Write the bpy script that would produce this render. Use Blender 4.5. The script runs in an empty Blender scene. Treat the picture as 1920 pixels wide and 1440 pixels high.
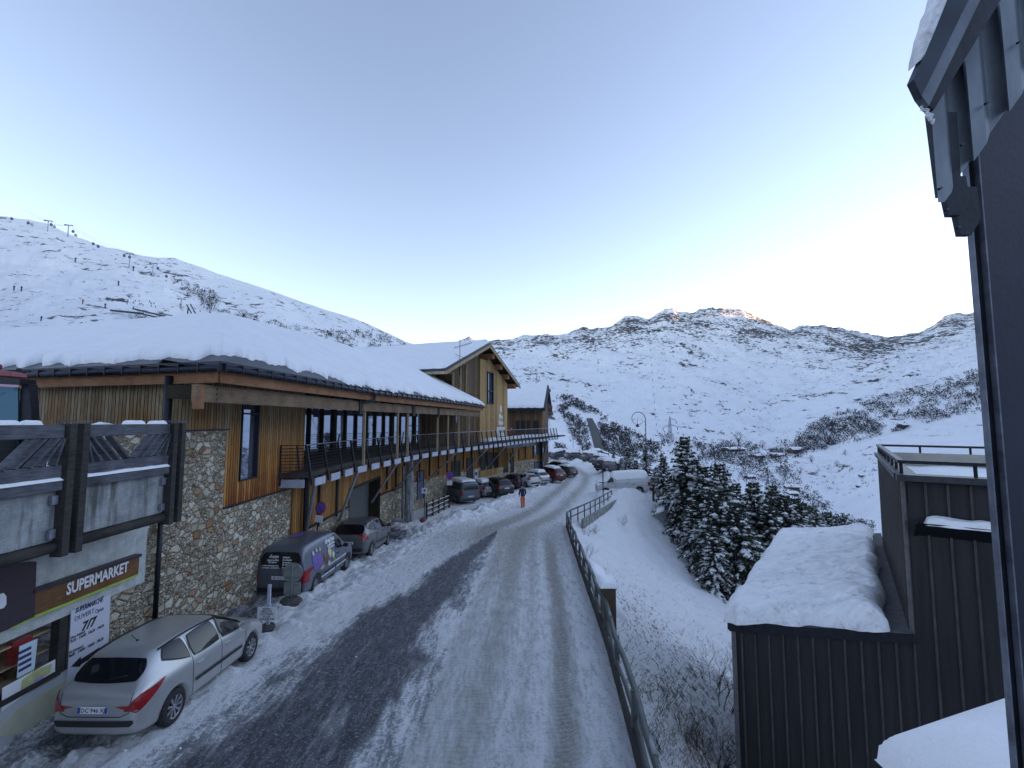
import bpy, bmesh, math, random
import numpy as np
from mathutils import Vector, Matrix, noise as mnoise
from mathutils.bvhtree import BVHTree

scn = bpy.context.scene
# ------------------------------------------------------------------ camera
F = 870.0                      # focal length in pixels of a 1920 px wide frame
PITCH = math.radians(4.6)
cam_d = bpy.data.cameras.new("camera")
cam = bpy.data.objects.new("camera", cam_d)
scn.collection.objects.link(cam)
cam_d.sensor_width = 36.0
cam_d.lens = 36.0 * F / 1920.0
cam_d.clip_start = 0.05
cam_d.clip_end = 40000
cam.location = (0, 0, 0)
cam.rotation_euler = (math.radians(90) + PITCH, 0, 0)
scn.camera = cam
# ------------------------------------------------------------------ light
SUN_EL = math.radians(9.0)
SUN_AZ = math.radians(78.0)     # clockwise from +Y
w = bpy.data.worlds.new("World"); scn.world = w; w.use_nodes = True
nt = w.node_tree; nt.nodes.clear()
sky = nt.nodes.new('ShaderNodeTexSky'); sky.sky_type = 'NISHITA'; sky.sun_disc = False
sky.sun_elevation = SUN_EL; sky.sun_rotation = SUN_AZ
sky.altitude = 1200; sky.air_density = 1.0; sky.dust_density = 0.2; sky.ozone_density = 3.5
bgn = nt.nodes.new('ShaderNodeBackground'); bgn.inputs['Strength'].default_value = 0.15
outn = nt.nodes.new('ShaderNodeOutputWorld')
nt.links.new(sky.outputs[0], bgn.inputs[0]); nt.links.new(bgn.outputs[0], outn.inputs[0])
sl = bpy.data.lights.new("sun", 'SUN'); sl.energy = 2.2; sl.angle = math.radians(0.5); sl.color = (1.0, 0.88, 0.74)
so = bpy.data.objects.new("sun", sl); scn.collection.objects.link(so)
sdir = Vector((math.sin(SUN_AZ) * math.cos(SUN_EL), math.cos(SUN_AZ) * math.cos(SUN_EL), math.sin(SUN_EL)))
so.rotation_euler = sdir.to_track_quat('Z', 'Y').to_euler()
scn.view_settings.view_transform = 'Standard'
scn.view_settings.look = 'None'
scn.view_settings.exposure = 2.2
scn.view_settings.use_white_balance = True; scn.view_settings.white_balance_temperature = 12000; scn.view_settings.white_balance_tint = 28   # the camera's own white balance
scn.view_settings.gamma = 1.0
scn.view_settings.use_curve_mapping = False
scn.cycles.max_bounces = 6
scn.cycles.diffuse_bounces = 5
scn.cycles.glossy_bounces = 3
scn.cycles.transmission_bounces = 4
scn.cycles.transparent_max_bounces = 6

# ------------------------------------------------------------------ geometry helpers
CPI, SPI = math.cos(PITCH), math.sin(PITCH)
def ray(px, py):
    u = (px - 960) / F; v = (720 - py) / F
    return Vector((u, CPI - v * SPI, SPI + v * CPI))
def at(px, py, Y):                       # point of the place seen at a pixel, at a given distance
    d = ray(px, py); return d * (Y / d.y)
def atz(px, py, z):
    d = ray(px, py); return d * (z / d.z)
def onplane(px, py, p0, n):              # intersection of a sight line with a wall plane
    d = ray(px, py); n = Vector(n); return d * (n.dot(Vector(p0)) / n.dot(d))
def proj(p):
    p = Vector(p); f = p.y * CPI + p.z * SPI; up = -p.y * SPI + p.z * CPI
    return 960 + F * p.x / f, 720 - F * up / f
def lerp(a, b, t): return a + (b - a) * t
def interp(x, xs, ys): return float(np.interp(x, xs, ys))

def tag(o, label=None, cat=None, group=None, kind=None):
    if label: o['label'] = label
    if cat: o['category'] = cat
    if group: o['group'] = group
    if kind: o['kind'] = kind
    return o
def thing(name, label, cat, loc=(0, 0, 0), rotz=0.0, group=None):
    o = bpy.data.objects.new(name, None); scn.collection.objects.link(o)
    o.location = loc; o.rotation_euler = (0, 0, rotz); o.empty_display_size = 0.2
    return tag(o, label, cat, group)
def set_smooth(me, v=True):
    me.polygons.foreach_set('use_smooth', [v] * len(me.polygons))
def auto_uv(me):
    """metres along the wall / height, or plan metres on flat faces"""
    uvl = me.uv_layers.new(name='UVMap')
    co = np.empty(len(me.vertices) * 3); me.vertices.foreach_get('co', co); co = co.reshape(-1, 3)
    nl = len(me.loops)
    vi = np.empty(nl, dtype=np.int32); me.loops.foreach_get('vertex_index', vi)
    npoly = len(me.polygons)
    nor = np.empty(npoly * 3); me.polygons.foreach_get('normal', nor); nor = nor.reshape(-1, 3)
    lt = np.empty(npoly, dtype=np.int32); me.polygons.foreach_get('loop_total', lt)
    pn = np.repeat(nor, lt, axis=0)
    c = co[vi]
    hor = np.abs(pn[:, 2]) < 0.75
    tx = -pn[:, 1]; ty = pn[:, 0]
    ln = np.sqrt(tx * tx + ty * ty) + 1e-9
    u = np.where(hor, (c[:, 0] * tx + c[:, 1] * ty) / ln, c[:, 0])
    v = np.where(hor, c[:, 2], c[:, 1])
    uvl.data.foreach_set('uv', np.stack([u, v], axis=1).ravel())

class MB:
    def __init__(self): self.v = []; self.f = []
    def add(self, vs, fs):
        n = len(self.v); self.v += [tuple(p) for p in vs]; self.f += [tuple(i + n for i in f) for f in fs]
        return self
    def quad(self, a, b, c, d): return self.add([a, b, c, d], [(0, 1, 2, 3)])
    def box(self, c, s, rot=None):
        x, y, z = s[0] / 2, s[1] / 2, s[2] / 2
        vs = [Vector(p) for p in ((-x, -y, -z), (x, -y, -z), (x, y, -z), (-x, y, -z), (-x, -y, z), (x, -y, z), (x, y, z), (-x, y, z))]
        if rot is not None:
            if not isinstance(rot, Matrix): rot = Matrix.Rotation(rot, 3, 'Z')
            vs = [rot @ p for p in vs]
        c = Vector(c)
        return self.add([p + c for p in vs], [(0, 3, 2, 1), (4, 5, 6, 7), (0, 1, 5, 4), (1, 2, 6, 5), (2, 3, 7, 6), (3, 0, 4, 7)])
    def bar(self, a, b, w, h=None, up=(0, 0, 1)):
        a = Vector(a); b = Vector(b); d = b - a; L = d.length
        if L < 1e-6: return self
        d.normalize(); up = Vector(up)
        if abs(d.dot(up)) > 0.99: up = Vector((0, 1, 0)) if abs(d.y) < .9 else Vector((1, 0, 0))
        s = d.cross(up).normalized(); u = s.cross(d).normalized()
        h = w if h is None else h
        m = Matrix((s, d, u)).transposed()
        return self.box((a + b) / 2, (w, L, h), m)
    def tube(self, pts, r, n=6, close=True):
        pts = [Vector(p) for p in pts]; k = len(pts)
        rs = r if isinstance(r, (list, tuple)) else [r] * k
        ring = []
        pu = None
        for i, p in enumerate(pts):
            d = (pts[min(i + 1, k - 1)] - pts[max(i - 1, 0)])
            if d.length < 1e-9: d = Vector((0, 0, 1))
            d.normalize()
            if pu is None: pu = Vector((0, 0, 1)) if abs(d.z) < .9 else Vector((1, 0, 0))
            s = d.cross(pu).normalized(); pu = s.cross(d).normalized()
            ring.append([p + (s * math.cos(2 * math.pi * j / n) + pu * math.sin(2 * math.pi * j / n)) * rs[i] for j in range(n)])
        vs = [q for rr in ring for q in rr]; fs = []
        for i in range(k - 1):
            for j in range(n):
                a = i * n + j; b = i * n + (j + 1) % n
                fs.append((a, b, b + n, a + n))
        if close and n > 2:
            fs.append(tuple(reversed(range(n)))); fs.append(tuple(range((k - 1) * n, k * n)))
        return self.add(vs, fs)
    def prism(self, poly, z0, z1):       # poly: list of (x,y); z0,z1 numbers or lists
        n = len(poly)
        za = z0 if isinstance(z0, (list, tuple)) else [z0] * n
        zb = z1 if isinstance(z1, (list, tuple)) else [z1] * n
        vs = [(p[0], p[1], a) for p, a in zip(poly, za)] + [(p[0], p[1], b) for p, b in zip(poly, zb)]
        fs = [tuple(reversed(range(n))), tuple(range(n, 2 * n))]
        for i in range(n):
            j = (i + 1) % n; fs.append((i, j, j + n, i + n))
        return self.add(vs, fs)
    def extrude(self, poly3, off):       # planar 3-D polygon pushed along off
        n = len(poly3); off = Vector(off); a = [Vector(p) for p in poly3]
        fs = [tuple(reversed(range(n))), tuple(range(n, 2 * n))]
        for i in range(n):
            j = (i + 1) % n; fs.append((i, j, j + n, i + n))
        return self.add(a + [p + off for p in a], fs)
    def lathe(self, prof, n=24, axis='Z', c=(0, 0, 0)):   # prof: (r, h)
        vs = []; fs = []; c = Vector(c)
        for (r, h) in prof:
            for j in range(n):
                a = 2 * math.pi * j / n; x, y = r * math.cos(a), r * math.sin(a)
                p = {'Z': Vector((x, y, h)), 'X': Vector((h, x, y)), 'Y': Vector((x, h, y))}[axis]
                vs.append(p + c)
        for i in range(len(prof) - 1):
            for j in range(n):
                a = i * n + j; b = i * n + (j + 1) % n
                fs.append((a, b, b + n, a + n))
        return self.add(vs, fs)
    def islands(self):
        par = list(range(len(self.v)))
        def find(x):
            while par[x] != x: par[x] = par[par[x]]; x = par[x]
            return x
        for f in self.f:
            for i in f[1:]: par[find(i)] = find(f[0])
        out = {}
        for f in self.f: out.setdefault(find(f[0]), []).append(f)
        res = []
        for fs in out.values():
            ids = sorted({i for f in fs for i in f}); mp = {i: k for k, i in enumerate(ids)}
            m = MB(); m.v = [self.v[i] for i in ids]; m.f = [tuple(mp[i] for i in f) for f in fs]; res.append(m)
        return res
    def build(self, name, mat, parent=None, smooth=False, uv=True, recalc=True, bevel=0.0):
        me = bpy.data.meshes.new(name); me.from_pydata(self.v, [], self.f)
        if recalc:
            bm = bmesh.new(); bm.from_mesh(me); bmesh.ops.recalc_face_normals(bm, faces=bm.faces[:])
            if bevel > 0:
                bmesh.ops.remove_doubles(bm, verts=bm.verts[:], dist=1e-5)
                bmesh.ops.bevel(bm, geom=bm.edges[:], offset=bevel, segments=1, affect='EDGES', clamp_overlap=True)
            bm.to_mesh(me); bm.free()
        me.update()
        if uv: auto_uv(me)
        return link(name, me, mat, parent, smooth)
def link(name, me, mat, parent=None, smooth=False):
    if smooth: set_smooth(me)
    if mat is not None:
        for m in (mat if isinstance(mat, (list, tuple)) else [mat]): me.materials.append(m)
    o = bpy.data.objects.new(name, me); scn.collection.objects.link(o)
    if parent is not None: o.parent = parent
    return o
def grid_mesh(name, P, mat, parent=None, smooth=True, attrs=None, wrap=False):
    """P: (rows, cols, 3) numpy array"""
    P = np.asarray(P, dtype=np.float32); r, c = P.shape[:2]
    me = bpy.data.meshes.new(name)
    idx = np.arange(r * c).reshape(r, c)
    a = idx[:-1, :-1].ravel(); b = idx[:-1, 1:].ravel(); d = idx[1:, 1:].ravel(); e = idx[1:, :-1].ravel()
    quads = np.stack([a, b, d, e], axis=1)
    me.vertices.add(r * c); me.vertices.foreach_set('co', P.ravel())
    me.loops.add(len(quads) * 4); me.loops.foreach_set('vertex_index', quads.ravel().astype(np.int32))
    me.polygons.add(len(quads))
    me.polygons.foreach_set('loop_start', np.arange(0, len(quads) * 4, 4, dtype=np.int32))
    me.polygons.foreach_set('loop_total', np.full(len(quads), 4, dtype=np.int32))
    me.update(calc_edges=True); me.validate()
    if attrs:
        for k, arr in attrs.items():
            at_ = me.attributes.new(k, 'FLOAT', 'POINT'); at_.data.foreach_set('value', np.asarray(arr, dtype=np.float32).ravel())
    return link(name, me, mat, parent, smooth)
def copy_tree(o, parent=None):
    c = o.copy(); scn.collection.objects.link(c)
    if parent is not None: c.parent = parent
    for ch in [x for x in o.children]: copy_tree(ch, c)
    return c
# value-noise fbm in numpy
_rng = np.random.RandomState(7)
_tab = _rng.rand(256, 256)
def vnoise(x, y):
    xi = np.floor(x).astype(int); yi = np.floor(y).astype(int)
    fx = x - xi; fy = y - yi
    fx = fx * fx * (3 - 2 * fx); fy = fy * fy * (3 - 2 * fy)
    a = _tab[xi & 255, yi & 255]; b = _tab[(xi + 1) & 255, yi & 255]
    c = _tab[xi & 255, (yi + 1) & 255]; d = _tab[(xi + 1) & 255, (yi + 1) & 255]
    return (a * (1 - fx) + b * fx) * (1 - fy) + (c * (1 - fx) + d * fx) * fy - 0.5
def fbm(x, y, oct=4, s=0.5):
    t = 0; a = 1.0
    for i in range(oct):
        t = t + a * vnoise(x + 17.3 * i, y - 9.1 * i); x = x * 2.03; y = y * 2.03; a *= s
    return t
def snow_patch(name, c00, c10, c11, c01, nu, nv, th, mat, parent=None, edge=0.25, amp=0.03, fr=1.2, sag=0.0, ragged=0.0, seed=0):
    """a blanket of snow on the quad c00-c10-c11-c01 : rounded rim, uneven top, closed below"""
    c00, c10, c11, c01 = [np.array(Vector(c)) for c in (c00, c10, c11, c01)]
    U, V = np.meshgrid(np.linspace(0, 1, nu), np.linspace(0, 1, nv))
    Lu = np.linalg.norm(c10 - c00); Lv = np.linalg.norm(c01 - c00)
    U2 = U.copy(); V2 = V.copy()
    if ragged > 0:
        n1 = fbm(U * Lu * 2.5 + seed, V * 0 + 3.1 + seed, 3); V2 = V + (ragged / Lv) * n1 * (1 - V) ** 2 * 2
        n2 = fbm(V * Lv * 2.5 + seed, U * 0 + 8.1 + seed, 3); U2 = U + (ragged / Lu) * n2 * (1 - np.minimum(U, 1 - U) * 2) * 1
    Pb = (c00[None, None] * ((1 - U2) * (1 - V2))[..., None] + c10[None, None] * (U2 * (1 - V2))[..., None]
          + c11[None, None] * (U2 * V2)[..., None] + c01[None, None] * ((1 - U2) * V2)[..., None])
    d = np.minimum(np.minimum(U, 1 - U) * Lu, np.minimum(V, 1 - V) * Lv)
    t = np.clip(d / edge, 0, 1); h = th * np.sqrt(np.clip(1 - (1 - t) ** 2, 0, 1))
    nz = fbm(Pb[..., 0] * fr + seed, Pb[..., 1] * fr - seed, 4) * amp
    top = Pb.copy(); top[..., 2] += h + nz * t
    rim = np.zeros_like(U, bool); rim[0] = rim[-1] = True; rim[:, 0] = rim[:, -1] = True
    top[..., 2] = np.where(rim, Pb[..., 2] - 0.005, top[..., 2])
    return grid_mesh(name, top, mat, parent)
# ------------------------------------------------------------------ materials
def mat_new(name):
    m = bpy.data.materials.new(name); m.use_nodes = True
    nt = m.node_tree; b = nt.nodes['Principled BSDF']
    return m, nt, b
def N(nt, t, **kw):
    n = nt.nodes.new(t)
    for k, v in kw.items():
        if k in ('inp',):
            for kk, vv in v.items(): n.inputs[kk].default_value = vv
        else: setattr(n, k, v)
    return n
def ramp(nt, fac, stops):
    r = nt.nodes.new('ShaderNodeValToRGB'); e = r.color_ramp.elements
    while len(e) < len(stops): e.new(0.5)
    for i, (p, c) in enumerate(stops):
        e[i].position = p; e[i].color = (*c, 1) if len(c) == 3 else c
    nt.links.new(fac, r.inputs[0]); return r.outputs[0]
def mixc(nt, fac, a, b, mode='MIX'):
    m = nt.nodes.new('ShaderNodeMix'); m.data_type = 'RGBA'; m.blend_type = mode
    for s, v in ((m.inputs['Factor'], fac), (m.inputs['A'], a), (m.inputs['B'], b)):
        if isinstance(v, (int, float)): s.default_value = v
        elif isinstance(v, (tuple, list)): s.default_value = (*v, 1) if len(v) == 3 else v
        else: nt.links.new(v, s)
    return m.outputs['Result']
def mth(nt, op, a, b=0.0, c=None, clamp=False):
    m = nt.nodes.new('ShaderNodeMath'); m.operation = op; m.use_clamp = clamp
    for i, v in enumerate((a, b) if c is None else (a, b, c)):
        if isinstance(v, (int, float)): m.inputs[i].default_value = v
        else: nt.links.new(v, m.inputs[i])
    return m.outputs[0]
def bump(nt, b, h, dist=0.02, strength=1.0):
    n = nt.nodes.new('ShaderNodeBump'); n.inputs['Strength'].default_value = strength; n.inputs['Distance'].default_value = dist
    nt.links.new(h, n.inputs['Height']); nt.links.new(n.outputs[0], b.inputs['Normal']); return n
def noise_tex(nt, vec, scale, detail=4, rough=0.55, out='Fac', dist=0.0):
    n = nt.nodes.new('ShaderNodeTexNoise'); n.inputs['Scale'].default_value = scale
    n.inputs['Detail'].default_value = detail; n.inputs['Roughness'].default_value = rough; n.inputs['Distortion'].default_value = dist
    if vec is not None: nt.links.new(vec, n.inputs['Vector'])
    return n.outputs[out]
def mapping(nt, vec, scale=(1, 1, 1), loc=(0, 0, 0), rot=(0, 0, 0)):
    m = nt.nodes.new('ShaderNodeMapping'); m.inputs['Scale'].default_value = scale
    m.inputs['Location'].default_value = loc; m.inputs['Rotation'].default_value = rot
    nt.links.new(vec, m.inputs['Vector']); return m.outputs[0]
def texco(nt, out='Object'): return nt.nodes.new('ShaderNodeTexCoord').outputs[out]
def geopos(nt): return nt.nodes.new('ShaderNodeNewGeometry').outputs['Position']
def attr(nt, name):
    a = nt.nodes.new('ShaderNodeAttribute'); a.attribute_name = name; return a.outputs['Fac']

def simple(name, col, rough=0.6, metal=0.0, var=0.0, vscale=8.0, bmp=0.0, bscale=30.0, col2=None, spec=None, stretch=(1, 1, 1)):
    m, nt, b = mat_new(name)
    b.inputs['Roughness'].default_value = rough; b.inputs['Metallic'].default_value = metal
    if spec is not None: b.inputs['Specular IOR Level'].default_value = spec
    b.inputs['Base Color'].default_value = (*col, 1)
    tc = texco(nt, 'Object')
    if stretch != (1, 1, 1): tc = mapping(nt, tc, stretch)
    if var > 0 or col2:
        f = noise_tex(nt, tc, vscale, 5, 0.6)
        f = ramp(nt, f, [(0.3, (0, 0, 0)), (0.7, (1, 1, 1))])
        c2 = col2 if col2 else tuple(min(1, c * (1 + var)) for c in col)
        c1 = col if col2 else tuple(c * (1 - var) for c in col)
        nt.links.new(mixc(nt, f, c1, c2), b.inputs['Base Color'])
    if bmp > 0: bump(nt, b, noise_tex(nt, tc, bscale, 4, 0.6), bmp)
    return m

def mat_snow(name='fresh_snow', dirty=0.0, scale=1.0):
    m, nt, b = mat_new(name)
    p = geopos(nt)
    n1 = noise_tex(nt, p, 1.3 * scale, 5, 0.55)
    base = ramp(nt, n1, [(0.3, (0.84, 0.85, 0.87)), (0.7, (0.91, 0.92, 0.93))])
    if dirty > 0:
        n2 = noise_tex(nt, p, 3.0, 8, 0.75)
        k = ramp(nt, n2, [(0.62 - dirty * 0.3, (0, 0, 0)), (0.75, (1, 1, 1))])
        base = mixc(nt, k, base, (0.33, 0.29, 0.24))
    nt.links.new(base, b.inputs['Base Color'])
    b.inputs['Roughness'].default_value = 0.75; b.inputs['Specular IOR Level'].default_value = 0.25
    h = mth(nt, 'ADD', noise_tex(nt, p, 3.2, 4, 0.5), mth(nt, 'MULTIPLY', noise_tex(nt, p, 22, 4, 0.6), 0.25))
    bump(nt, b, h, 0.06)
    return m
M = {}
M['snow'] = mat_snow()
M['snow_dirty'] = mat_snow('settled_snow', 0.5)

def mat_boards(name, pitch=0.14, c_top=(0.20, 0.165, 0.12), c_bot=(0.33, 0.13, 0.05), c_mid=(0.36, 0.22, 0.10), z0=-2.5, z1=0.8, groove=0.16, dark=1.0, depth=0.02):
    """vertical timber cladding, greyed under the eave and redder below"""
    m, nt, b = mat_new(name)
    uv = nt.nodes.new('ShaderNodeUVMap').outputs[0]
    s = nt.nodes.new('ShaderNodeSeparateXYZ'); nt.links.new(uv, s.inputs[0])
    u = mth(nt, 'MULTIPLY', s.outputs['X'], 1 / pitch)
    fr = mth(nt, 'FRACT', u); cell = mth(nt, 'FLOOR', u)
    wn = nt.nodes.new('ShaderNodeTexWhiteNoise'); wn.noise_dimensions = '1D'; nt.links.new(cell, wn.inputs['W'])
    rnd = wn.outputs['Value']
    t = mth(nt, 'MULTIPLY', mth(nt, 'SUBTRACT', s.outputs['Y'], z0), 1 / (z1 - z0))
    cl = nt.nodes.new('ShaderNodeCombineXYZ'); nt.links.new(mth(nt, 'MULTIPLY', s.outputs['X'], 0.9), cl.inputs[0]); nt.links.new(s.outputs['Y'], cl.inputs[1])
    big = noise_tex(nt, cl.outputs[0], 0.9, 3, 0.6)
    t2 = mth(nt, 'ADD', t, mth(nt, 'ADD', mth(nt, 'MULTIPLY', mth(nt, 'SUBTRACT', big, 0.5), 0.7), mth(nt, 'MULTIPLY', mth(nt, 'SUBTRACT', rnd, 0.5), 0.3)))
    col = ramp(nt, t2, [(0.0, c_bot), (0.45, c_mid), (1.0, c_top)])
    gr = nt.nodes.new('ShaderNodeCombineXYZ'); nt.links.new(mth(nt, 'MULTIPLY', s.outputs['X'], 40), gr.inputs[0]); nt.links.new(mth(nt, 'MULTIPLY', s.outputs['Y'], 2.5), gr.inputs[1]); nt.links.new(rnd, gr.inputs[2])
    g = noise_tex(nt, gr.outputs[0], 1.0, 5, 0.65)
    col = mixc(nt, 1.0, col, ramp(nt, g, [(0.25, (0.35, 0.33, 0.32)), (0.6, (1.1, 1.08, 1.05))]), 'MULTIPLY')
    br = mth(nt, 'ADD', mth(nt, 'MULTIPLY', rnd, 0.55), 0.72)
    cb = nt.nodes.new('ShaderNodeCombineXYZ')
    for i in range(3): nt.links.new(br, cb.inputs[i])
    col = mixc(nt, 1.0, col, cb.outputs[0], 'MULTIPLY')
    gm = mth(nt, 'LESS_THAN', fr, groove)
    col = mixc(nt, gm, col, (0.018 * dark, 0.013 * dark, 0.01 * dark))
    nt.links.new(col, b.inputs['Base Color'])
    b.inputs['Roughness'].default_value = 0.8; b.inputs['Specular IOR Level'].default_value = 0.2
    prof = ramp(nt, fr, [(0.0, (0, 0, 0)), (groove, (0, 0, 0)), (groove + 0.05, (1, 1, 1)), (1.0, (0.9, 0.9, 0.9))])
    bump(nt, b, mth(nt, 'ADD', prof, mth(nt, 'MULTIPLY', g, 0.15)), depth)
    return m
M['boards'] = mat_boards('timber_cladding', 0.13, (0.34, 0.24, 0.15), (0.36, 0.085, 0.03), (0.56, 0.21, 0.062), -3.0, 0.6)
M['boards_low'] = mat_boards('lower_timber_cladding', 0.16, (0.48, 0.23, 0.09), (0.40, 0.12, 0.045), (0.52, 0.20, 0.065), -6.5, -2.0)
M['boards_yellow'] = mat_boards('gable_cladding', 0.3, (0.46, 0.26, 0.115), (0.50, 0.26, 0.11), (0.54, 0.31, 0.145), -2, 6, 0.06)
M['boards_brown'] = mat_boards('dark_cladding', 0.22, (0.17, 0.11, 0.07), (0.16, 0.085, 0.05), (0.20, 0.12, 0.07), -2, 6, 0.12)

def mat_timber(name, c1, c2, stretch=(1, 1, 1), rough=0.75, gscale=6):
    m, nt, b = mat_new(name)
    uv = nt.nodes.new('ShaderNodeUVMap').outputs[0]
    p = mapping(nt, uv, (1.2, 14, 1))
    g = noise_tex(nt, p, gscale * 0.4, 6, 0.65, dist=0.6)
    n2 = noise_tex(nt, texco(nt), 1.5, 4, 0.6)
    f = mth(nt, 'MULTIPLY', mth(nt, 'ADD', g, n2), 0.5)
    nt.links.new(ramp(nt, f, [(0.35, c1), (0.62, c2)]), b.inputs['Base Color'])
    b.inputs['Roughness'].default_value = rough; b.inputs['Specular IOR Level'].default_value = 0.2
    bump(nt, b, g, 0.01)
    return m
M['beam'] = mat_timber('glulam_beam', (0.13, 0.07, 0.045), (0.30, 0.19, 0.12))
M['beam_red'] = mat_timber('red_fascia_board', (0.22, 0.075, 0.04), (0.44, 0.19, 0.10))
M['grey_wood'] = mat_timber('weathered_plank', (0.03, 0.035, 0.045), (0.15, 0.16, 0.18))
M['dark_wood'] = mat_timber('dark_post_timber', (0.02, 0.018, 0.018), (0.075, 0.065, 0.06))
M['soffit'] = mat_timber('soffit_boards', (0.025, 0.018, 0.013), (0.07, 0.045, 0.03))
M['pale_wood'] = mat_timber('pale_post_timber', (0.30, 0.19, 0.11), (0.50, 0.36, 0.24))
M['deck_wood'] = mat_timber('deck_boards', (0.03, 0.022, 0.02), (0.085, 0.06, 0.05))

def mat_stone():
    m, nt, b = mat_new('rubble_stone')
    uv = nt.nodes.new('ShaderNodeUVMap').outputs[0]
    wob = noise_tex(nt, uv, 4.0, 5, 0.75, 'Color')
    vm = nt.nodes.new('ShaderNodeVectorMath'); vm.operation = 'SCALE'; nt.links.new(wob, vm.inputs[0]); vm.inputs['Scale'].default_value = 0.16
    va = nt.nodes.new('ShaderNodeVectorMath'); va.operation = 'ADD'; nt.links.new(uv, va.inputs[0]); nt.links.new(vm.outputs[0], va.inputs[1])
    p = mapping(nt, va.outputs[0], (5.2, 8.2, 1))
    def vor(sc):
        v = nt.nodes.new('ShaderNodeTexVoronoi'); v.voronoi_dimensions = '2D'; v.feature = 'F1'; v.inputs['Scale'].default_value = sc; nt.links.new(p, v.inputs['Vector'])
        e = nt.nodes.new('ShaderNodeTexVoronoi'); e.voronoi_dimensions = '2D'; e.feature = 'DISTANCE_TO_EDGE'; e.inputs['Scale'].default_value = sc; nt.links.new(p, e.inputs['Vector'])
        q = nt.nodes.new('ShaderNodeSeparateColor'); nt.links.new(v.outputs['Color'], q.inputs[0]); return q, e.outputs['Distance']
    s1, e1_ = vor(0.72); s2, e2_ = vor(1.75)       # some big blocks, the rest broken into small stones
    sel = mth(nt, 'GREATER_THAN', s1.outputs[2], 0.42)
    cellr = mth(nt, 'ADD', mth(nt, 'MULTIPLY', s1.outputs[0], mth(nt, 'SUBTRACT', 1.0, sel)), mth(nt, 'MULTIPLY', s2.outputs[0], sel))
    cellg = mth(nt, 'ADD', mth(nt, 'MULTIPLY', s1.outputs[1], mth(nt, 'SUBTRACT', 1.0, sel)), mth(nt, 'MULTIPLY', s2.outputs[1], sel))
    dist = mth(nt, 'MINIMUM', e1_, mth(nt, 'ADD', mth(nt, 'MULTIPLY', e2_, sel), mth(nt, 'SUBTRACT', 1.0, sel)))
    col = ramp(nt, cellr, [(0.0, (0.52, 0.44, 0.33)), (0.20, (0.76, 0.70, 0.58)), (0.38, (0.36, 0.28, 0.20)), (0.52, (0.66, 0.58, 0.46)), (0.66, (0.84, 0.80, 0.70)), (0.78, (0.44, 0.18, 0.09)), (0.86, (0.76, 0.70, 0.59)), (1.0, (0.46, 0.28, 0.15))])
    f = noise_tex(nt, uv, 26, 6, 0.7)
    col = mixc(nt, 1.0, col, ramp(nt, f, [(0.25, (0.42, 0.38, 0.34)), (0.62, (1.15, 1.12, 1.08))]), 'MULTIPLY')
    w_ = noise_tex(nt, uv, 14, 3, 0.6)
    ed = mth(nt, 'ADD', dist, mth(nt, 'MULTIPLY', mth(nt, 'SUBTRACT', w_, 0.5), 0.14))
    k = ramp(nt, ed, [(0.015, (0, 0, 0)), (0.060, (1, 1, 1))])
    col = mixc(nt, k, ramp(nt, w_, [(.4, (.07, .052, .038)), (.6, (.30, .25, .19))]), col)
    nt.links.new(col, b.inputs['Base Color'])
    b.inputs['Roughness'].default_value = 0.85; b.inputs['Specular IOR Level'].default_value = 0.25
    hh = mth(nt, 'ADD', ramp(nt, ed, [(0.02, (0, 0, 0)), (0.2, (1, 1, 1))]), mth(nt, 'ADD', mth(nt, 'MULTIPLY', cellg, 0.6), mth(nt, 'MULTIPLY', f, 0.5)))
    bump(nt, b, hh, 0.05)
    return m
M['stone'] = mat_stone()
def mat_concrete(name, c1, c2, streak=0.0, scale=2.0):
    m, nt, b = mat_new(name)
    uv = nt.nodes.new('ShaderNodeUVMap').outputs[0]
    a = noise_tex(nt, uv, scale, 7, 0.7)
    col = ramp(nt, a, [(0.32, c1), (0.66, c2)])
    s = noise_tex(nt, mapping(nt, uv, (5, 0.5, 1)), 1.0, 4, 0.6)
    if streak > 0:
        k = ramp(nt, s, [(0.50, (0, 0, 0)), (0.66, (1, 1, 1))])
        col = mixc(nt, mth(nt, 'MULTIPLY', k, streak), col, (0.07, 0.065, 0.05))
    f = noise_tex(nt, uv, 40, 5, 0.7)
    col = mixc(nt, 1.0, col, ramp(nt, f, [(0.3, (0.72, 0.72, 0.72)), (0.65, (1.1, 1.1, 1.1))]), 'MULTIPLY')
    nt.links.new(col, b.inputs['Base Color']); b.inputs['Roughness'].default_value = 0.85
    bump(nt, b, mth(nt, 'ADD', a, mth(nt, 'MULTIPLY', f, 0.4)), 0.012)
    return m
M['concrete'] = mat_concrete('stained_concrete', (0.15, 0.17, 0.19), (0.42, 0.45, 0.44), 0.85)
M['plaster'] = mat_concrete('rough_plaster', (0.36, 0.40, 0.39), (0.62, 0.65, 0.62), 0.12, 3.5)
M['metal_dark'] = simple('dark_painted_metal', (0.022, 0.026, 0.034), 0.45, 0.6, 0.3, 12, 0.002, 40)
M['metal_gutter'] = simple('gutter_metal', (0.035, 0.045, 0.06), 0.4, 0.7, 0.25, 6)
M['galv'] = simple('galvanised_steel', (0.30, 0.34, 0.40), 0.45, 0.8, 0.2, 10)
M['galv_plate'] = simple('painted_steel_plate', (0.42, 0.48, 0.58), 0.5, 0.1, 0.15, 5)
M['rail_metal'] = simple('dark_railing_steel', (0.03, 0.03, 0.036), 0.5, 0.4, 0.3, 9)
M['rubber'] = simple('tyre_rubber', (0.022, 0.022, 0.024), 0.85, 0, 0.3, 20, 0.003, 60)
M['plastic'] = simple('black_plastic', (0.02, 0.021, 0.023), 0.55, 0, 0.2, 14)
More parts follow.
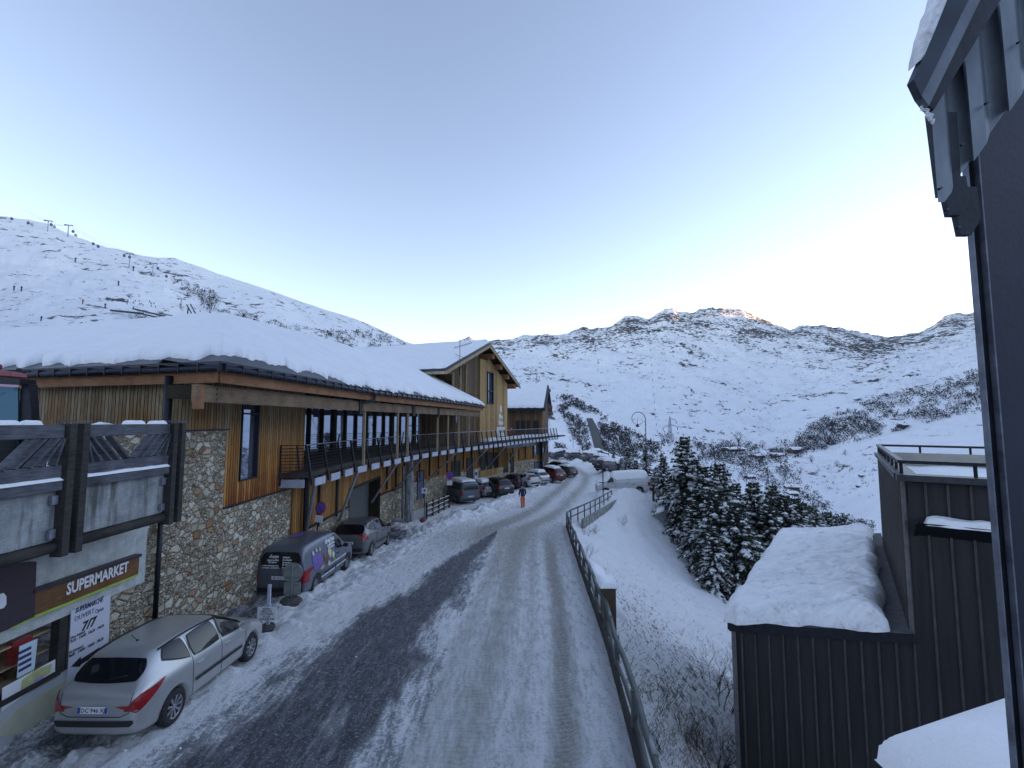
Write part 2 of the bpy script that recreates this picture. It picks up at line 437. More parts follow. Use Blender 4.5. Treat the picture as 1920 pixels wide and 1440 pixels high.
M['alloy'] = simple('alloy_wheel', (0.42, 0.43, 0.45), 0.35, 0.85, 0.2, 12)
M['steelwheel'] = simple('steel_wheel', (0.22, 0.23, 0.25), 0.45, 0.7, 0.25, 12)
M['red_lens'] = simple('red_lamp_lens', (0.42, 0.012, 0.016), 0.12, 0, 0.25, 14, spec=0.8)
M['clear_lens'] = simple('clear_lamp_lens', (0.55, 0.58, 0.62), 0.1, 0.4, 0.2, 14, spec=0.8)
M['white'] = simple('white_paint', (0.75, 0.76, 0.78), 0.5, 0, 0.04, 5)
M['blue_print'] = simple('dark_blue_print', (0.035, 0.035, 0.12), 0.5)
M['black_print'] = simple('black_print', (0.02, 0.018, 0.022), 0.5)
M['brownsign'] = mat_timber('wood_effect_sign', (0.14, 0.052, 0.024), (0.27, 0.115, 0.055))
M['maroon'] = simple('aubergine_sign', (0.045, 0.025, 0.035), 0.45, 0, 0.25, 25)
M['green_trim'] = simple('lime_trim', (0.36, 0.52, 0.08), 0.5, 0, 0.15, 8)
M['rock'] = simple('dark_rock', (0.05, 0.05, 0.055), 0.9, 0, 0.5, 4, 0.05, 8)
M['twig'] = simple('bare_twig', (0.045, 0.033, 0.03), 0.9, 0, 0.3, 10)
M['drygrass'] = simple('dry_grass', (0.20, 0.15, 0.09), 0.9, 0, 0.35, 8)
M['needles'] = simple('fir_needles', (0.022, 0.034, 0.027), 0.8, 0, 0.0, 2.5, col2=(0.065, 0.082, 0.062), spec=0.2)
M['bark'] = simple('fir_bark', (0.035, 0.027, 0.022), 0.9, 0, 0.35, 12, 0.02, 20)
M['scrub'] = simple('bare_scrub', (0.030, 0.033, 0.040), 0.95, 0, 0.0, 0.05, col2=(0.075, 0.07, 0.075))

def mat_glass(name, tint=(0.01, 0.014, 0.02), rough=0.03, refl=1.0):
    m, nt, b = mat_new(name)
    b.inputs['Base Color'].default_value = (*tint, 1); b.inputs['Roughness'].default_value = rough
    b.inputs['Metallic'].default_value = 0.0; b.inputs['IOR'].default_value = 1.5
    b.inputs['Specular IOR Level'].default_value = refl
    n = noise_tex(nt, texco(nt), 0.8, 2, 0.5); bump(nt, b, n, 0.003)
    return m
M['carglass'] = mat_glass('car_glass', (0.008, 0.011, 0.014), 0.04, 0.5)
def mat_window(name='mirror_window', tint=(0.45, 0.52, 0.62)):
    m, nt, b = mat_new(name)
    b.inputs['Base Color'].default_value = (*tint, 1); b.inputs['Metallic'].default_value = 0.85; b.inputs['Roughness'].default_value = 0.03
    n = noise_tex(nt, texco(nt), 0.6, 2, 0.5); bump(nt, b, n, 0.004)
    return m
M['window'] = mat_window()
def mat_paint(name, col, metal=0.5, rough=0.32, dirt=0.35):
    m, nt, b = mat_new(name)
    tc = texco(nt)
    d = noise_tex(nt, tc, 2.2, 7, 0.7)
    s = nt.nodes.new('ShaderNodeSeparateXYZ'); nt.links.new(tc, s.inputs[0])
    low = mth(nt, 'SUBTRACT', 1.0, mth(nt, 'MULTIPLY', s.outputs['Z'], 1.1), clamp=True)      # road dirt splashed low on the body
    k = mth(nt, 'MULTIPLY', mth(nt, 'ADD', mth(nt, 'MULTIPLY', d, 0.9), mth(nt, 'MULTIPLY', low, 0.8)), dirt, clamp=True)
    c = mixc(nt, k, col, (0.16, 0.145, 0.125))
    nt.links.new(c, b.inputs['Base Color'])
    b.inputs['Metallic'].default_value = metal
    nt.links.new(mth(nt, 'ADD', mth(nt, 'MULTIPLY', k, 0.5), rough), b.inputs['Roughness'])
    b.inputs['Coat Weight'].default_value = 0.5; b.inputs['Coat Roughness'].default_value = 0.12
    return m
# ================================================================== GROUND
ZR_Y = [-10, 0, 8.5, 11, 14.5, 18, 25, 30, 39, 46, 55, 65, 80, 100, 140]
ZR_Z = [-5.2, -5.25, -5.4, -5.45, -5.72, -6.0, -6.5, -6.75, -7.1, -7.2, -7.25, -7.35, -7.5, -7.7, -8.6]
E_Y = [-10, 6, 12.5, 20, 30.8, 33, 36, 42, 45, 55, 70, 85, 100, 140]
E_X = [1.3, 1.72, 2.25, 2.72, 3.40, 4.4, 6.0, 8.9, 12.6, 15.0, 18.5, 21, 23, 26]
RC_Y = [0, 8, 20, 30, 39, 47, 55, 63, 75, 90, 120]         # road centre beyond the bend
RC_X = [-1.2, -1.0, -.6, .2, 3.0, 5.2, 7.3, 8.8, 9.2, 8.4, 4.0]
def zr(Y): return np.interp(Y, ZR_Y, ZR_Z)
def edge_x(Y): return np.interp(Y, E_Y, E_X)
def gz_base(X, Y):
    X = np.asarray(X, float); Y = np.asarray(Y, float)
    d = X - edge_x(Y)
    s = np.interp(Y, [4, 8, 15, 30, 60, 100], [0.95, .88, .62, .46, .50, .45])
    dd = np.maximum(d - 0.25, 0)
    drop = s * np.minimum(dd, 12) + 0.33 * np.maximum(dd - 12, 0)
    drop = drop * (1 - np.exp(-dd * 1.6) * 0.5)
    crest = .85 * np.exp(-((X - 10.6) / 3.4) ** 2 - ((Y - 43.6) / 3.6) ** 2)
    return zr(Y) - drop + crest
def gz(X, Y): return float(gz_base(X, Y))
NY = 640
ys = 3.0 * (125.0 / 3.0) ** (np.linspace(0, 1, NY))
dl = np.concatenate([-np.geomspace(26, 11.5, 22)[:-1], np.linspace(-11.5, 0.6, 190), 0.6 + np.geomspace(0.07, 70, 110)])
Yg = np.repeat(ys[:, None], len(dl), 1)
Dg = np.repeat(dl[None, :], NY, 0)
Xg = edge_x(Yg) + Dg
Zg = gz_base(Xg, Yg)
rc = np.interp(Yg, RC_Y, RC_X)
_tt = np.clip((Yg - 27) / 9, 0, 1); _tt = _tt * _tt * (3 - 2 * _tt)
lat = (Dg + 3.9) * (1 - _tt) + (Xg - rc) * _tt             # signed distance from the road centre
half = np.interp(Yg, [0, 30, 40, 60, 120], [4.0, 3.8, 3.5, 3.1, 2.8])
off = np.abs(lat) - half
# lane wear : bare wet asphalt strip, brown ruts, churned shoulder
ac = np.interp(Yg, [3, 8, 13, 17, 25, 29], [-6.2, -5.75, -5.6, -5.25, -4.75, -4.3]); aw = np.interp(Yg, [3, 8, 13, 17, 22, 27, 29.5], [1.5, 1.5, 1.3, 1.05, .8, .35, 0.0])
asp = np.clip(1.22 - (np.abs(Dg - ac) / np.maximum(aw, .01)) ** 1.5 * .8 + 0.75 * fbm(Xg * 1.9, Yg * .45, 5, .6), 0, 1) * (Yg < 30)
asp = np.clip(asp * 1.15, 0, 1)
def rut(c, wd): return np.exp(-((Dg - c) / wd) ** 2)
wav = 0.18 * np.sin(Yg * .12)
ruts = 1.1 * rut(-1.15 + wav, .30) + .85 * rut(-2.85 + wav, .55) + .6 * rut(-3.7 + wav, .3) + .45 * rut(-1.95 + wav, .22) + .3 * rut(-.5 + wav, .2)
farr = np.exp(-((lat + 1.05) / .75) ** 2) + np.exp(-((lat - 1.15) / .75) ** 2) * .9
t31 = np.clip((Yg - 22) / 9, 0, 1)
dirt = ruts * (1 - t31) + farr * t31 * (np.abs(lat) < half + .6)
dirt = dirt + 0.55 * np.clip(1 - np.abs(Yg - 28) / 12, 0, 1) * (np.abs(lat) < half)
shoulder = np.clip((-Dg - 7.6) / 1.0, 0, 1) * np.clip((12.2 + Dg) / .5, 0, 1) * (Yg < 40)
scuff = shoulder * (0.35 + 0.9 * fbm(Xg * 1.1 + 4, Yg * .6, 4))
# dark bare strip at the foot of the wall and under the parked cars
wallx = np.interp(Yg, [0, 28, 33, 38, 44, 50, 66], [-8.6, -8.6, -8.6, -7.5, -5.3, -2.5, 4.0])
foot = np.clip(1 - (Xg - wallx - .9) / .8, 0, 1) * (Xg < wallx + 3) * (Yg < 33)
garage_pad = np.exp(-(((Yg - 27.5) / 2.0) ** 2 + ((Xg + 7.2) / 1.2) ** 2)) * 1.4
asp = np.clip(asp + foot * (0.7 + fbm(Xg * 1.4, Yg * 1.4, 3)) + garage_pad, 0, 1)
grass = np.clip(1 - np.abs(Dg - (1.8 + .16 * (9 - Yg))) / 1.6, 0, 1) * np.clip(1 - np.abs(Yg - 8.2) / 4.3, 0, 1) * 2.2
speck = np.clip(Dg / 1.5, 0, 1) * np.clip(1 - (Dg - 3) / 7, 0, 1) * np.clip((34 - Yg) / 16, 0, 1)
dirt = np.clip(dirt * .92 + scuff * .6 + .05 * (np.abs(lat) < half) * (1 + fbm(Xg * 2.5, Yg * .25, 4) * 3), 0, 1.2)
# relief
c1 = fbm(Xg * 2.3, Yg * 2.3, 4); c2 = fbm(Xg * 6 + 9, Yg * 5, 3)
bermR = np.exp(-((Dg + .35) / .45) ** 2) * 0.16
bermL = np.exp(-((Dg + 8.3) / .7) ** 2) * 0.10 * (Yg < 33)
heapY = np.clip((Yg - 29) / 4, 0, 1) * np.clip((64 - Yg) / 4, 0, 1)
heap = np.exp(-((lat + half + .9) / .8) ** 2) * heapY * (0.45 + .5 * fbm(Xg * .7, Yg * .7, 3))
heap2 = np.exp(-((lat - half - 1.0) / .8) ** 2) * np.clip((Yg - 52) / 6, 0, 1) * .5
onroad = (off < .2)
rough = np.where(onroad, 0.02, 0.10) * (Dg < .6) + np.where(Dg >= .6, .06, 0)
rough = rough + shoulder * .11 + heapY * (off > 0) * (off < 2.2) * (Dg < 0) * .22
Zg = Zg + bermR + bermL + heap + heap2 + c1 * rough + c2 * rough * .6 - asp * .03 - np.clip(dirt, 0, 1) * .035
Zg = Zg + np.where(Dg > 0.6, fbm(Xg * .35, Yg * .35, 4) * .5 * np.clip((Dg - .6) / 3, 0, 1), 0)
Zg = np.where(Yg > 80, Zg - (Yg - 80) * 0.0, Zg)

def mat_ground():
    m, nt, b = mat_new('snowy_road_surface')
    p = geopos(nt)
    a_as = attr(nt, 'asphalt'); a_di = attr(nt, 'dirt'); a_gr = attr(nt, 'grass'); a_sp = attr(nt, 'speck'); a_rd = attr(nt, 'road')
    n1 = noise_tex(nt, p, 1.2, 5, 0.55)
    snow = ramp(nt, n1, [(0.3, (0.82, 0.83, 0.85)), (0.7, (0.90, 0.91, 0.92))])
    fine = noise_tex(nt, p, 16, 6, 0.75)
    str_ = noise_tex(nt, mapping(nt, p, (9, 1.6, 3)), 1.0, 7, 0.7)
    mix_n = mth(nt, 'ADD', mth(nt, 'MULTIPLY', fine, .55), mth(nt, 'MULTIPLY', str_, .45))
    # grit over the whole carriageway
    g0 = mth(nt, 'MULTIPLY', a_rd, ramp(nt, mix_n, [(0.50, (0, 0, 0)), (0.66, (1, 1, 1))]))
    col = mixc(nt, mth(nt, 'MULTIPLY', g0, .75), snow, (0.27, 0.25, 0.23))
    # brown compacted snow
    k = mth(nt, 'ADD', mth(nt, 'MULTIPLY', a_di, 1.0), mth(nt, 'MULTIPLY', mth(nt, 'SUBTRACT', mix_n, 0.5), 3.0))
    k = ramp(nt, k, [(0.20, (0, 0, 0)), (1.0, (1, 1, 1))])
    tread = nt.nodes.new('ShaderNodeTexWave'); tread.wave_type = 'BANDS'; tread.bands_direction = 'Y'; tread.inputs['Scale'].default_value = 2.6; tread.inputs['Distortion'].default_value = 7.0; tread.inputs['Detail'].default_value = 3.0; tread.inputs['Detail Scale'].default_value = 2.0; nt.links.new(p, tread.inputs['Vector'])
    fine2 = mth(nt, 'ADD', fine, mth(nt, 'MULTIPLY', mth(nt, 'SUBTRACT', tread.outputs['Fac'], .5), .10))
    dcol = ramp(nt, fine2, [(0.32, (0.15, 0.135, 0.115)), (0.50, (0.36, 0.34, 0.305)), (0.66, (0.62, 0.60, 0.57))])
    col = mixc(nt, mth(nt, 'MULTIPLY', k, .9), col, dcol)
    # asphalt
    k2 = mth(nt, 'ADD', a_as, mth(nt, 'MULTIPLY', mth(nt, 'SUBTRACT', mix_n, 0.5), 4.2))
    slush = ramp(nt, k2, [(0.10, (0, 0, 0)), (0.55, (1, 1, 1))])
    col = mixc(nt, mth(nt, 'MULTIPLY', mth(nt, 'MULTIPLY', slush, .75), mth(nt, 'GREATER_THAN', a_as, 0.02)), col, (0.30, 0.31, 0.33))
    k2 = ramp(nt, k2, [(0.38, (0, 0, 0)), (0.95, (1, 1, 1))])
    acol = ramp(nt, fine, [(0.3, (0.030, 0.034, 0.042)), (0.52, (0.075, 0.083, 0.095)), (0.64, (0.36, 0.38, 0.42)), (0.8, (.6, .62, .66))])
    col = mixc(nt, mth(nt, 'MULTIPLY', k2, mth(nt, 'GREATER_THAN', a_as, 0.02)), col, acol)
    # dry grass and stems poking through on the bank
    gn = noise_tex(nt, mapping(nt, p, (5, 5, 14), rot=(0.3, 0.2, 0.5)), 1.3, 7, 0.75)
    kg = ramp(nt, mth(nt, 'ADD', mth(nt, 'MULTIPLY', a_gr, .10), gn), [(0.58, (0, 0, 0)), (0.70, (1, 1, 1))])
    col = mixc(nt, mth(nt, 'MULTIPLY', kg, mth(nt, 'GREATER_THAN', a_gr, .02)), col, ramp(nt, fine, [(.35, (.20, .155, .11)), (.65, (.46, .39, .29))]))
    sn = noise_tex(nt, mapping(nt, p, (9, 3.2, 9), rot=(0, 0, .5)), 1.0, 5, 0.7)
    ks = ramp(nt, mth(nt, 'ADD', mth(nt, 'MULTIPLY', a_sp, .16), sn), [(0.70, (0, 0, 0)), (0.76, (1, 1, 1))])
    col = mixc(nt, mth(nt, 'MULTIPLY', ks, mth(nt, 'GREATER_THAN', a_sp, .01)), col, (0.14, 0.125, 0.115))
    nt.links.new(col, b.inputs['Base Color'])
    b.inputs['Specular IOR Level'].default_value = 0.3
    nt.links.new(mth(nt, 'SUBTRACT', 0.8, mth(nt, 'MULTIPLY', k2, 0.3)), b.inputs['Roughness'])
    h = mth(nt, 'ADD', mth(nt, 'MULTIPLY', mix_n, 1.0), mth(nt, 'MULTIPLY', noise_tex(nt, p, 3.5, 4, .5), .8))
    bump(nt, b, h, 0.13)
    return m
M['ground'] = mat_ground()
P = np.stack([Xg, Yg, Zg], axis=2)
road_att = np.clip(1 - off / .6, 0, 1) * (Dg < 0.2)
ground = grid_mesh('ground', P, M['ground'], None, True,
                   {'asphalt': asp, 'dirt': dirt, 'grass': grass, 'speck': speck, 'road': road_att})
tag(ground, kind='structure')
_gf = []
_idx = np.arange(P.shape[0] * P.shape[1]).reshape(P.shape[:2])
_sub = P[::3, ::3]; r_, c_ = _sub.shape[:2]; _i = np.arange(r_ * c_).reshape(r_, c_)
_q = np.stack([_i[:-1, :-1].ravel(), _i[:-1, 1:].ravel(), _i[1:, 1:].ravel(), _i[1:, :-1].ravel()], axis=1)
ground_bvh = BVHTree.FromPolygons([Vector(v) for v in _sub.reshape(-1, 3)], _q.tolist())
def gh(X, Y):
    h = ground_bvh.ray_cast(Vector((X, Y, 50)), Vector((0, 0, -1)))
    return h[0].z if h[0] is not None else gz(X, Y)

# ================================================================== FAR TERRAIN (valley and mountains as one relief)
ctrl = {   # image column : list of (image row, distance) from near to far - turned into azimuth / distance / height
    -250: [(1000, 90), (900, 150), (800, 300), (690, 600), (600, 900), (490, 1200), (370, 1500), (400, 2000), (450, 3000), (470, 4400)],
    0: [(1000, 90), (900, 150), (800, 300), (710, 600), (620, 900), (520, 1250), (405, 1600), (430, 2000), (470, 3000), (500, 4400)],
    250: [(1000, 90), (900, 150), (800, 300), (725, 600), (645, 900), (562, 1250), (478, 1700), (500, 2100), (540, 3000), (560, 4400)],
    480: [(1000, 90), (900, 150), (800, 300), (745, 600), (685, 900), (612, 1300), (535, 1900), (560, 2300), (590, 3000), (610, 4400)],
    640: [(1000, 90), (900, 150), (810, 300), (765, 600), (715, 900), (655, 1400), (590, 2100), (615, 2500), (630, 3200), (645, 4400)],
    760: [(1000, 90), (900, 140), (815, 300), (785, 600), (745, 900), (695, 1500), (640, 2300), (655, 2700), (660, 3300), (646, 4400)],
    870: [(1000, 90), (890, 130), (825, 300), (795, 600), (770, 900), (735, 1500), (695, 2200), (672, 2700), (658, 3300), (638, 4400)],
    960: [(1000, 90), (880, 125), (835, 300), (802, 600), (785, 900), (762, 1400), (740, 1900), (704, 2600), (668, 3400), (635, 4400)],
    1030: [(1000, 90), (872, 120), (845, 170), (800, 260), (748, 380), (790, 700), (800, 1500), (722, 2300), (668, 3300), (629, 4400)],
    1100: [(1000, 90), (874, 120), (852, 170), (808, 260), (764, 390), (800, 700), (815, 1500), (732, 2300), (668, 3300), (615, 4400)],
    1150: [(1020, 90), (892, 120), (868, 180), (828, 270), (790, 380), (815, 700), (822, 1500), (738, 2300), (664, 3300), (608, 4400)],
    1240: [(1060, 80), (960, 110), (925, 190), (880, 290), (838, 400), (838, 800), (828, 1500), (740, 2300), (655, 3300), (590, 4400)],
    1300: [(1100, 80), (1000, 120), (950, 220), (895, 400), (868, 600), (850, 1000), (832, 1500), (742, 2300), (655, 3300), (585, 4400)],
    1440: [(1120, 80), (1020, 130), (960, 250), (905, 420), (872, 650), (855, 1000), (838, 1500), (755, 2300), (670, 3300), (603, 4400)],
    1560: [(1120, 80), (1030, 140), (980, 280), (920, 450), (868, 700), (815, 1050), (780, 1600), (728, 2300), (670, 3300), (611, 4400)],
    1640: [(1100, 80), (1000, 140), (940, 280), (880, 450), (830, 700), (775, 1050), (745, 1600), (705, 2300), (670, 3300), (626, 4400)],
    1840: [(1080, 80), (960, 140), (905, 280), (840, 450), (762, 700), (690, 1100), (668, 1700), (645, 2400), (625, 3300), (592, 4400)],
    2000: [(1080, 80), (940, 140), (880, 280), (800, 450), (715, 700), (630, 1100), (585, 1700), (560, 2400), (450, 3300), (320, 4200)],  # far rows: unseen massif added to keep sunlight off the left hill
    2300: [(1060, 80), (930, 130), (840, 250), (740, 400), (600, 650), (470, 950), (370, 1400), (300, 2000), (230, 2600), (150, 3300)],
}
skyL = [(-300, 352), (-120, 385), (0, 404), (30, 408), (60, 412), (95, 428), (130, 443), (160, 455), (190, 463), (220, 468), (250, 478), (285, 480), (310, 480), (330, 487), (365, 499), (400, 511), (440, 523), (480, 536), (520, 550), (560, 565), (600, 578), (640, 590), (680, 604), (700, 613), (720, 622), (760, 641), (790, 650), (870, 690)]
skyR = [(700, 650), (800, 646), (855, 641), (868, 636), (880, 631), (890, 637), (905, 641), (930, 637), (960, 636), (985, 627), (1000, 629), (1025, 626), (1040, 628), (1062, 625), (1095, 613), (1110, 617), (1150, 610), (1163, 602), (1175, 594), (1192, 592), (1208, 597), (1220, 599), (1236, 588), (1252, 579), (1268, 579), (1278, 584), (1292, 583), (1305, 586), (1318, 579), (1335, 577), (1360, 577), (1383, 580), (1400, 581), (1420, 592), (1440, 600), (1460, 608), (1478, 614), (1490, 619), (1503, 610), (1520, 608), (1535, 611), (1550, 609), (1575, 613), (1600, 618), (1640, 626), (1672, 631), (1695, 629), (1710, 625), (1728, 622), (1752, 612), (1772, 598), (1790, 587), (1808, 585), (1825, 588), (1860, 575), (1900, 520), (1940, 420), (2000, 320), (2300, 150)]  # last columns climb the added sun-blocking massif outside the frame
cx = sorted(ctrl)
def col_profile(px):
    rows = []
    for k in range(10):
        rows.append((np.interp(px, cx, [ctrl[c][k][0] for c in cx]), np.interp(px, cx, [ctrl[c][k][1] for c in cx])))
    if px < 800: rows[6] = (np.interp(px, *zip(*skyL)), rows[6][1])
    if 800 <= px: rows[9] = (np.interp(px, *zip(*skyR)), rows[9][1])
    out = []
    for (py, Y) in rows:
        p = at(px, py, Y); out.append((math.hypot(p.x, p.y), p.z))
    return math.atan2(ray(px, 720).x, ray(px, 720).y), out
cols = []
for px in list(np.arange(-250, -20, 15)) + list(np.arange(-20, 1900, 3.5)) + list(np.arange(1900, 2301, 25)): cols.append(col_profile(float(px)))
# unseen ring of mountains; right-hand heights set to block the low sun
def ringcol(deg, prof): cols.append((math.radians(deg), prof))
ringcol(64, [(90, -30), (150, -20), (300, 40), (500, 110), (900, 250), (1400, 420), (2000, 620), (2800, 850), (3500, 1100), (4600, 1300)])
ringcol(80, [(60, -28), (150, -20), (300, 30), (500, 90), (900, 220), (1400, 360), (2000, 500), (2800, 620), (3600, 760), (4600, 800)])
ringcol(110, [(60, -28), (150, -20), (300, 40), (500, 120), (900, 300), (1400, 500), (2000, 750), (2800, 1000), (3600, 1150), (4600, 1000)])
for dg in (150, 180, 210, 240):
    ringcol(dg, [(60, -20), (150, -10), (300, 10), (500, 30), (900, 120), (1400, 230), (2000, 380), (2800, 500), (3600, 600), (4600, 500)])
ringcol(270, [(60, -20), (150, 5), (300, 50), (500, 120), (900, 260), (1400, 420), (2000, 600), (2800, 700), (3600, 800), (4600, 700)])
ringcol(300, [(90, -20), (150, -5), (300, 20), (600, 90), (1000, 260), (1500, 480), (1900, 640), (2400, 650), (3300, 700), (4600, 800)])
for i, (a, p) in enumerate(cols):
    if a > math.pi + 0.01 and a < 2 * math.pi: cols[i] = (a, p)
cols = [(a if a <= math.pi * 1.0001 else a - 2 * math.pi, p) for a, p in cols]
cols.sort(key=lambda t: t[0])
cols = [(cols[-1][0] - 2 * math.pi, cols[-1][1])] + cols + [(cols[0][0] + 2 * math.pi, cols[0][1])]
SEG = [5, 8, 14, 18, 22, 26, 26, 26, 40]
A_ = []; TT = []
nrow = sum(SEG) + 1
az = np.array([c[0] for c in cols])
# densify the coarse out-of-frame azimuths
az_d = []
for i in range(len(az) - 1):
    stp = max(1, int(math.ceil((az[i + 1] - az[i]) / math.radians(1.2))))
    for k in range(stp): az_d.append(az[i] + (az[i + 1] - az[i]) * k / stp)
az_d.append(az[-1]); az_d = np.array(az_d)
Dk = np.array([[q[0] for q in c[1]] for c in cols]); Zk = np.array([[q[1] for q in c[1]] for c in cols])
Dk = np.stack([np.interp(az_d, az, Dk[:, k]) for k in range(10)], 1); Zk = np.stack([np.interp(az_d, az, Zk[:, k]) for k in range(10)], 1)
rowsD = []; rowsZ = []; rowT = []
for s in range(9):
    for k in range(SEG[s]):
        t = k / SEG[s]; rowsD.append(Dk[:, s] * (1 - t) + Dk[:, s + 1] * t)
        # cubic (Catmull-Rom on height) keeps slopes rounded
        z0 = Zk[:, max(s - 1, 0)]; z1 = Zk[:, s]; z2 = Zk[:, s + 1]; z3 = Zk[:, min(s + 2, 9)]
        d0 = Dk[:, max(s - 1, 0)]; d1 = Dk[:, s]; d2 = Dk[:, s + 1]; d3 = Dk[:, min(s + 2, 9)]
        m1 = (z2 - z0) / (d2 - d0 + 1e-6); m2 = (z3 - z1) / (d3 - d1 + 1e-6); hh = d2 - d1
        sl_ = (z2 - z1) / (hh + 1e-6)
        if s == 8: m2 = sl_
        m1 = np.where(m1 * sl_ <= 0, 0, np.sign(m1) * np.minimum(np.abs(m1), 2.2 * np.abs(sl_))); m2 = np.where(m2 * sl_ <= 0, 0, np.sign(m2) * np.minimum(np.abs(m2), 2.2 * np.abs(sl_)))
        h00 = 2 * t ** 3 - 3 * t ** 2 + 1; h10 = t ** 3 - 2 * t ** 2 + t; h01 = -2 * t ** 3 + 3 * t ** 2; h11 = t ** 3 - t ** 2
        rowsZ.append(h00 * z1 + h10 * hh * m1 + h01 * z2 + h11 * hh * m2); rowT.append(s + t)
rowsD.append(Dk[:, 9]); rowsZ.append(Zk[:, 9]); rowT.append(9)
for k, (dz, dd) in enumerate(((60, 150), (300, 500), (900, 1400))):          # the back of the last ridge
    rowsD.append(Dk[:, 9] + dd); rowsZ.append(Zk[:, 9] - dz); rowT.append(9)
TD = np.array(rowsD); TZ = np.array(rowsZ); TR = np.array(rowT)[:, None] + 0 * TD
TA = np.repeat(az_d[None, :], TD.shape[0], 0)
TX = TD * np.sin(TA); TY = TD * np.cos(TA)
amp = np.interp(TD, [60, 150, 300, 900, 2000, 4500], [0.5, 1.5, 3.5, 14, 30, 46])
calm = np.minimum(np.clip(np.abs(TR - 9) / .9, .10, 1), np.clip(np.where(TA < math.radians(-9), np.abs(TR - 6) / .6, 1), .10, 1))
rg = 1 - np.abs(fbm(TX / 420 + 5, TY / 420, 5, .55)) * 3.2
TZ = TZ + amp * calm * (rg - .45) * .8 + amp * calm * fbm(TX / 130, TY / 130, 5, .6) * .9
crag = np.clip(1 - np.abs(TR - 9) / .35, 0, 1) * (TA > math.radians(-9))
TZ = TZ + crag * 16 * fbm(TX / 45, TY / 45, 3, .6)
rockd = np.clip(.25 + 1.0 * np.clip(1 - np.abs(TR - 8.7) / .8, 0, 1) * (TR <= 9.1), 0, 1)
pxs = 960 + F * TX / np.maximum(TY, 1) ; infr = TY > 50
rockd = rockd + np.where(infr, np.exp(-((pxs - 1690) / 130) ** 2) * np.clip(1 - np.abs(TR - 7.9) / 1.1, 0, 1) * .75, 0)
rockd = rockd + np.where(infr & (pxs < 760), .12, 0)
def mat_mountain():
    m, nt, b = mat_new('mountain_snow')
    p = geopos(nt); r = attr(nt, 'rock'); dist = attr(nt, 'far')
    s1 = noise_tex(nt, p, 0.012, 5, 0.6)
    snow = ramp(nt, s1, [(0.3, (0.82, 0.84, 0.87)), (0.7, (0.90, 0.91, 0.93))])
    pa = mapping(nt, p, (0.030, 0.013, 0.06), rot=(0, 0, 0.6))
    n1 = noise_tex(nt, pa, 1.0, 8, 0.72, dist=.4)
    n2 = noise_tex(nt, mapping(nt, p, (.0035, .0035, .006)), 1.0, 3, .5)
    k = mth(nt, 'ADD', mth(nt, 'ADD', n1, mth(nt, 'MULTIPLY', mth(nt, 'SUBTRACT', n2, .5), .38)), mth(nt, 'MULTIPLY', r, .135))
    k = ramp(nt, k, [(0.625, (0, 0, 0)), (0.665, (1, 1, 1))])
    rc_ = ramp(nt, noise_tex(nt, p, .2, 3, .6), [(0.3, (0.05, 0.052, 0.06)), (0.7, (0.13, 0.125, 0.125))])
    nt.links.new(mixc(nt, k, snow, rc_), b.inputs['Base Color'])
    b.inputs['Roughness'].default_value = .85; b.inputs['Specular IOR Level'].default_value = .1
    hb = noise_tex(nt, mapping(nt, p, (.02, .02, .04)), 1.0, 7, .6)
    bump(nt, b, hb, 14.0, .8)
    return m
M['mountain'] = mat_mountain()
TP = np.stack([TX, TY, TZ], axis=2)
terrain = grid_mesh('mountains', TP, M['mountain'], None, True, {'rock': rockd, 'far': TD})
tag(terrain, kind='structure')
r_, c_ = TP.shape[:2]; _i = np.arange(r_ * c_).reshape(r_, c_)
_q = np.stack([_i[:-1, :-1].ravel(), _i[:-1, 1:].ravel(), _i[1:, 1:].ravel(), _i[1:, :-1].ravel()], axis=1)
terrain_bvh = BVHTree.FromPolygons([Vector(v) for v in TP.reshape(-1, 3)], _q.tolist())
def hit(px, py, which=None):
    d = ray(px, py).normalized()
    for t in ((ground_bvh, terrain_bvh) if which is None else (which,)):
        h = t.ray_cast(Vector((0, 0, 0)), d)
        if h[0] is not None: return h[0]
    return None
def drop_on(x, y, bvh=None):
    h = (bvh or terrain_bvh).ray_cast(Vector((x, y, 5000)), Vector((0, 0, -1)))
    return h[0].z if h[0] is not None else None

# highway climbing the spur
hw = [((1128, 1158), 893), ((1121, 1147), 868), ((1116, 1138), 845), ((1110, 1128), 822), ((1104, 1119), 800), ((1099, 1110), 784)]
mb = MB(); rows_ = []
hy = [h_[1] for h_ in hw][::-1]; hxa = [h_[0][0] for h_ in hw][::-1]; hxb = [h_[0][1] for h_ in hw][::-1]
for y in np.arange(893, 783, -3.0):
    a = hit(np.interp(y, hy, hxa), y, terrain_bvh); b_ = hit(np.interp(y, hy, hxb), y, terrain_bvh)
    if a is None or b_ is None: continue
    a = a + Vector((0, 0, .3)); b_ = b_ + Vector((0, 0, .3)); rows_.append((a, a.lerp(b_, .5) + Vector((0, 0, .15)), b_))
for r0, r1 in zip(rows_[:-1], rows_[1:]):
    mb.quad(r0[0], r0[1], r1[1], r1[0]); mb.quad(r0[1], r0[2], r1[2], r1[1])
hwm = simple('cleared_asphalt', (0.025, 0.026, 0.028), .8, 0, 0, .12, col2=(.06, .06, .056))
tag(mb.build('highway', hwm), kind='structure')
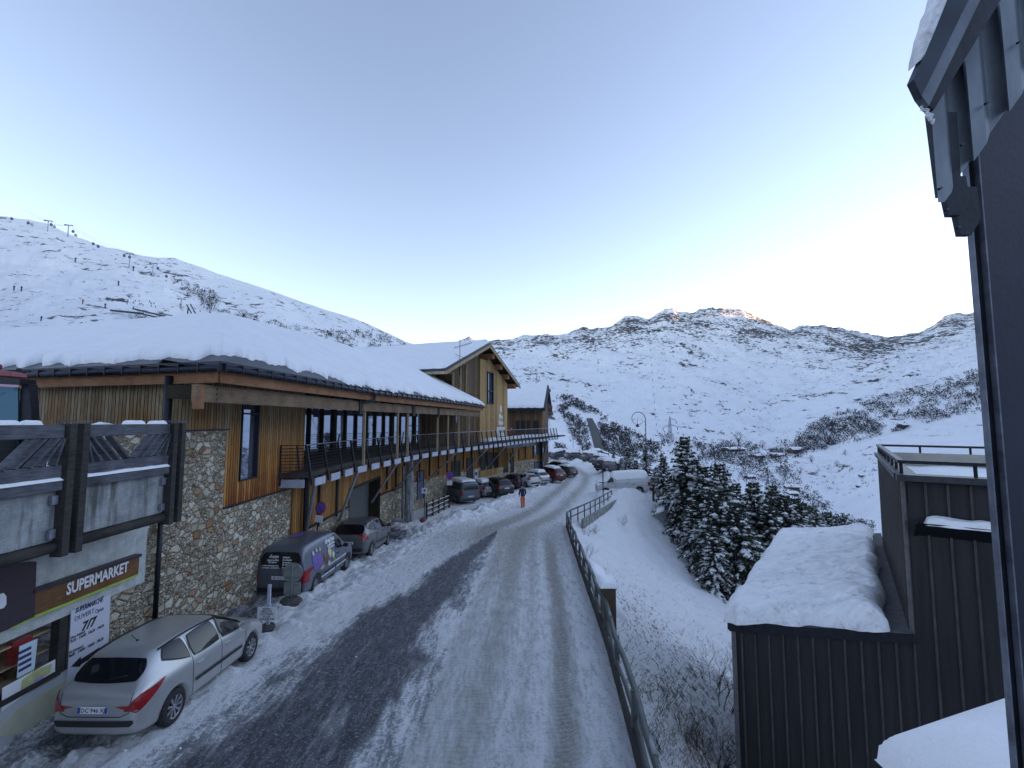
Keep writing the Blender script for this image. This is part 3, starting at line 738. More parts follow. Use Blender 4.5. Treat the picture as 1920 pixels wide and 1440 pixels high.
# ================================================================== helpers for facades
def V3(x, y, z): return Vector((x, y, z))
def wallstrip(mb, pts, z0, z1, th=0.25, side=1):
    """a wall along a plan polyline; z0/z1 numbers or per-vertex lists; thickness goes to the building side"""
    n = len(pts)
    za = z0 if isinstance(z0, (list, tuple)) else [z0] * n
    zb = z1 if isinstance(z1, (list, tuple)) else [z1] * n
    for i in range(n - 1):
        a = Vector((pts[i][0], pts[i][1])); b = Vector((pts[i + 1][0], pts[i + 1][1])); d = (b - a).normalized()
        nn = Vector((-d.y, d.x)) * th * side
        mb.extrude([(a.x, a.y, za[i]), (b.x, b.y, za[i + 1]), (b.x, b.y, zb[i + 1]), (a.x, a.y, zb[i])], (nn.x, nn.y, 0))
    return mb
def along(pts, step):
    out = []; L = 0
    P_ = [Vector(p) for p in pts]
    tot = sum((P_[i + 1] - P_[i]).length for i in range(len(P_) - 1))
    k = 0; s = 0
    while s <= tot + 1e-6:
        r = s; i = 0
        while i < len(P_) - 2 and r > (P_[i + 1] - P_[i]).length: r -= (P_[i + 1] - P_[i]).length; i += 1
        d = (P_[i + 1] - P_[i]).normalized(); out.append((P_[i] + d * r, d)); s += step(s) if callable(step) else step
    return out
def text_obj(name, s, mat, parent, origin, right, up, size, bold=0.0, ext=0.004, align='LEFT', shear=0.0, width=None):
    cu = bpy.data.curves.new(name, 'FONT'); cu.body = s; cu.size = size; cu.offset = bold; cu.extrude = ext; cu.align_x = align; cu.resolution_u = 2; cu.shear = shear
    to = bpy.data.objects.new(name, cu); scn.collection.objects.link(to)
    bpy.context.view_layer.update()
    dg = bpy.context.evaluated_depsgraph_get()
    me = bpy.data.meshes.new_from_object(to.evaluated_get(dg))
    bpy.data.objects.remove(to); 
    right = Vector(right).normalized(); up = Vector(up).normalized(); nrm = right.cross(up)
    if width:
        xs = [v.co.x for v in me.vertices]; k = width / max(1e-6, (max(xs) - min(xs)))
        for v in me.vertices: v.co.x *= k
    for v in me.vertices:
        c = v.co.copy(); v.co = Vector(origin) + right * c.x + up * c.y + nrm * c.z
    return link(name, me, mat, parent)
def disc(mb, c, nrm, r, th=0.02, n=28, sx=1.0):
    nrm = Vector(nrm).normalized(); up = Vector((0, 0, 1)); s = up.cross(nrm).normalized(); u = nrm.cross(s)
    c = Vector(c); poly = [c + (s * math.cos(2 * math.pi * k / n) * sx + u * math.sin(2 * math.pi * k / n)) * r for k in range(n)]
    mb.extrude(poly, nrm * th); return mb
def snow_between(name, low, high, nu, nv, th, mat, parent, edge=.3, amp=.04, fr=1.0, ragged=.12, seed=0, side_taper=True, big=0.0):
    """snow lying between two 3-D polylines (eave, ridge)"""
    def res(pl, n):
        p = np.array([list(q) for q in pl]); s = np.concatenate([[0], np.cumsum(np.linalg.norm(np.diff(p, axis=0), axis=1))]); s /= s[-1]
        t = np.linspace(0, 1, n); return np.stack([np.interp(t, s, p[:, k]) for k in range(3)], 1), np.linalg.norm(np.diff(p, axis=0), axis=1).sum()
    if len(low) == len(high):
        # keep matching corners together
        def seg(pl, w):
            out = []
            for i in range(len(pl) - 1):
                k = w[i]; a = np.array(list(pl[i])); b = np.array(list(pl[i + 1]))
                for j in range(k): out.append(a + (b - a) * j / k)
            out.append(np.array(list(pl[-1]))); return np.array(out)
        Ls = [(Vector(low[i + 1]) - Vector(low[i])).length for i in range(len(low) - 1)]; T = sum(Ls)
        w = [max(2, int(nu * l / T)) for l in Ls]; A = seg(low, w); B = seg(high, w); Lu = T
    else:
        A, Lu = res(low, nu); B, _ = res(high, nu)
    n = len(A); V = np.linspace(0, 1, nv) ** 1.3
    U = np.linspace(0, 1, n)
    Lv = np.linalg.norm(B - A, axis=1)
    rg_ = ragged * (fbm(U * Lu * 2.2 + seed, U * 0 + 1.7, 4) * 2) / np.maximum(Lv, .1)
    VV = V[:, None] + (1 - V[:, None]) ** 3 * rg_[None, :]
    P_ = A[None] * (1 - VV)[..., None] + B[None] * VV[..., None]
    dv = np.minimum(V, 1.0)[:, None] * Lv[None, :]; du = np.minimum(U, 1 - U)[None, :] * Lu + 0 * dv
    d = np.minimum(dv, du) if side_taper else dv
    t = np.clip(d / edge, 0, 1); h = th * np.sqrt(np.clip(1 - (1 - t) ** 2, 0, 1))
    nz = fbm(P_[..., 0] * fr + seed, P_[..., 1] * fr - seed, 5, .55) * amp
    lowp = np.exp(-dv / .5) * fbm(P_[..., 0] * 4 + seed, P_[..., 1] * 4, 3) * amp * 1.6
    P_[..., 2] += h + (nz + lowp) * t
    return grid_mesh(name, P_, mat, parent)

# ================================================================== RESORT BUILDING
XW = -8.6
bld = thing('resort_building', 'long timber and rubble-stone resort building with snow covered roofs and a raised walkway', 'building', (XW, 30, -6.5))
SPLIT = {'stone_plinth', 'gutter_bracket', 'beam_joint', 'wall_batten', 'purlin', 'gable_post', 'clerestory_window', 'far_window', 'bolt', 'corner_bracket', 'plinth_ledge', 'far_beam', 'lower_timber_wall', 'flashing', 'verge_board', 'fascia_board', 'eave_beam', 'gutter'}
def B(mb, name, mat, **k):
    if name in SPLIT:
        isl = mb.islands()
        if len(isl) > 1:
            for m_i in isl[:-1]: B(m_i, name, mat, **k)
            mb = isl[-1]
    o = mb.build(name, mat, None, **k); o.parent = bld; o.matrix_parent_inverse = Matrix.Translation((-XW, -30, 6.5)); return o
def BP(o, par=None):
    o.parent = par or bld
    if par is None: o.matrix_parent_inverse = Matrix.Translation((-XW, -30, 6.5))
    return o
perp = Vector((-.966, .26)); 
# --- stone and timber wall of the near end
W1 = 14.05; W2 = 18.35
mb = MB(); wallstrip(mb, [(XW, 9.45), (XW, W1)], -6.6, [-.265, -.22], .4); wallstrip(mb, [(XW, W1 + .001), (XW, W2)], -6.8, -2.58, .4); B(mb, 'stone_wall', M['stone'])
mb = MB()
mb.quad((XW, 12.1, -.265), (XW, W1, -.215), (XW, W1, 1.3), (XW, 12.1, 1.3))
w0, w1, wz0, wz1 = 14.8, 15.75, -1.86, .78
for a, b_, c, d in ((W1, w0, -2.575, 1.3), (w1, 19.35, -2.575, 1.3), (w0, w1, -2.575, wz0), (w0, w1, wz1, 1.3)):
    mb.quad((XW, a, c), (XW, b_, c), (XW, b_, d), (XW, a, d))
mb.quad((XW, 19.35, -2.575), (XW - .5, 19.35, -2.575), (XW - .5, 19.35, 1.3), (XW, 19.35, 1.3))
# end wall turning away to the left
e1 = Vector((XW, 12.1)) + perp * 16
mb.quad((XW, 12.1, -1.6), (e1.x, e1.y, -1.6), (e1.x, e1.y, 1.30), (XW, 12.1, 1.30))
B(mb, 'timber_wall', M['boards'], recalc=False)
mb = MB(); mb.box((XW + .012, (12.1 + W1) / 2, -.245), (.05, W1 - 11.9, .045)); mb.box((XW + .012, (W1 + W2) / 2, -2.58), (.06, W2 - W1, .05)); B(mb, 'flashing', M['metal_dark'])
fr = MB()
for y in (w0, w1): fr.box((XW - .02, y, (wz0 + wz1) / 2), (.14, .05, wz1 - wz0 + .05))
for z in (wz0, wz1, .25): fr.box((XW - .02, (w0 + w1) / 2, z), (.12, w1 - w0 - .05, .05))
wf = B(fr, 'window_frame', M['metal_dark'])
mb = MB(); mb.quad((XW - .10, w0, wz0), (XW - .10, w1, wz0), (XW - .10, w1, wz1), (XW - .10, w0, wz1)); o = mb.build('window_pane', M['window'], wf, recalc=False)
o.location = (0, 0, 0)
mb = MB(); mb.box((XW - .35, 19.0, -3.3), (.4, .7, 1.3)); B(mb, 'wall_return', M['soffit'])

# --- lower wall along the street
LW = [(XW + .05, 18.36), (XW + .05, 31.2), (-7.6, 37.5), (-5.2, 44.0), (-2.6, 49.5), (1.2, 57), (3.95, 60.2), (5.1, 68)]
def lw(s):      # point on lower wall by distance
    r = s
    for i in range(len(LW) - 1):
        a = Vector(LW[i]); b_ = Vector(LW[i + 1]); L = (b_ - a).length
        if r <= L or i == len(LW) - 2:
            d = (b_ - a) / L; return a + d * r, d
        r -= L
def lw_px(px):  # distance along the lower wall seen at an image column
    lo, hi = 0.0, 60.0
    u = (px - 960) / F
    for _ in range(50):
        m_ = (lo + hi) / 2; p, d = lw(m_)
        if p.x / p.y < u: lo = m_
        else: hi = m_
    return (lo + hi) / 2
def lower_panel(mb, s0, s1, z0, z1, out=0.0, th=.2):
    ss = [s0] + [s for s in np.cumsum([0] + [(Vector(LW[i + 1]) - Vector(LW[i])).length for i in range(len(LW) - 1)]) if s0 + .01 < s < s1 - .01] + [s1]
    pts = []
    for s in ss:
        p, d = lw(s); nn = Vector((d.y, -d.x)); pts.append((p.x + nn.x * out, p.y + nn.y * out))
    wallstrip(mb, pts, z0, z1, th)
g0, g1 = lw_px(659), lw_px(716)
SE = sum((Vector(LW[i + 1]) - Vector(LW[i])).length for i in range(len(LW) - 1))
mb = MB(); lower_panel(mb, 0, .95, -6.6, -2.12, .02); lower_panel(mb, .951, g0, -4.42, -2.12); lower_panel(mb, g0, g1, -3.62, -2.12); lower_panel(mb, g1, SE, -4.75, -2.12); B(mb, 'lower_timber_wall', M['boards_low'])
mb = MB(); lower_panel(mb, .951, g0, -6.9, -4.43, .02, .3); lower_panel(mb, g1 + .02, SE, -8, -4.76, .04, .3); B(mb, 'stone_plinth', M['stone'])
mb = MB(); lower_panel(mb, .951, g0, -4.47, -4.40, .08, .1); lower_panel(mb, g1, g1 + 8, -4.79, -4.72, .09, .1); B(mb, 'plinth_ledge', M['metal_dark'])
mb = MB(); lower_panel(mb, g0 + .02, g1 - .02, -7, -3.62, -.7, .1); gd = B(mb, 'garage_door', simple('grey_garage_door', (.10, .115, .11), .6, 0, .15, 3))
mb = MB()
for s in (g0, g1): lower_panel(mb, s - .06, s + .06, -7, -3.6, .03, .75)
lower_panel(mb, g0, g1, -3.64, -3.5, .03, .7); B(mb, 'garage_frame', M['soffit'])
# vertical slats in front of the lower wall
mb = MB()
rnd = random.Random(5)
for s in list(np.arange(2.4, g0 - .5, 2.1)) + list(np.arange(g1 + 1.2, SE - .3, 1.55)):
    p, d = lw(s); nn = Vector((d.y, -d.x)); q = p + nn * .05
    mb.box((q.x, q.y, -3.35), (.12, .09, 2.45), math.atan2(d.y, d.x) + math.pi / 2)
B(mb, 'wall_batten', M['dark_wood'])
def opening(pxa, pxb, ya, yb, name, mat, frame=True, out=.06):
    s0, s1 = lw_px(pxa), lw_px(pxb); p, d = lw((s0 + s1) / 2)
    za = at((pxa + pxb) / 2, ya, p.y).z; zb = at((pxa + pxb) / 2, yb, p.y).z
    m_ = MB(); lower_panel(m_, s0, s1, zb, za, out, .05)
    if frame:
        f = MB(); lower_panel(f, s0 - .08, s0, zb - .05, za + .08, out + .03, .1); lower_panel(f, s1, s1 + .08, zb - .05, za + .08, out + .03, .1); lower_panel(f, s0, s1, za, za + .08, out + .03, .1)
        fo = B(f, name + '_frame', M['dark_wood']); o = m_.build(name, mat, fo); return fo
    return B(m_, name, mat)
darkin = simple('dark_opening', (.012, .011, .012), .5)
bluedoor = simple('blue_grey_door', (.07, .10, .17), .55, 0, .2, 6)
opening(627, 634, 886, 898, 'vent', M['metal_dark'], False, .05)
opening(784, 795, 884, 935, 'door', bluedoor)
opening(848, 862, 866, 905, 'door', darkin)
opening(876, 886, 860, 906, 'door', darkin)
for a, b_ in ((902, 909), (914, 922), (926, 932), (944, 951), (957, 962)): opening(a, b_, 850, 886, 'window', darkin)
opening(1001, 1019, 834, 852, 'window', M['window'])
opening(1001, 1019, 866, 886, 'garage_door', simple('far_garage_door', (.12, .14, .17), .5))
mb = MB(); lower_panel(mb, lw_px(898), lw_px(936), -5.7, -5.05, .12, .06); B(mb, 'bench_panel', M['boards_yellow'])
mb = MB(); lower_panel(mb, lw_px(938), lw_px(1000), -3.05, -2.25, .35, .15); B(mb, 'concrete_edge_beam', M['concrete'])
# --- deck of the raised walkway
DK = [(-7.6, 17.6), (-7.5, 22.0), (-6.3, 30.5), (-4.6, 36.5), (-2.65, 42.0), (-.2, 48.5), (2.5, 55.0), (6.5, 63.6)]
ZD = -1.95
inner = [(7.6, 66.5), (4.5, 68), (3.5, 60.2), (-1.2, 56), (-.6, 51.0), (-3.2, 44.0), (-5.1, 39.2), (-7.4, 37.4), (-11.9, 25.2), (-11.9, 19.4), (XW, 19.4), (XW, 17.3)]
mb = MB(); mb.prism(DK + inner, ZD - .16, ZD); deck = B(mb, 'walkway_deck', M['deck_wood'])
mb = MB()
for i in range(len(DK) - 1): mb.bar((*DK[i], ZD - .03), (*DK[i + 1], ZD - .03), .08, .2)
mb.bar((XW, 17.3, ZD - .05), (*DK[0], ZD - .05), .08, .2); B(mb, 'deck_edge_board', M['dark_wood'])
posts = along([(*p, 0) for p in DK], lambda s: 1.5 if s < 24 else 1.12)
tops = []
for i, (p, d) in enumerate(posts):
    nn = Vector((d.y, -d.x, 0))
    a = Vector((p.x, p.y, ZD - .42)) + nn * .12; b_ = Vector((p.x, p.y, ZD + 1.05)) - nn * .16
    m_ = MB(); m_.bar(a, b_, .055, .09, up=(nn.x, nn.y, 0)); B(m_, 'railing_post', M['rail_metal']); tops.append((a, b_))
    if i < len(posts) - 1:
        q, dq = posts[i + 1]; seg = (q - p); c = p + seg * .5; n2 = Vector((seg.y, -seg.x, 0)).normalized()
        m_ = MB(); m_.box((c.x + n2.x * .1, c.y + n2.y * .1, ZD - .36), (seg.length * .62, .03, .30), math.atan2(seg.y, seg.x)); B(m_, 'edge_plate', M['galv_plate'])
for k in range(9):
    t = .36 + .64 * k / 8
    m_ = MB(); m_.tube([a.lerp(b_, t) for a, b_ in tops], .022 if k == 8 else .011, 5)
    if k == 8: B(m_, 'handrail', M['galv'])
    else:
        if k == 0: bars = MB()
        bars.v += []; n = len(bars.v); bars.v += m_.v; bars.f += [tuple(i + n for i in f) for f in m_.f]
a0, b0 = tops[0]; wl = Vector((XW, 17.3, ZD))
for k in range(9):
    t = .36 + .64 * k / 8; q = a0.lerp(b0, t); bars.tube([q, Vector((XW + .02, 17.35, q.z))], .016, 5)
for tt in (0.35, 0.97):
    q0 = a0.lerp(Vector((XW, 17.35, a0.z)), tt); q1 = b0.lerp(Vector((XW, 17.35, b0.z)), tt); bars.bar(q0, q1, .05, .05)
B(bars, 'railing_bars', M['rail_metal'])
mb = MB(); mb.box((-8.15, 17.45, ZD - .36), (.9, .03, .3)); B(mb, 'edge_plate', M['galv_plate'])
def dk_px(px):
    best = None
    for p, d in along([(*q, 0) for q in DK], .05):
        e = abs((px - 960) / F - p.x / p.y)
        if best is None or e < best[0]: best = (e, p, d)
    return best[1], best[2]
for px_ in (604, 682, 757, 804, 868, 925, 957, 984, 1030):
    p, d = dk_px(px_); nn = Vector((d.y, -d.x, 0))
    # foot on the wall a little way towards the camera
    best = min((((Vector((*lw(s)[0], 0)) - (Vector((p.x, p.y, 0)) - nn * 2.4)).length, s) for s in np.arange(0, SE, .25)))
    q, dq = lw(max(.9, best[1] - .3)); m_ = MB()
    m_.tube([Vector((p.x, p.y, ZD - .2)) - nn * .1, Vector((q.x, q.y, -4.85)) + Vector((dq.y, -dq.x, 0)) * .12], .07, 8)
    B(m_, 'strut', M['galv'])
m_ = MB(); m_.tube([(-8.35, 19.15, -6.6), (-8.35, 19.15, -2.1)], .11, 10); B(m_, 'steel_column', M['metal_dark'])
cpt = at(768, 900, 33.0); m_ = MB(); m_.lathe([(.0, -7.0), (.32, -7.0), (.32, -4.0), (.36, -3.98), (.36, -3.85), (.26, -3.8), (.26, -2.15), (0, -2.15)], 16, 'Z', (cpt.x, 33.0, 0)); B(m_, 'concrete_column', M['concrete'], smooth=False)
m_ = MB(); m_.tube([(cpt.x - .55, 33.4, -6.9), (cpt.x - .55, 33.4, -3.2)], .09, 8); B(m_, 'drainpipe', M['galv'])
# snow lying along the far deck
lowp = [(-2.2, 43.6, ZD), (-.3, 48.6, ZD), (2.3, 54.9, ZD), (6.2, 63.2, ZD)]; hip = [(-3.1, 44.4, ZD), (-1.2, 49.2, ZD), (1.0, 56, ZD), (4.6, 64, ZD)]
BP(snow_between('deck_snow', lowp, hip, 90, 10, .28, M['snow'], None, .25, .12, 1.5, .2, 3))

# --- glazed wall, posts
GL = [(-11.8, 25.3), (-7.35, 37.5)]
def gl(t): return Vector((lerp(GL[0][0], GL[1][0], t), lerp(GL[0][1], GL[1][1], t), 0))
gd_ = (gl(1) - gl(0)).normalized(); gn = Vector((gd_.y, -gd_.x, 0)); GLn = 13
for k in range(GLn):
    a = gl(k / GLn); b_ = gl((k + 1) / GLn)
    m_ = MB(); m_.extrude([(a.x, a.y, ZD), (b_.x, b_.y, ZD), (b_.x, b_.y, 1.9), (a.x, a.y, 1.9)], -gn * .03); pane = B(m_, 'window_pane', M['window'], recalc=True)
    m_ = MB(); wd = .16 if k % 3 else .34
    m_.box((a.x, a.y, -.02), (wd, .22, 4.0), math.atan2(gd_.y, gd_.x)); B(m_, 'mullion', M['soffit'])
m_ = MB(); a, b_ = gl(0), gl(1)
for z, h in ((ZD + .1, .2), (1.05, .12), (1.75, .5)): m_.bar((a.x + gn.x * .05, a.y + gn.y * .05, z), (b_.x + gn.x * .05, b_.y + gn.y * .05, z), .14, h)
B(m_, 'window_transom', M['soffit'])
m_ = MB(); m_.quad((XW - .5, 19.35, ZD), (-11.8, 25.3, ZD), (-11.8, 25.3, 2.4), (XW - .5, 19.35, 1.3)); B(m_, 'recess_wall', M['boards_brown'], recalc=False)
# recessed timber wall between the glazing and the tall gable
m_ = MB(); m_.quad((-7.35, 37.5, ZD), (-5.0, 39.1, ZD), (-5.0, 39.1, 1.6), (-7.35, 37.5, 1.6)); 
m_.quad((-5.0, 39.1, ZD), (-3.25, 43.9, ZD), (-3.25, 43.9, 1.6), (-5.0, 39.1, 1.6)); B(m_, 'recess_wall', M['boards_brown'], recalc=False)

# --- main roof
E0 = Vector((-7.15, 11.3, 1.34)); E1 = Vector((-6.25, 20.9, 1.33)); E2 = Vector((-3.45, 34.8, 1.30)); E3 = Vector((-2.45, 40.6, 1.28))
L1 = Vector((E0.x + perp.x * 17, E0.y + perp.y * 17, 1.34))
R0 = Vector((-11.4, 18.1, 3.9)); R1 = Vector((-9.7, 24.3, 3.9)); R2 = Vector((-8.3, 32.5, 3.9)); R3 = Vector((-7.4, 40.5, 3.9)); RL = Vector((R0.x + perp.x * 14, R0.y + perp.y * 14, 3.9))
m_ = MB(); U_ = Vector((0, 0, .14))
lowc = [L1, E0, E1, E2, E3]; higc = [RL, R0, R1, R2, R3]
for i in range(4):
    a, b_, c, d = lowc[i], lowc[i + 1], higc[i + 1], higc[i]
    m_.add([a, b_, c, d, a + U_, b_ + U_, c + U_, d + U_], [(0, 3, 2, 1), (4, 5, 6, 7), (0, 1, 5, 4), (2, 3, 7, 6)] + ([(0, 4, 7, 3)] if i == 0 else []) + ([(1, 2, 6, 5)] if i == 3 else []))
roof = B(m_, 'roof', M['metal_gutter'], recalc=False)
up_ = lambda a, b_, t: a.lerp(b_, t) + U_
low_s = [up_(L1, RL, .01), up_(E0, R0, .07), up_(E1, R1, .03), up_(E2, R2, .02), up_(E3, R3, .02)]
BP(snow_between('roof_snow', low_s, [p + U_ for p in higc], 520, 90, .27, M['snow'], None, .55, .07, .7, .36, 2))
# far slope of the main roof, seen only from elsewhere
m_ = MB(); bk = Vector((-7, 4, -2.2))
m_.quad(RL + U_, R0 + U_, R0 + bk + U_, RL + bk + U_); m_.quad(R0 + U_, R3 + U_, R3 + bk + U_, R0 + bk + U_); B(m_, 'back_roof', M['snow'], recalc=False)
# soffit, fascia, beam, gutter, snow guards
def off_in(p, k, z): # towards the ridge side
    return p
FA = MB(); BE = MB(); GU = MB(); 
eav = [E0, E1, E2, E3]
def shift(pts, inn, dz):
    out = []
    for i, p in enumerate(pts):
        a = pts[max(i - 1, 0)]; b_ = pts[min(i + 1, len(pts) - 1)]; d = (b_ - a); d.z = 0; d.normalize(); nn = Vector((-d.y, d.x, 0)); out.append(p + nn * inn + Vector((0, 0, dz)))
    return out
f1 = shift(eav, .10, -.24); 
for i in range(3): FA.bar(f1[i], f1[i + 1], .06, .30)
pL0 = Vector((E0.x - .02, E0.y + .10, E0.z - .24)); pL1 = L1 + Vector((0, .1, -.24)); FA.bar(pL0 + Vector((.0, .0, 0)), pL1, .06, .30)
B(FA, 'fascia_board', M['beam_red'])
b1 = shift(eav, .42, -.66)
for i in range(3): BE.bar(b1[i] - (b1[1] - b1[0]).normalized() * (.25 if i == 0 else 0), b1[i + 1], .18, .42)
B(BE, 'eave_beam', M['beam'])
g_ = shift(eav, -.07, -.04); GU.tube(g_, .085, 8)
gl_ = [Vector((E0.x + .07, E0.y - .07, E0.z - .04)), L1 + Vector((0, -.07, -.04))]; GU.tube(gl_, .085, 8)
B(GU, 'gutter', M['metal_gutter'], smooth=True)
m_ = MB()
for (p, d) in along([tuple(q) for q in g_], .62): m_.box((p.x, p.y, p.z + .02), (.2, .035, .2), math.atan2(d.y, d.x) + math.pi / 2)
for (p, d) in along([tuple(q) for q in gl_], .62): m_.box((p.x, p.y, p.z + .02), (.2, .035, .2), math.atan2(d.y, d.x) + math.pi / 2)
B(m_, 'gutter_bracket', M['metal_dark'])
m_ = MB(); sf = shift(eav, .05, -.05); si = shift(eav, 2.2, .55)
for i in range(3): m_.quad(sf[i], sf[i + 1], si[i + 1] + Vector((0, 0, -.25)), si[i] + Vector((0, 0, -.25)))
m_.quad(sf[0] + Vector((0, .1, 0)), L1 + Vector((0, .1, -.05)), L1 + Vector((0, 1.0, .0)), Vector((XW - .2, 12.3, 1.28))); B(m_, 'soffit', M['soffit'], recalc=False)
# bracket at the corner
m_ = MB(); cx_ = b1[0]; m_.box((cx_.x, cx_.y - .15, cx_.z - .10), (.17, .2, .58)); cb = B(m_, 'corner_bracket', M['beam_red'], bevel=.01)
m_ = MB(); m_.box((cx_.x - .62, cx_.y + .42, cx_.z + .06), (1.0, .2, .34)); B(m_, 'recess_beam', M['soffit'])
m_ = MB()
for k in range(3): disc(m_, (b1[0].x + .105, b1[0].y + .35, b1[0].z + .13 - k * .13), (1, -.08, 0), .035, .02, 12)
B(m_, 'bolt', M['metal_dark'])
# beam hangers every bay
m_ = MB()
for px_ in (672, 772, 820): 
    p, d = min((((abs((px_ - 960) / F - p.x / p.y)), i, p, d) for i, (p, d) in enumerate(along([tuple(q) for q in b1], .1))), key=lambda t: t[:2])[2:]
    m_.box((p.x + .03, p.y, p.z - .05), (.26, .3, .62), math.atan2(d.y, d.x) + math.pi / 2)
B(m_, 'beam_joint', M['dark_wood'])
for px_ in (684, 747, 765, 821, 841, 861, 880):
    inn = shift(eav, .45, 0)
    p = min((((abs((px_ - 960) / F - q.x / q.y)), i, q) for i, (q, d) in enumerate(along([tuple(q) for q in inn], .08))), key=lambda t: t[:2])[2]
    m_ = MB(); m_.box((p.x, p.y, (ZD + .72) / 2), (.10, .10, .72 - ZD)); B(m_, 'timber_post', M['pale_wood'])
# gutter outlets
def downpipe(pts, r=.055): 
    m_ = MB(); m_.tube(pts, r, 8); return B(m_, 'downpipe', M['metal_dark'], smooth=True)
pe = E1 + Vector((.07, .0, -.1)); downpipe([pe, pe + Vector((-.02, 0, -.28)), pe + Vector((-.5, -.7, -.45)), pe + Vector((-.95, -.9, -.62)), pe + Vector((-1.0, -.9, -.8))], .07)
pL = at(318, 705, 11.75); downpipe([pL, Vector((pL.x, pL.y - .02, -2.0))], .10)
pd = onplane(300, 1000, (XW + .12, 0, 0), (1, 0, 0)); downpipe([Vector((pd.x, pd.y, -1.9)), Vector((pd.x, pd.y, -5.0))], .055)
m_ = MB(); q = at(856, 770, 36.0); m_.lathe([(.0, .25), (.09, .2), (.07, -.2), (.035, -.7), (.0, -1.0)], 9, 'Z', q); B(m_, 'icicle', M['snow'], smooth=True)

# --- tall gable block
dg_ = Vector((.342, .94, 0)); ng = Vector((.94, -.342, 0))
AP = Vector((-2.15, 44.3, 7.35)); TL = Vector((-5.2, 36.0, 3.90)); TR_ = Vector((.92, 52.6, 3.90)); BK = -ng * 17
def gtop(p):
    s = (Vector((p[0], p[1], 0)) - Vector((AP.x, AP.y, 0))).dot(dg_); return AP.z - .42 - abs(s) * .395
m_ = MB(); th = Vector((0, 0, .22))
for a, b_ in ((TL, AP), (AP, TR_)):
    m_.add([a, b_, b_ + BK, a + BK, a + th, b_ + th, b_ + BK + th, a + BK + th], [(0, 3, 2, 1), (4, 5, 6, 7), (0, 1, 5, 4), (1, 2, 6, 5), (2, 3, 7, 6), (3, 0, 4, 7)])
B(m_, 'gable_roof', M['metal_gutter'])
lo = [TL + th + BK, TL + th - ng * .1]; hi = [AP + th + BK, AP + th - ng * .1]
BP(snow_between('gable_roof_snow', lo, hi, 90, 40, .34, M['snow'], None, .3, .06, .6, .15, 5))
lo = [TR_ + th - ng * .1, TR_ + th + BK]; hi = [AP + th - ng * .1, AP + th + BK]
BP(snow_between('gable_roof_snow', lo, hi, 60, 20, .34, M['snow'], None, .3, .06, .6, .15, 6))
m_ = MB()
for a, b_ in ((TL, AP), (AP, TR_)): m_.bar(a + Vector((0, 0, -.12)) + ng * .03, b_ + Vector((0, 0, -.12)) + ng * .03, .07, .26)
m_.bar(TL + Vector((0, 0, -.1)), TL + BK + Vector((0, 0, -.1)), .06, .22)
B(m_, 'verge_board', M['pale_wood'])
m_ = MB()
for a, b_ in ((TL, AP), (AP, TR_)): m_.quad(a + Vector((0, 0, -.02)) - ng * .05, b_ + Vector((0, 0, -.02)) - ng * .05, b_ + Vector((0, 0, -.02)) - ng * 2.6, a + Vector((0, 0, -.02)) - ng * 2.6)
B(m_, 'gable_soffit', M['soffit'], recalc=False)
m_ = MB()
for k, s in enumerate((1.3, 3.4, 5.5, 7.7)):
    c = Vector((AP.x, AP.y, 0)) + dg_ * s; z = AP.z - .395 * s - .42
    m_.box((c.x - ng.x * .85, c.y - ng.y * .85, z), (1.5, .5, .5), math.atan2(ng.y, ng.x))
for s in (-2.4, -5.0, -7.6):
    c = Vector((AP.x, AP.y, 0)) + dg_ * s; z = AP.z + .395 * s - .35
    m_.box((c.x - ng.x * 1.0, c.y - ng.y * 1.0, z), (1.6, .22, .35), math.atan2(ng.y, ng.x))
B(m_, 'purlin', M['beam_red'], bevel=.01)
Y0 = Vector((-3.05, 44.1)); Y1 = Vector((-.50, 51.1)); dy = (Y1 - Y0).normalized(); Ly = (Y1 - Y0).length
def yp(t): return Y0 + dy * t
wa, wb = 1.75, 3.2; tw0, tw1 = 1.75, 4.9
m_ = MB()
def yq(t0, t1, z0, z1a, z1b):
    a, b_ = yp(t0), yp(t1); m_.quad((a.x, a.y, z0), (b_.x, b_.y, z0), (b_.x, b_.y, z1b), (a.x, a.y, z1a))
yq(0, wa, ZD, gtop(yp(0)) - .75, gtop(yp(wa)) - .4); yq(wb, Ly, ZD, gtop(yp(wb)) - .1, gtop(yp(Ly)) - .1); yq(wa, wb, ZD, tw0, tw0); yq(wa, wb, tw1, gtop(yp(wa)), gtop(yp(wb)))
a, b_ = yp(Ly), yp(Ly) + Vector((-ng.x, -ng.y)) * 6; m_.quad((a.x, a.y, -5), (b_.x, b_.y, -5), (b_.x, b_.y, 3.7), (a.x, a.y, 3.7))
a, b_ = yp(0), yp(0) + Vector((-ng.x, -ng.y)) * 1.0; m_.quad((a.x, a.y, ZD), (b_.x, b_.y, ZD), (b_.x, b_.y, 6.0), (a.x, a.y, 6.0))
B(m_, 'gable_wall', M['boards_yellow'], recalc=False)
m_ = MB(); a, b_ = yp(wa), yp(wb); nn2 = Vector((ng.x, ng.y, 0))
m_.quad((a.x - ng.x * .15, a.y - ng.y * .15, tw0), (b_.x - ng.x * .15, b_.y - ng.y * .15, tw0), (b_.x - ng.x * .15, b_.y - ng.y * .15, tw1), (a.x - ng.x * .15, a.y - ng.y * .15, tw1))
tp = B(m_, 'window_pane', M['window'], recalc=False)
m_ = MB()
for q in (a, b_): m_.box((q.x, q.y, (tw0 + tw1) / 2), (.12, .2, tw1 - tw0), math.atan2(dy.y, dy.x))
for z in (tw0, (tw0 + tw1) / 2 - .3, tw1): m_.bar((a.x, a.y, z), (b_.x, b_.y, z), .12, .1)
B(m_, 'window_frame', M['metal_dark'])
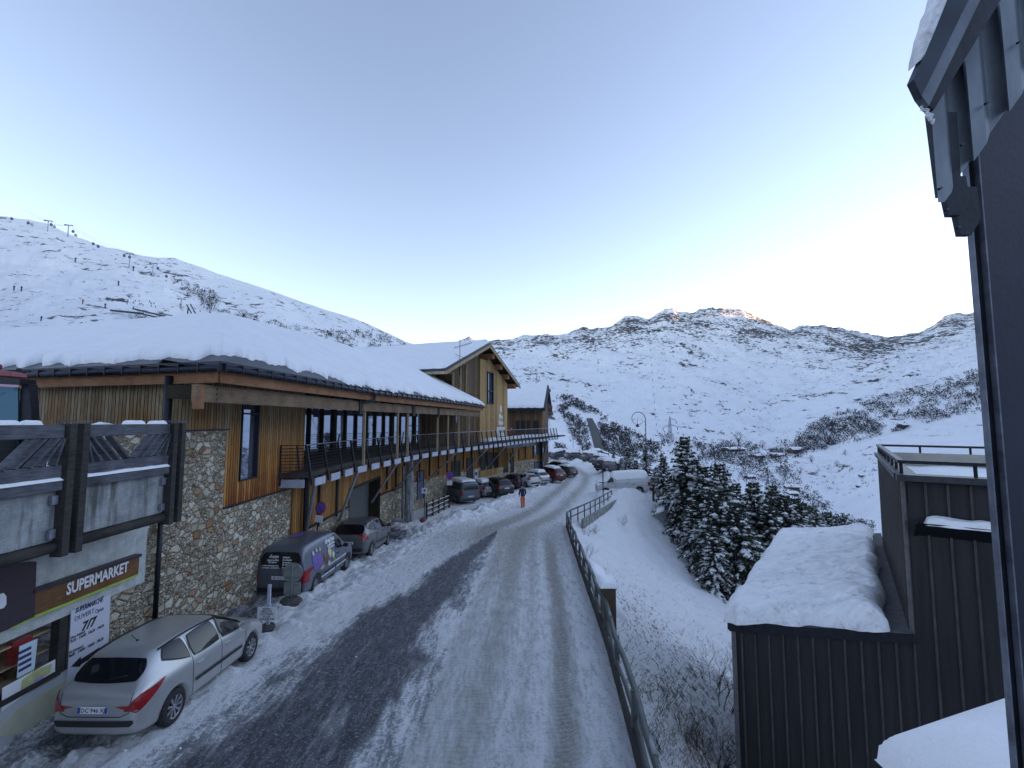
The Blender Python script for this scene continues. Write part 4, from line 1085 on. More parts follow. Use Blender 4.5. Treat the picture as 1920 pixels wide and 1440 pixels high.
# recessed half of the gable and its flank
C0 = Vector((-4.95, 39.1)); C1_ = Vector((-3.2, 43.9)); n_ = 8
m_ = MB()
for k in range(n_):
    a = C0.lerp(C1_, k / n_); b_ = C0.lerp(C1_, (k + 1) / n_); m_.quad((a.x, a.y, 1.2), (b_.x, b_.y, 1.2), (b_.x, b_.y, gtop(b_)), (a.x, a.y, gtop(a)))
C2_ = C0 + Vector((-ng.x, -ng.y)) * 7
zt = 4.25
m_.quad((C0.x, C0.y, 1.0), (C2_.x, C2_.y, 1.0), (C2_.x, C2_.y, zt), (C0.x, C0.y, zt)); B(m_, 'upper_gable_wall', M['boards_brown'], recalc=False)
m_ = MB()
for t in (0.0, 1.75, 3.6): 
    a = C0 + Vector((-ng.x, -ng.y)) * t; m_.box((a.x - .02, a.y - .08, 2.6), (.16, .16, 3.2))
for t in (.22, .45): 
    a = C0.lerp(C1_, t); m_.box((a.x + ng.x * .1, a.y + ng.y * .1, (1.0 + gtop(a)) / 2), (.14, .14, gtop(a) - 1.0))
B(m_, 'gable_post', M['pale_wood'])
m_ = MB()
for t0, t1 in ((.2, 1.55), (1.95, 3.4)):
    a = C0 + Vector((-ng.x, -ng.y)) * t0; b_ = C0 + Vector((-ng.x, -ng.y)) * t1; o_ = dg_ * -.04
    m_.quad((a.x + o_.x, a.y + o_.y, 2.95), (b_.x + o_.x, b_.y + o_.y, 2.95), (b_.x + o_.x, b_.y + o_.y, 3.45), (a.x + o_.x, a.y + o_.y, 3.45))
B(m_, 'clerestory_window', M['carglass'], recalc=False)
# lettering on the gable
dyv = (dy.x, dy.y, 0); lt = yp(5.35)
for i, (s, z, sz) in enumerate((('8', 1.25, 1.0), ('Mo', .55, .75), ('Bois', -.05, .75), ('pralong', -.66, .75), ("l'école", -1.26, .8))):
    BP(text_obj('lettering', s, M['white'], None, (lt.x + ng.x * .04, lt.y + ng.y * .04, z - .3), dyv, (0, 0, 1), sz, .02, .02, 'CENTER'))
# --- far block
T3 = Vector((4.1, 58, 1.50)); A3 = Vector((5.1, 64.5, 4.85)); R3b = Vector((6.15, 71, 1.35)); b3 = Vector((-.953, .303, 0)) * 9
m_ = MB(); th3 = Vector((0, 0, .2))
for a, b_ in ((T3, A3), (A3, R3b)):
    m_.add([a, b_, b_ + b3, a + b3, a + th3, b_ + th3, b_ + b3 + th3, a + b3 + th3], [(0, 3, 2, 1), (4, 5, 6, 7), (0, 1, 5, 4), (1, 2, 6, 5), (2, 3, 7, 6), (3, 0, 4, 7)])
B(m_, 'far_roof', M['metal_gutter'])
BP(snow_between('far_roof_snow', [T3 + b3 + th3, T3 + th3 + b3 * .02], [A3 + b3 + th3, A3 + th3 + b3 * .02], 60, 30, .28, M['snow'], None, .3, .05, .6, .1, 9))
m_ = MB(); a = Vector((3.85, 59.2)); b_ = a + Vector((-.953, .303)) * 6.5; c = Vector((5.45, 70.0))
m_.quad((a.x, a.y, ZD), (b_.x, b_.y, ZD), (b_.x, b_.y, 1.5), (a.x, a.y, 1.5)); mid = a.lerp(c, .5)
m_.add([(a.x, a.y, ZD), (c.x, c.y, ZD), (c.x, c.y, 1.5), (mid.x, mid.y, 4.6), (a.x, a.y, 1.7)], [(0, 1, 2, 3, 4)])
m_.quad((a.x, a.y, -7.6), (c.x, c.y, -7.6), (c.x, c.y, ZD), (a.x, a.y, ZD))
B(m_, 'far_wall', mat_boards('far_cladding', .3, (.20, .14, .10), (.14, .085, .055), (.22, .13, .08), -2, 2, .12), recalc=False)
m_ = MB(); m_.bar(T3 + Vector((0, -.02, -.08)), T3 + b3 * .7 + Vector((0, -.02, -.08)), .08, .22)
for p0, p1 in ((T3, A3), (A3, R3b)): m_.bar(p0 + Vector((.03, 0, -.1)), p1 + Vector((.03, 0, -.1)), .08, .25)
B(m_, 'far_fascia', M['metal_gutter'])
m_ = MB()
for t, zz in ((.18, 2.2), (.5, 4.4), (.82, 2.2), (.98, 1.2)): 
    p = a.lerp(c, t); m_.box((p.x + .3, p.y, zz - .1), (.9, .4, .4))
m_.box((a.x, a.y, -.3), (.25, .25, 3.4)); B(m_, 'far_beam', M['beam_red'])
m_ = MB(); dA = Vector((-.953, .303, 0))
for t0, t1 in ((1.6, 2.1), (2.3, 2.8), (3.0, 3.5), (.5, 1.2)):
    p = Vector((a.x, a.y - .05, 0)) + dA * t0; q = Vector((a.x, a.y - .05, 0)) + dA * t1; m_.quad((p.x, p.y, -1.6), (q.x, q.y, -1.6), (q.x, q.y, .1), (p.x, p.y, .1))
B(m_, 'far_window', darkin, recalc=False)
# TV aerial on the gable roof
an = thing('tv_aerial', 'thin television aerial on a mast at the left verge of the tall gable', 'aerial', (-4.35, 38.4, 4.4))
m_ = MB(); m_.tube([(0, 0, -.6), (0, 0, 2.4)], .025, 6); m_.tube([(0, 0, 0), (.25, .1, .2), (.25, .1, -1.2)], .02, 6); m_.build('mast', M['metal_dark'], an)
m_ = MB()
m_.tube([(-.5, 0, 1.7), (1.0, .2, 2.2)], .02, 5)
for k in range(7): c = Vector((-.4 + k * .2, .03 * k, 1.73 + k * .066)); m_.tube([c - Vector((.05, .1, .18)), c + Vector((.05, .1, .18))], .012, 4)
m_.tube([(-.4, 0, 1.2), (.5, 0, .8)], .015, 5); m_.build('antenna', M['metal_dark'], an)

# ================================================================== SUPERMARKET
XS = -8.48
sm = thing('supermarket', 'supermarket front under the terrace with brown sign board and opening hours poster', 'shop', (XS, 7, -5.4))
def S_(mb, name, mat, par=None, **k):
    o = mb.build(name, mat, None, **k)
    if par is None: o.parent = sm; o.matrix_parent_inverse = Matrix.Translation((-XS, -7, 5.4))
    else: o.parent = par
    return o
def sp(px, py, x=XS): return onplane(px, py, (x, 0, 0), (1, 0, 0))
zf = sp(272, 1090).z; yR = sp(273, 1050).y; yP = sp(204, 1200).y; yW = sp(110, 1260).y
m_ = MB(); m_.box((XS - .15, (yR + 1.0) / 2, (zf - 1.7) / 2), (.3, yR - 1.0, -zf + (-1.7) * -1 * -1 if False else abs(zf + 1.7))); S_(m_, 'plaster_fascia', M['plaster'])
wb_ = sp(110, 1262).z                      # sill
m_ = MB(); m_.box((XS - .1, (yP + 1.0) / 2 , (wb_ - 6.2) / 2), (.2, yP - 1.0, abs(-6.2 - wb_))); S_(m_, 'lower_panel', simple('pale_print_panel', (.42, .47, .50), .5, 0, .0, 1.4, col2=(.62, .64, .60)))
# printed cheese picture on the lower panel
m_ = MB()
c = sp(55, 1345, XS + .02)
pts = [(-.1, -.22), (.75, -.30), (1.15, .02), (.7, .27), (-.2, .25), (-.6, .05)]
m_.extrude([(XS + .004, c.y + a, c.z + b_) for a, b_ in pts], (.006, 0, 0)); S_(m_, 'printed_cheese', simple('printed_cheese', (.50, .47, .30), .5, 0, 0, 3, col2=(.62, .62, .50)))
m_ = MB(); m_.quad((XS + .004, 1.2, -5.1), (XS + .004, yP - .1, -5.1), (XS + .004, yP - .1, -5.22), (XS + .004, 1.2, -5.25)); S_(m_, 'kick_strip', simple('pale_green_strip', (.40, .44, .34), .5), recalc=False)
# window : frame, goods inside, glass
m_ = MB(); yw0 = 1.2
m_.box((XS - .05, yW, (zf + wb_) / 2), (.16, .16, abs(zf - wb_))); m_.box((XS - .05, (yw0 + yW) / 2, wb_ + .03), (.18, yW - yw0, .10)); m_.box((XS - .02, yW + .16, (zf + wb_) / 2), (.08, .10, abs(zf - wb_)))
for y in (3.3, 5.2): m_.box((XS - .05, y, (zf + wb_) / 2), (.1, .07, abs(zf - wb_)))
wfr = S_(m_, 'shop_window_frame', M['dark_wood'])
m_ = MB(); m_.box((XS - .9, (yw0 + yW) / 2, (zf + wb_) / 2), (.1, yW - yw0, abs(zf - wb_) + .1)); m_.box((XS - .5, (yw0 + yW) / 2, wb_ - .02), (.9, yW - yw0, .05)); S_(m_, 'shop_interior', simple('shop_interior', (.05, .025, .012), .7, 0, 0, 5, col2=(.28, .15, .06)))
rr = random.Random(11); goods = {'g1': [], 'g2': [], 'g3': []}
gm = [simple('goods_cream', (.62, .55, .36), .5, 0, .3, 9), simple('goods_red', (.35, .03, .03), .4, 0, .4, 9), simple('goods_brown', (.22, .11, .05), .6, 0, .4, 9)]
gmb = [MB(), MB(), MB()]
for k in range(96):
    y = rr.uniform(yw0 + .2, yW - .15); z = rr.choice([wb_ + .15, wb_ + .5, wb_ + .85, wb_ + 1.2]) + rr.uniform(0, .05); s = rr.uniform(.06, .17)
    gmb[k % 3].box((XS - .45 + rr.uniform(-.3, .2), y, z + s / 2), (s, s * rr.uniform(.7, 1.5), s * rr.uniform(.8, 1.8)), rr.uniform(0, 1))
ya, yb_ = sp(42, 1190).y, sp(75, 1180).y
gmb[1].box((XS - .18, (ya + yb_) / 2, zf - .32), (.1, (yb_ - ya) * 1.1, .38))
for mb_, mm in zip(gmb, gm):
    for isl in mb_.islands(): S_(isl, 'goods', mm)
m_ = MB()
for z in (wb_ + .12, wb_ + .47, wb_ + .82, wb_ + 1.17): m_.box((XS - .45, (yw0 + yW) / 2, z), (.6, yW - yw0, .03))
S_(m_, 'shelf', M['pale_wood'])
def quadpx(mb, pxs, x, th=.006):
    mb.extrude([sp(a, b_, x) for a, b_ in pxs], (th, 0, 0)); return mb
m_ = MB(); quadpx(m_, [(31, 1272), (64, 1254), (70, 1197), (36, 1212)], XS + .03); po = S_(m_, 'window_notice', simple('pale_blue_notice', (.45, .62, .68), .5, 0, .05, 4))
m_ = MB()
for r_i in range(4):
    for c_i in range(3):
        t = (c_i + .7) / 3.6; q = sp(lerp(33 + r_i * .2, 62, t), lerp(lerp(1222, 1266, r_i / 4 + .1), lerp(1208, 1250, r_i / 4 + .1), t), XS + .04); m_.box(q, (.004, .07, .05))
o = m_.build('notice_picture', M['blue_print'], None); o.parent = po; 
m_ = MB(); quadpx(m_, [(2, 1335), (103, 1262), (103, 1236), (4, 1290)], XS + .02); S_(m_, 'window_sticker', M['white'])
m_ = MB(); quadpx(m_, [(38, 1294), (60, 1282), (92, 1262), (98, 1244), (66, 1256), (42, 1275)], XS + .028); S_(m_, 'sticker_cheese', simple('sticker_cheese', (.50, .50, .24), .5, 0, .2, 8))
m_ = MB(); q = sp(72, 1275, XS + .03); m_.box(q, (.01, .16, .10)); S_(m_, 'sticker_flower', simple('lilac_print', (.35, .33, .55), .5))
# sign board
m_ = MB(); quadpx(m_, [(48, 1157), (249, 1076), (252, 1040), (52, 1110)], XS + .0, .12); sb = S_(m_, 'sign_board', M['brownsign'])
m_ = MB(); quadpx(m_, [(48, 1113), (253, 1043), (253, 1038), (48, 1107)], XS, .16); o = S_(m_, 'sign_trim', M['maroon'])
m_ = MB(); quadpx(m_, [(5, 1180), (48, 1160), (249, 1079), (249, 1076), (48, 1156), (2, 1172)], XS + .01, .13); S_(m_, 'sign_underline', M['green_trim'])
m_ = MB(); quadpx(m_, [(-130, 1240), (50, 1156), (54, 1053), (-120, 1080)], XS + .0, .14); lp = S_(m_, 'logo_panel', M['maroon'])
m_ = MB(); quadpx(m_, [(-30, 1150), (6, 1140), (11, 1133), (11, 1118), (6, 1112), (-30, 1122)], XS + .145, .01); S_(m_, 'logo_shape', M['white'])
A = sp(124, 1116, XS + .13); Bq = sp(240, 1069, XS + .13); Hh = (sp(126, 1101, XS + .13) - A).length
o = text_obj('sign_lettering', 'SUPERMARKET', M['white'], None, A, (0, 1, 0), (0, 0, 1), .30, .008, .004, width=(Bq.y - A.y)); o.parent = sm; o.matrix_parent_inverse = Matrix.Translation((-XS, -7, 5.4))
# poster
m_ = MB(); quadpx(m_, [(120, 1335), (196, 1310), (205, 1114), (131, 1146)], XS + .0, .03); pst = S_(m_, 'hours_poster', simple('poster_white', (.60, .62, .70), .5, 0, .03, 3))
def ptext(s, xa, ya_, xb, mat, size, bold=0.0, shear=0.0):
    A = sp(xa, ya_, XS + .032); Bq = sp(xb, ya_, XS + .032)
    o = text_obj('poster_lettering', s, mat, None, A, (0, 1, 0), (0, 0, 1), size, bold, .003, shear=shear, width=Bq.y - A.y); o.parent = sm; o.matrix_parent_inverse = Matrix.Translation((-XS, -7, 5.4))
ptext('SUPERMARCHÉ', 141, 1150, 192, M['blue_print'], .13, .004, .2)
ptext('OUVERT', 139, 1166, 175, M['blue_print'], .13); ptext('Open', 178, 1151, 193, M['blue_print'], .12)
ptext('7/7', 152, 1184, 180, M['black_print'], .23, .008, .2)
ptext('Hiver (winter)', 131, 1200, 158, M['black_print'], .08, 0, .2); ptext('7h30 - 13h00 ; 15h30 - 19h30', 131, 1207, 192, M['black_print'], .085)
ptext('Eté (summer)', 129, 1227, 154, M['black_print'], .08, 0, .2); ptext('8h00 - 13h00 - 16h00 - 19h30', 129, 1234, 191, M['black_print'], .085)
m_ = MB(); quadpx(m_, [(133, 1250), (151, 1231), (151, 1236), (186, 1214), (186, 1225), (151, 1246), (150, 1250)], XS + .03); S_(m_, 'poster_arrow', M['black_print'])
rr = random.Random(4); m_ = MB(); m2 = MB()
for k in range(46):
    px_ = rr.uniform(124, 190); py_ = lerp(1322, 1258, (px_ - 120) / 72) + rr.uniform(-14, 18); q = sp(px_, py_, XS + .033 + .001 * (k % 9)); disc(m_ if k % 4 else m2, q, (1, 0, 0), rr.uniform(.05, .11), .004, 10, 1.2)
S_(m_, 'printed_fruit', simple('printed_red_fruit', (.18, .02, .03), .4, 0, .6, 10)); S_(m2, 'printed_highlight', simple('printed_pink', (.45, .28, .26), .4, 0, .3, 10))
# terrace over the shop
m_ = MB(); m_.prism([(-7.45, 1.0), (-7.45, 10.55), (XW - .01, 10.55), (XW - .01, 12.0), (-24, 16), (-24, 1.0)], -2.0, -1.45); S_(m_, 'terrace_slab', M['concrete'])
o = snow_patch('terrace_snow', (-24, 1, -1.45), (-7.9, 1, -1.45), (-7.9, 9.5, -1.45), (-24, 15.5, -1.45), 120, 90, .30, M['snow'], None, .4, .25, .7); o.parent = sm; o.matrix_parent_inverse = Matrix.Translation((-XS, -7, 5.4))

# --- terrace fence
fn = thing('terrace_fence', 'weathered grey timber and concrete balustrade with diagonal slats above the supermarket sign', 'fence', (-7.3, 7, -2.1))
def Fn(mb, name, mat, **k):
    o = mb.build(name, mat, None, **k); o.parent = fn; o.matrix_parent_inverse = Matrix.Translation((7.3, -7, 2.1)); return o
XF = -7.3; py0 = 10.1; pit = 2.33
for k in range(5):
    y = py0 - pit * k
    for dy_ in (-.12, .12):
        m_ = MB(); m_.box((XF + .02, y + dy_, -1.10), (.20, .13, 2.12)); Fn(m_, 'fence_post', M['dark_wood'], bevel=.008)
    for z in (-1.25, -1.78): m_ = MB(); m_.box((XF + .0, y - .26, z), (.06, .10, .14)); Fn(m_, 'metal_clip', M['galv'])
    m_ = MB(); m_.box((XF, y, .0), (.24, .42, .03)); Fn(m_, 'post_cap', M['grey_wood'])
dg2 = []
for k in range(4):
    ya, yb_ = py0 - pit * (k + 1) + .2, py0 - pit * k - .2; mid = (ya + yb_) / 2; L = yb_ - ya
    for zc, h, xx in ((-.16, .21, .0), (-.80, .19, .0), (-1.02, .16, .03)):
        m_ = MB(); m_.box((XF + xx, mid, zc), (.09, L, h)); Fn(m_, 'fence_plank', M['grey_wood'], bevel=.006)
    m_ = MB()
    n = 5
    for j in range(n):
        for sgn in (-1, 1):
            c0 = mid + sgn * (L / 2) * (j + .35) / n; c1 = c0 + sgn * .42
            c1 = min(max(c1, ya), yb_)
            m_.bar((XF - .0 - .02 * (j % 2), c0, -.70), (XF - .02 * (j % 2), c1, -.27), .035, .13, up=(1, 0, 0))
    Fn(m_, 'diagonal_slat', M['grey_wood'])
    o = snow_patch('ledge_snow', (XF - .03, ya, -.94), (XF + .09, ya, -.94), (XF + .09, yb_, -.94), (XF - .03, yb_, -.94), 8, 50, .05, M['snow'], None, .05, .02, 5); o.parent = fn; o.matrix_parent_inverse = Matrix.Translation((7.3, -7, 2.1))
    m_ = MB(); m_.box((XF - .09, mid, -1.50), (.1, L + .3, .80)); Fn(m_, 'concrete_panel', M['concrete'])
    m_ = MB(); m_.tube([(XF - .02, ya - .05, -2.0), (XF - .02, yb_ + .05, -2.0)], .09, 10); Fn(m_, 'bottom_pipe', M['dark_wood'], smooth=True)
    rr = random.Random(k)
    for j in range(3):
        c = rr.uniform(ya + .2, yb_ - .3); l_ = rr.uniform(.2, .5)
        o = snow_patch('cap_snow', (XF - .06, c, -.05), (XF + .05, c, -.05), (XF + .05, c + l_, -.05), (XF - .06, c + l_, -.05), 8, 16, .07, M['snow'], None, .06, .02, 5, seed=j); o.parent = fn; o.matrix_parent_inverse = Matrix.Translation((7.3, -7, 2.1))
# mound of snow behind the fence
q = at(232, 797, 10.2)
o = snow_patch('snow_heap', (q.x - 1.3, q.y - .4, -1.2), (q.x - .1, q.y - .4, -1.2), (q.x - .1, q.y + .9, -1.2), (q.x - 1.2, q.y + 1.0, -1.2), 40, 30, 1.28, M['snow'], None, .9, .12, 1.5)
tag(o, 'rounded heap of snow behind the terrace fence', 'snow heap')

# ================================================================== BLACK RIBBED BUILDING ON THE RIGHT
ad = Vector((.582, .813, 0)); fd = Vector((.813, -.582, 0))
c1 = at(1378, 1168, 9.5); c2p = Vector((c1.x, c1.y, 0)) + fd * 2.69
ztop2 = at(1690, 888, c2p.y).z; zl = c1.z; zr_ = at(1700, 1186, c2p.y).z
bb = thing('black_clad_building', 'black ribbed metal clad building with a snow covered lower roof and a railed roof terrace', 'building', (c2p.x, c2p.y, -8))
def Bb(mb, name, mat, **k):
    o = mb.build(name, mat, None, **k); o.parent = bb; o.matrix_parent_inverse = Matrix.Translation((-c2p.x, -c2p.y, 8)); return o
def bbp(o): o.parent = bb; o.matrix_parent_inverse = Matrix.Translation((-c2p.x, -c2p.y, 8)); return o
def xy(s, t, z): p = Vector((c1.x, c1.y, 0)) + fd * s + ad * t; return Vector((p.x, p.y, z))
blk = simple('black_ribbed_cladding', (.018, .016, .019), .55, .2, .0, 1.2, .004, 30, col2=(.038, .034, .037), stretch=(6, 6, .5))
blk2 = simple('brown_black_cladding', (.040, .034, .031), .55, .2, .0, 3, .004, 30, col2=(.085, .078, .075), stretch=(3, 3, 1))
SU = 2.69; EN = 6.0
m_ = MB()
m_.prism([xy(0, 0, 0)[:2], xy(SU, 0, 0)[:2], xy(SU, 8.2, 0)[:2], xy(0, 8.2, 0)[:2]], -12, [zl - .12, zr_ - .12, zr_ - .12, zl - .12])
m_.bar(xy(SU + .06, .045, ztop2 - .32), xy(EN, .045, ztop2 - .32), .09, .44); m_.bar(xy(SU + .06, .1, ztop2 - .32), xy(SU + .06, 6.6, ztop2 - .32), .09, .44)
m_.prism([xy(SU + .003, -.002, 0)[:2], xy(EN, -.002, 0)[:2], xy(EN, 6.7, 0)[:2], xy(SU + .003, 6.7, 0)[:2]], -12, ztop2 - .5)
Bb(m_, 'wall_core', blk)
m_ = MB()
s = .12
while s < EN:
    z1 = lerp(zl, zr_, s / SU) - .16 if s < SU else ztop2 - .13
    p = xy(s, -.02, 0); m_.box((p.x, p.y, (z1 - 12) / 2), (.035, .05, 12 + z1), math.atan2(fd.y, fd.x))
    s += .235 if s < SU else .27
for t in np.arange(.12, 6.7, .13):
    p = xy(SU - .02, t, 0); zb_ = lerp(zl, zr_, 1) - .1; m_.box((p.x, p.y, (ztop2 - .13 + zb_) / 2), (.04, .04, ztop2 - .13 - zb_), math.atan2(ad.y, ad.x))
for t in np.arange(.3, 8.2, .25):
    p = xy(-.02, t, 0); m_.box((p.x, p.y, (zl - 12) / 2), (.05, .035, 12 + zl - .2), math.atan2(fd.y, fd.x))
Bb(m_, 'cladding_ribs', blk2)
m_ = MB(); m_.bar(xy(-.1, -.06, zl - .06), xy(SU + .02, -.06, zr_ - .06), .10, .16); m_.bar(xy(-.08, -.05, zl - .06), xy(-.08, 8.2, zl - .06), .10, .16); Bb(m_, 'roof_edge_trim', M['metal_dark'])
m_ = MB(); m_.prism([xy(-.1, -.08, 0)[:2], xy(SU, -.08, 0)[:2], xy(SU, 8.3, 0)[:2], xy(-.1, 8.3, 0)[:2]], [zl - .0, zr_ + .0, zr_ + .0, zl - .0], [zl + .02, zr_ + .02, zr_ + .02, zl + .02]); Bb(m_, 'lower_roof', simple('grey_bitumen', (.07, .07, .075), .85, 0, .3, 8))
wind_snow = mat_snow('wind_packed_snow', .25); _n = wind_snow.node_tree
_g = noise_tex(_n, mapping(_n, geopos(_n), (1.6, 5.5, 3), rot=(0, 0, .5)), 1.0, 6, .6, dist=1.0)
bump(_n, _n.nodes['Principled BSDF'], _g, .09)
o = snow_patch('roof_snow', xy(-.22, -.16, zl + .02), xy(SU - .32, -.1, zr_ - .03), xy(SU - .22, 8.0, zr_ + .0), xy(-.1, 8.2, zl + .02), 110, 160, .36, wind_snow, None, .30, .13, 1.7, ragged=.10, seed=4); bbp(o)
m_ = MB(); m_.box(tuple(xy(-.02, -.03, (zl - 12) / 2)), (.08, .08, 12 + zl - .2), math.atan2(fd.y, fd.x)); m_.bar(xy(SU + .0, -.03, zr_), xy(SU + .0, -.03, ztop2 - .1), .05, .05, up=(1, 0, 0)); Bb(m_, 'corner_trim', simple('worn_corner_trim', (.16, .15, .15), .5, .4, .3, 10))
# parapet ledge, terrace floor, railing
m_ = MB(); PW = 6.7
m_.bar(xy(SU - .08, -.05, ztop2 - .05), xy(EN, -.05, ztop2 - .05), .34, .10); m_.bar(xy(SU + .05, .12, ztop2 - .05), xy(SU + .05, PW, ztop2 - .05), .30, .10); m_.bar(xy(SU, PW, ztop2 - .05), xy(EN, PW, ztop2 - .05), .30, .10)
Bb(m_, 'parapet_ledge', simple('parapet_metal', (.05, .052, .06), .45, .5, .3, 8))
m_ = MB(); m_.quad(xy(SU + .2, PW - .16, ztop2 - .45), xy(EN, PW - .16, ztop2 - .45), xy(EN, PW - .16, ztop2 + .02), xy(SU + .2, PW - .16, ztop2 + .02)); Bb(m_, 'inner_parapet', simple('beige_render', (.36, .33, .29), .8, 0, .1, 5), recalc=False)
o = snow_patch('terrace_floor_snow', xy(SU + .2, .2, ztop2 - .4), xy(EN, .2, ztop2 - .4), xy(EN, PW - .2, ztop2 - .4), xy(SU + .2, PW - .2, ztop2 - .4), 30, 30, .10, M['snow'], None, .2, .05); bbp(o)
m_ = MB(); m_.quad(xy(SU + .2, .12, ztop2 - .02), xy(EN, .12, ztop2 - .02), xy(EN, .12, ztop2 - .5), xy(SU + .2, .12, ztop2 - .5)); Bb(m_, 'parapet_inner_face', M['metal_dark'], recalc=False)
RZ = ztop2 + .20
for nm, a, b_ in (('front', xy(SU, .0, RZ), xy(EN, .0, RZ)), ('side', xy(SU, .0, RZ), xy(SU, PW, RZ)), ('back', xy(SU, PW, RZ), xy(EN, PW, RZ))):
    m_ = MB(); m_.bar(a, b_, .09, .055); Bb(m_, 'top_rail', M['metal_dark'])
for t in np.arange(0.05, PW + .1, .95): m_ = MB(); m_.bar(xy(SU, t, ztop2), xy(SU, t, RZ), .035, .035); Bb(m_, 'rail_post', M['metal_dark'])
for s in (SU + .9, SU + 1.9, SU + 2.9):
    for t in (0, PW): m_ = MB(); m_.bar(xy(s, t, ztop2), xy(s, t, RZ), .035, .035); Bb(m_, 'rail_post', M['metal_dark'])
# planter-like gutter box with snow
za = at(1708, 972, c2p.y).z
m_ = MB(); a, b_ = SU + .12, SU + 2.6
m_.quad(xy(a, -.02, za - .25), xy(b_, -.02, za - .25), xy(b_, -.32, za), xy(a, -.32, za)); m_.quad(xy(a, -.02, za - .25), xy(a, -.32, za), xy(a, -.02, za), xy(a, -.02, za)); m_.bar(xy(a, -.32, za), xy(a, -.02, za - .25), .03, .04); Bb(m_, 'box_gutter', M['metal_dark'], recalc=False)
o = snow_patch('gutter_snow', xy(a + .12, -.32, za - .03), xy(b_, -.32, za - .03), xy(b_, -.02, za - .03), xy(a + .12, -.02, za - .03), 60, 14, .12, M['snow'], None, .1, .05, 3, ragged=.05); bbp(o)

# ================================================================== NEAR WALL AND EAVE ABOVE THE VIEWPOINT
nw = thing('viewpoint_facade', 'near dark blue wall edge under a corrugated eave skirt, filling the right side', 'building', (1.66, 1.62, -3))
skirt = simple('corrugated_skirt', (.10, .13, .155), .5, .4, .0, 6, .002, 50, col2=(.24, .28, .31), stretch=(1, 1, .4))
def Nw(mb, name, mat, **k):
    o = mb.build(name, mat, None, **k); o.parent = nw; o.matrix_parent_inverse = Matrix.Translation((-1.66, -1.62, 3)); return o
pw = at(1847, 790, 1.62); px0 = pw.x
navy = simple('navy_metal_panel', (.020, .024, .040), .42, .3, .25, 2.0, .001, 60)
m_ = MB(); m_.box((px0 + .55, 1.633, -.4), (1.02, .02, 5.4)); Nw(m_, 'wall_panel', navy)
m_ = MB(); m_.box((px0 + .003, 1.62, -.4), (.005, .02, 5.4)); m_.box((px0 + .038, 1.612, -.4), (.005, .02, 5.4)); Nw(m_, 'edge_strip', simple('dull_edge_strip', (.16, .18, .22), .5, .5, .4, 12))
m_ = MB(); m_.box((px0 + .022, 1.632, -.4), (.026, .012, 5.4)); Nw(m_, 'edge_channel', M['metal_dark'])
YK = 1.40
def kp(px, py, y=YK): return at(px, py, y)
m_ = MB()
# vertical corrugations between a slanted top and a slanted bottom line
topl = lambda x: 203 - (x - 1751) * 1.61; botl = lambda x: 368 - (x - 1763) * 1.41
xs = np.arange(1751, 2120, 6.0); prevp = None
for i, x in enumerate(xs):
    ph = ((x - 1751) % 66) / 66.0
    dpt = 0.0 if ph < .38 else (.035 if .45 < ph < .93 else .018)
    bt = botl(max(x, 1762)) + (10 if ph < .4 else 0); tpp = topl(x)
    a = at(x + (bt - tpp) * .045, bt, YK + dpt); b_ = at(x, tpp, YK + dpt); b_.x = a.x
    if prevp: m_.quad(prevp[0], a, b_, prevp[1])
    prevp = (a, b_)
Nw(m_, 'corrugated_skirt', skirt, recalc=False)
for nm, pl, yy, mt in (('verge_trim', [(1713, 149), (1728, 180), (1854, -80), (1811, -80)], 1.350, M['metal_gutter']), ('verge_trim', [(1728, 180), (1742, 198), (1877, -80), (1855, -80)], 1.362, skirt), ('verge_trim', [(1742, 198), (1751, 206), (1925, -80), (1878, -80)], 1.374, M['metal_dark'])):
    m_ = MB(); m_.extrude([at(x, y, yy) for x, y in pl], (0, .025, 0)); Nw(m_, nm, mt)
m_ = MB()
for k, (x0, y0, x1, y1) in enumerate(((1742, 210, 1764, 366), (1763, 330, 1781, 403), (1781, 350, 1802, 440))):
    yy = YK + .02 + .05 * k; a, b_, c, d = at(x0, y0, yy), at(x1, y0 + 5, yy), at(x1 + 26, y1 - 12, yy), at(x1 - 4, y1, yy)
    m_.extrude([at(x0 + 2, y0, yy), at(x1 + 30, y0, yy), at(x1 + 38, y1 - 30, yy), at(x1 + 20, y1, yy), at(x1, y1, yy)], (0, .02, 0))
Nw(m_, 'skirt_return', M['metal_dark'])
for (x, y) in ((1765, 352), (1778, 392), (1800, 425), (1852, 192), (1807, 270), (1912, 78)): m_ = MB(); m_.tube([at(x, y, YK - .01), at(x - 5, y + 3, YK - .02)], .004, 6); Nw(m_, 'bolt', M['metal_dark'])
m_ = MB()
prof = [(1727, 113), (1728, 98), (1733, 80), (1737, 58), (1745, 35), (1750, 14), (1758, 0), (1768, -40), (1790, -80), (1811, -80), (1777, 0), (1752, 62), (1735, 102)]
m_.extrude([at(x, y, 1.345) for x, y in prof], (0, .05, 0)); Nw(m_, 'eave_snow', M['snow_dirty'], bevel=.003)
m_ = MB(); rr = random.Random(3)
for k in range(26):
    t = rr.random(); q = at(lerp(1724, 1748, t) + rr.uniform(-2, 3), lerp(190, 226, t) + rr.uniform(-6, 6), 1.38); m_.lathe([(0, .006), (.006, 0), (0, -.008)], 5, 'Z', q)
Nw(m_, 'ice_crust', M['snow'])
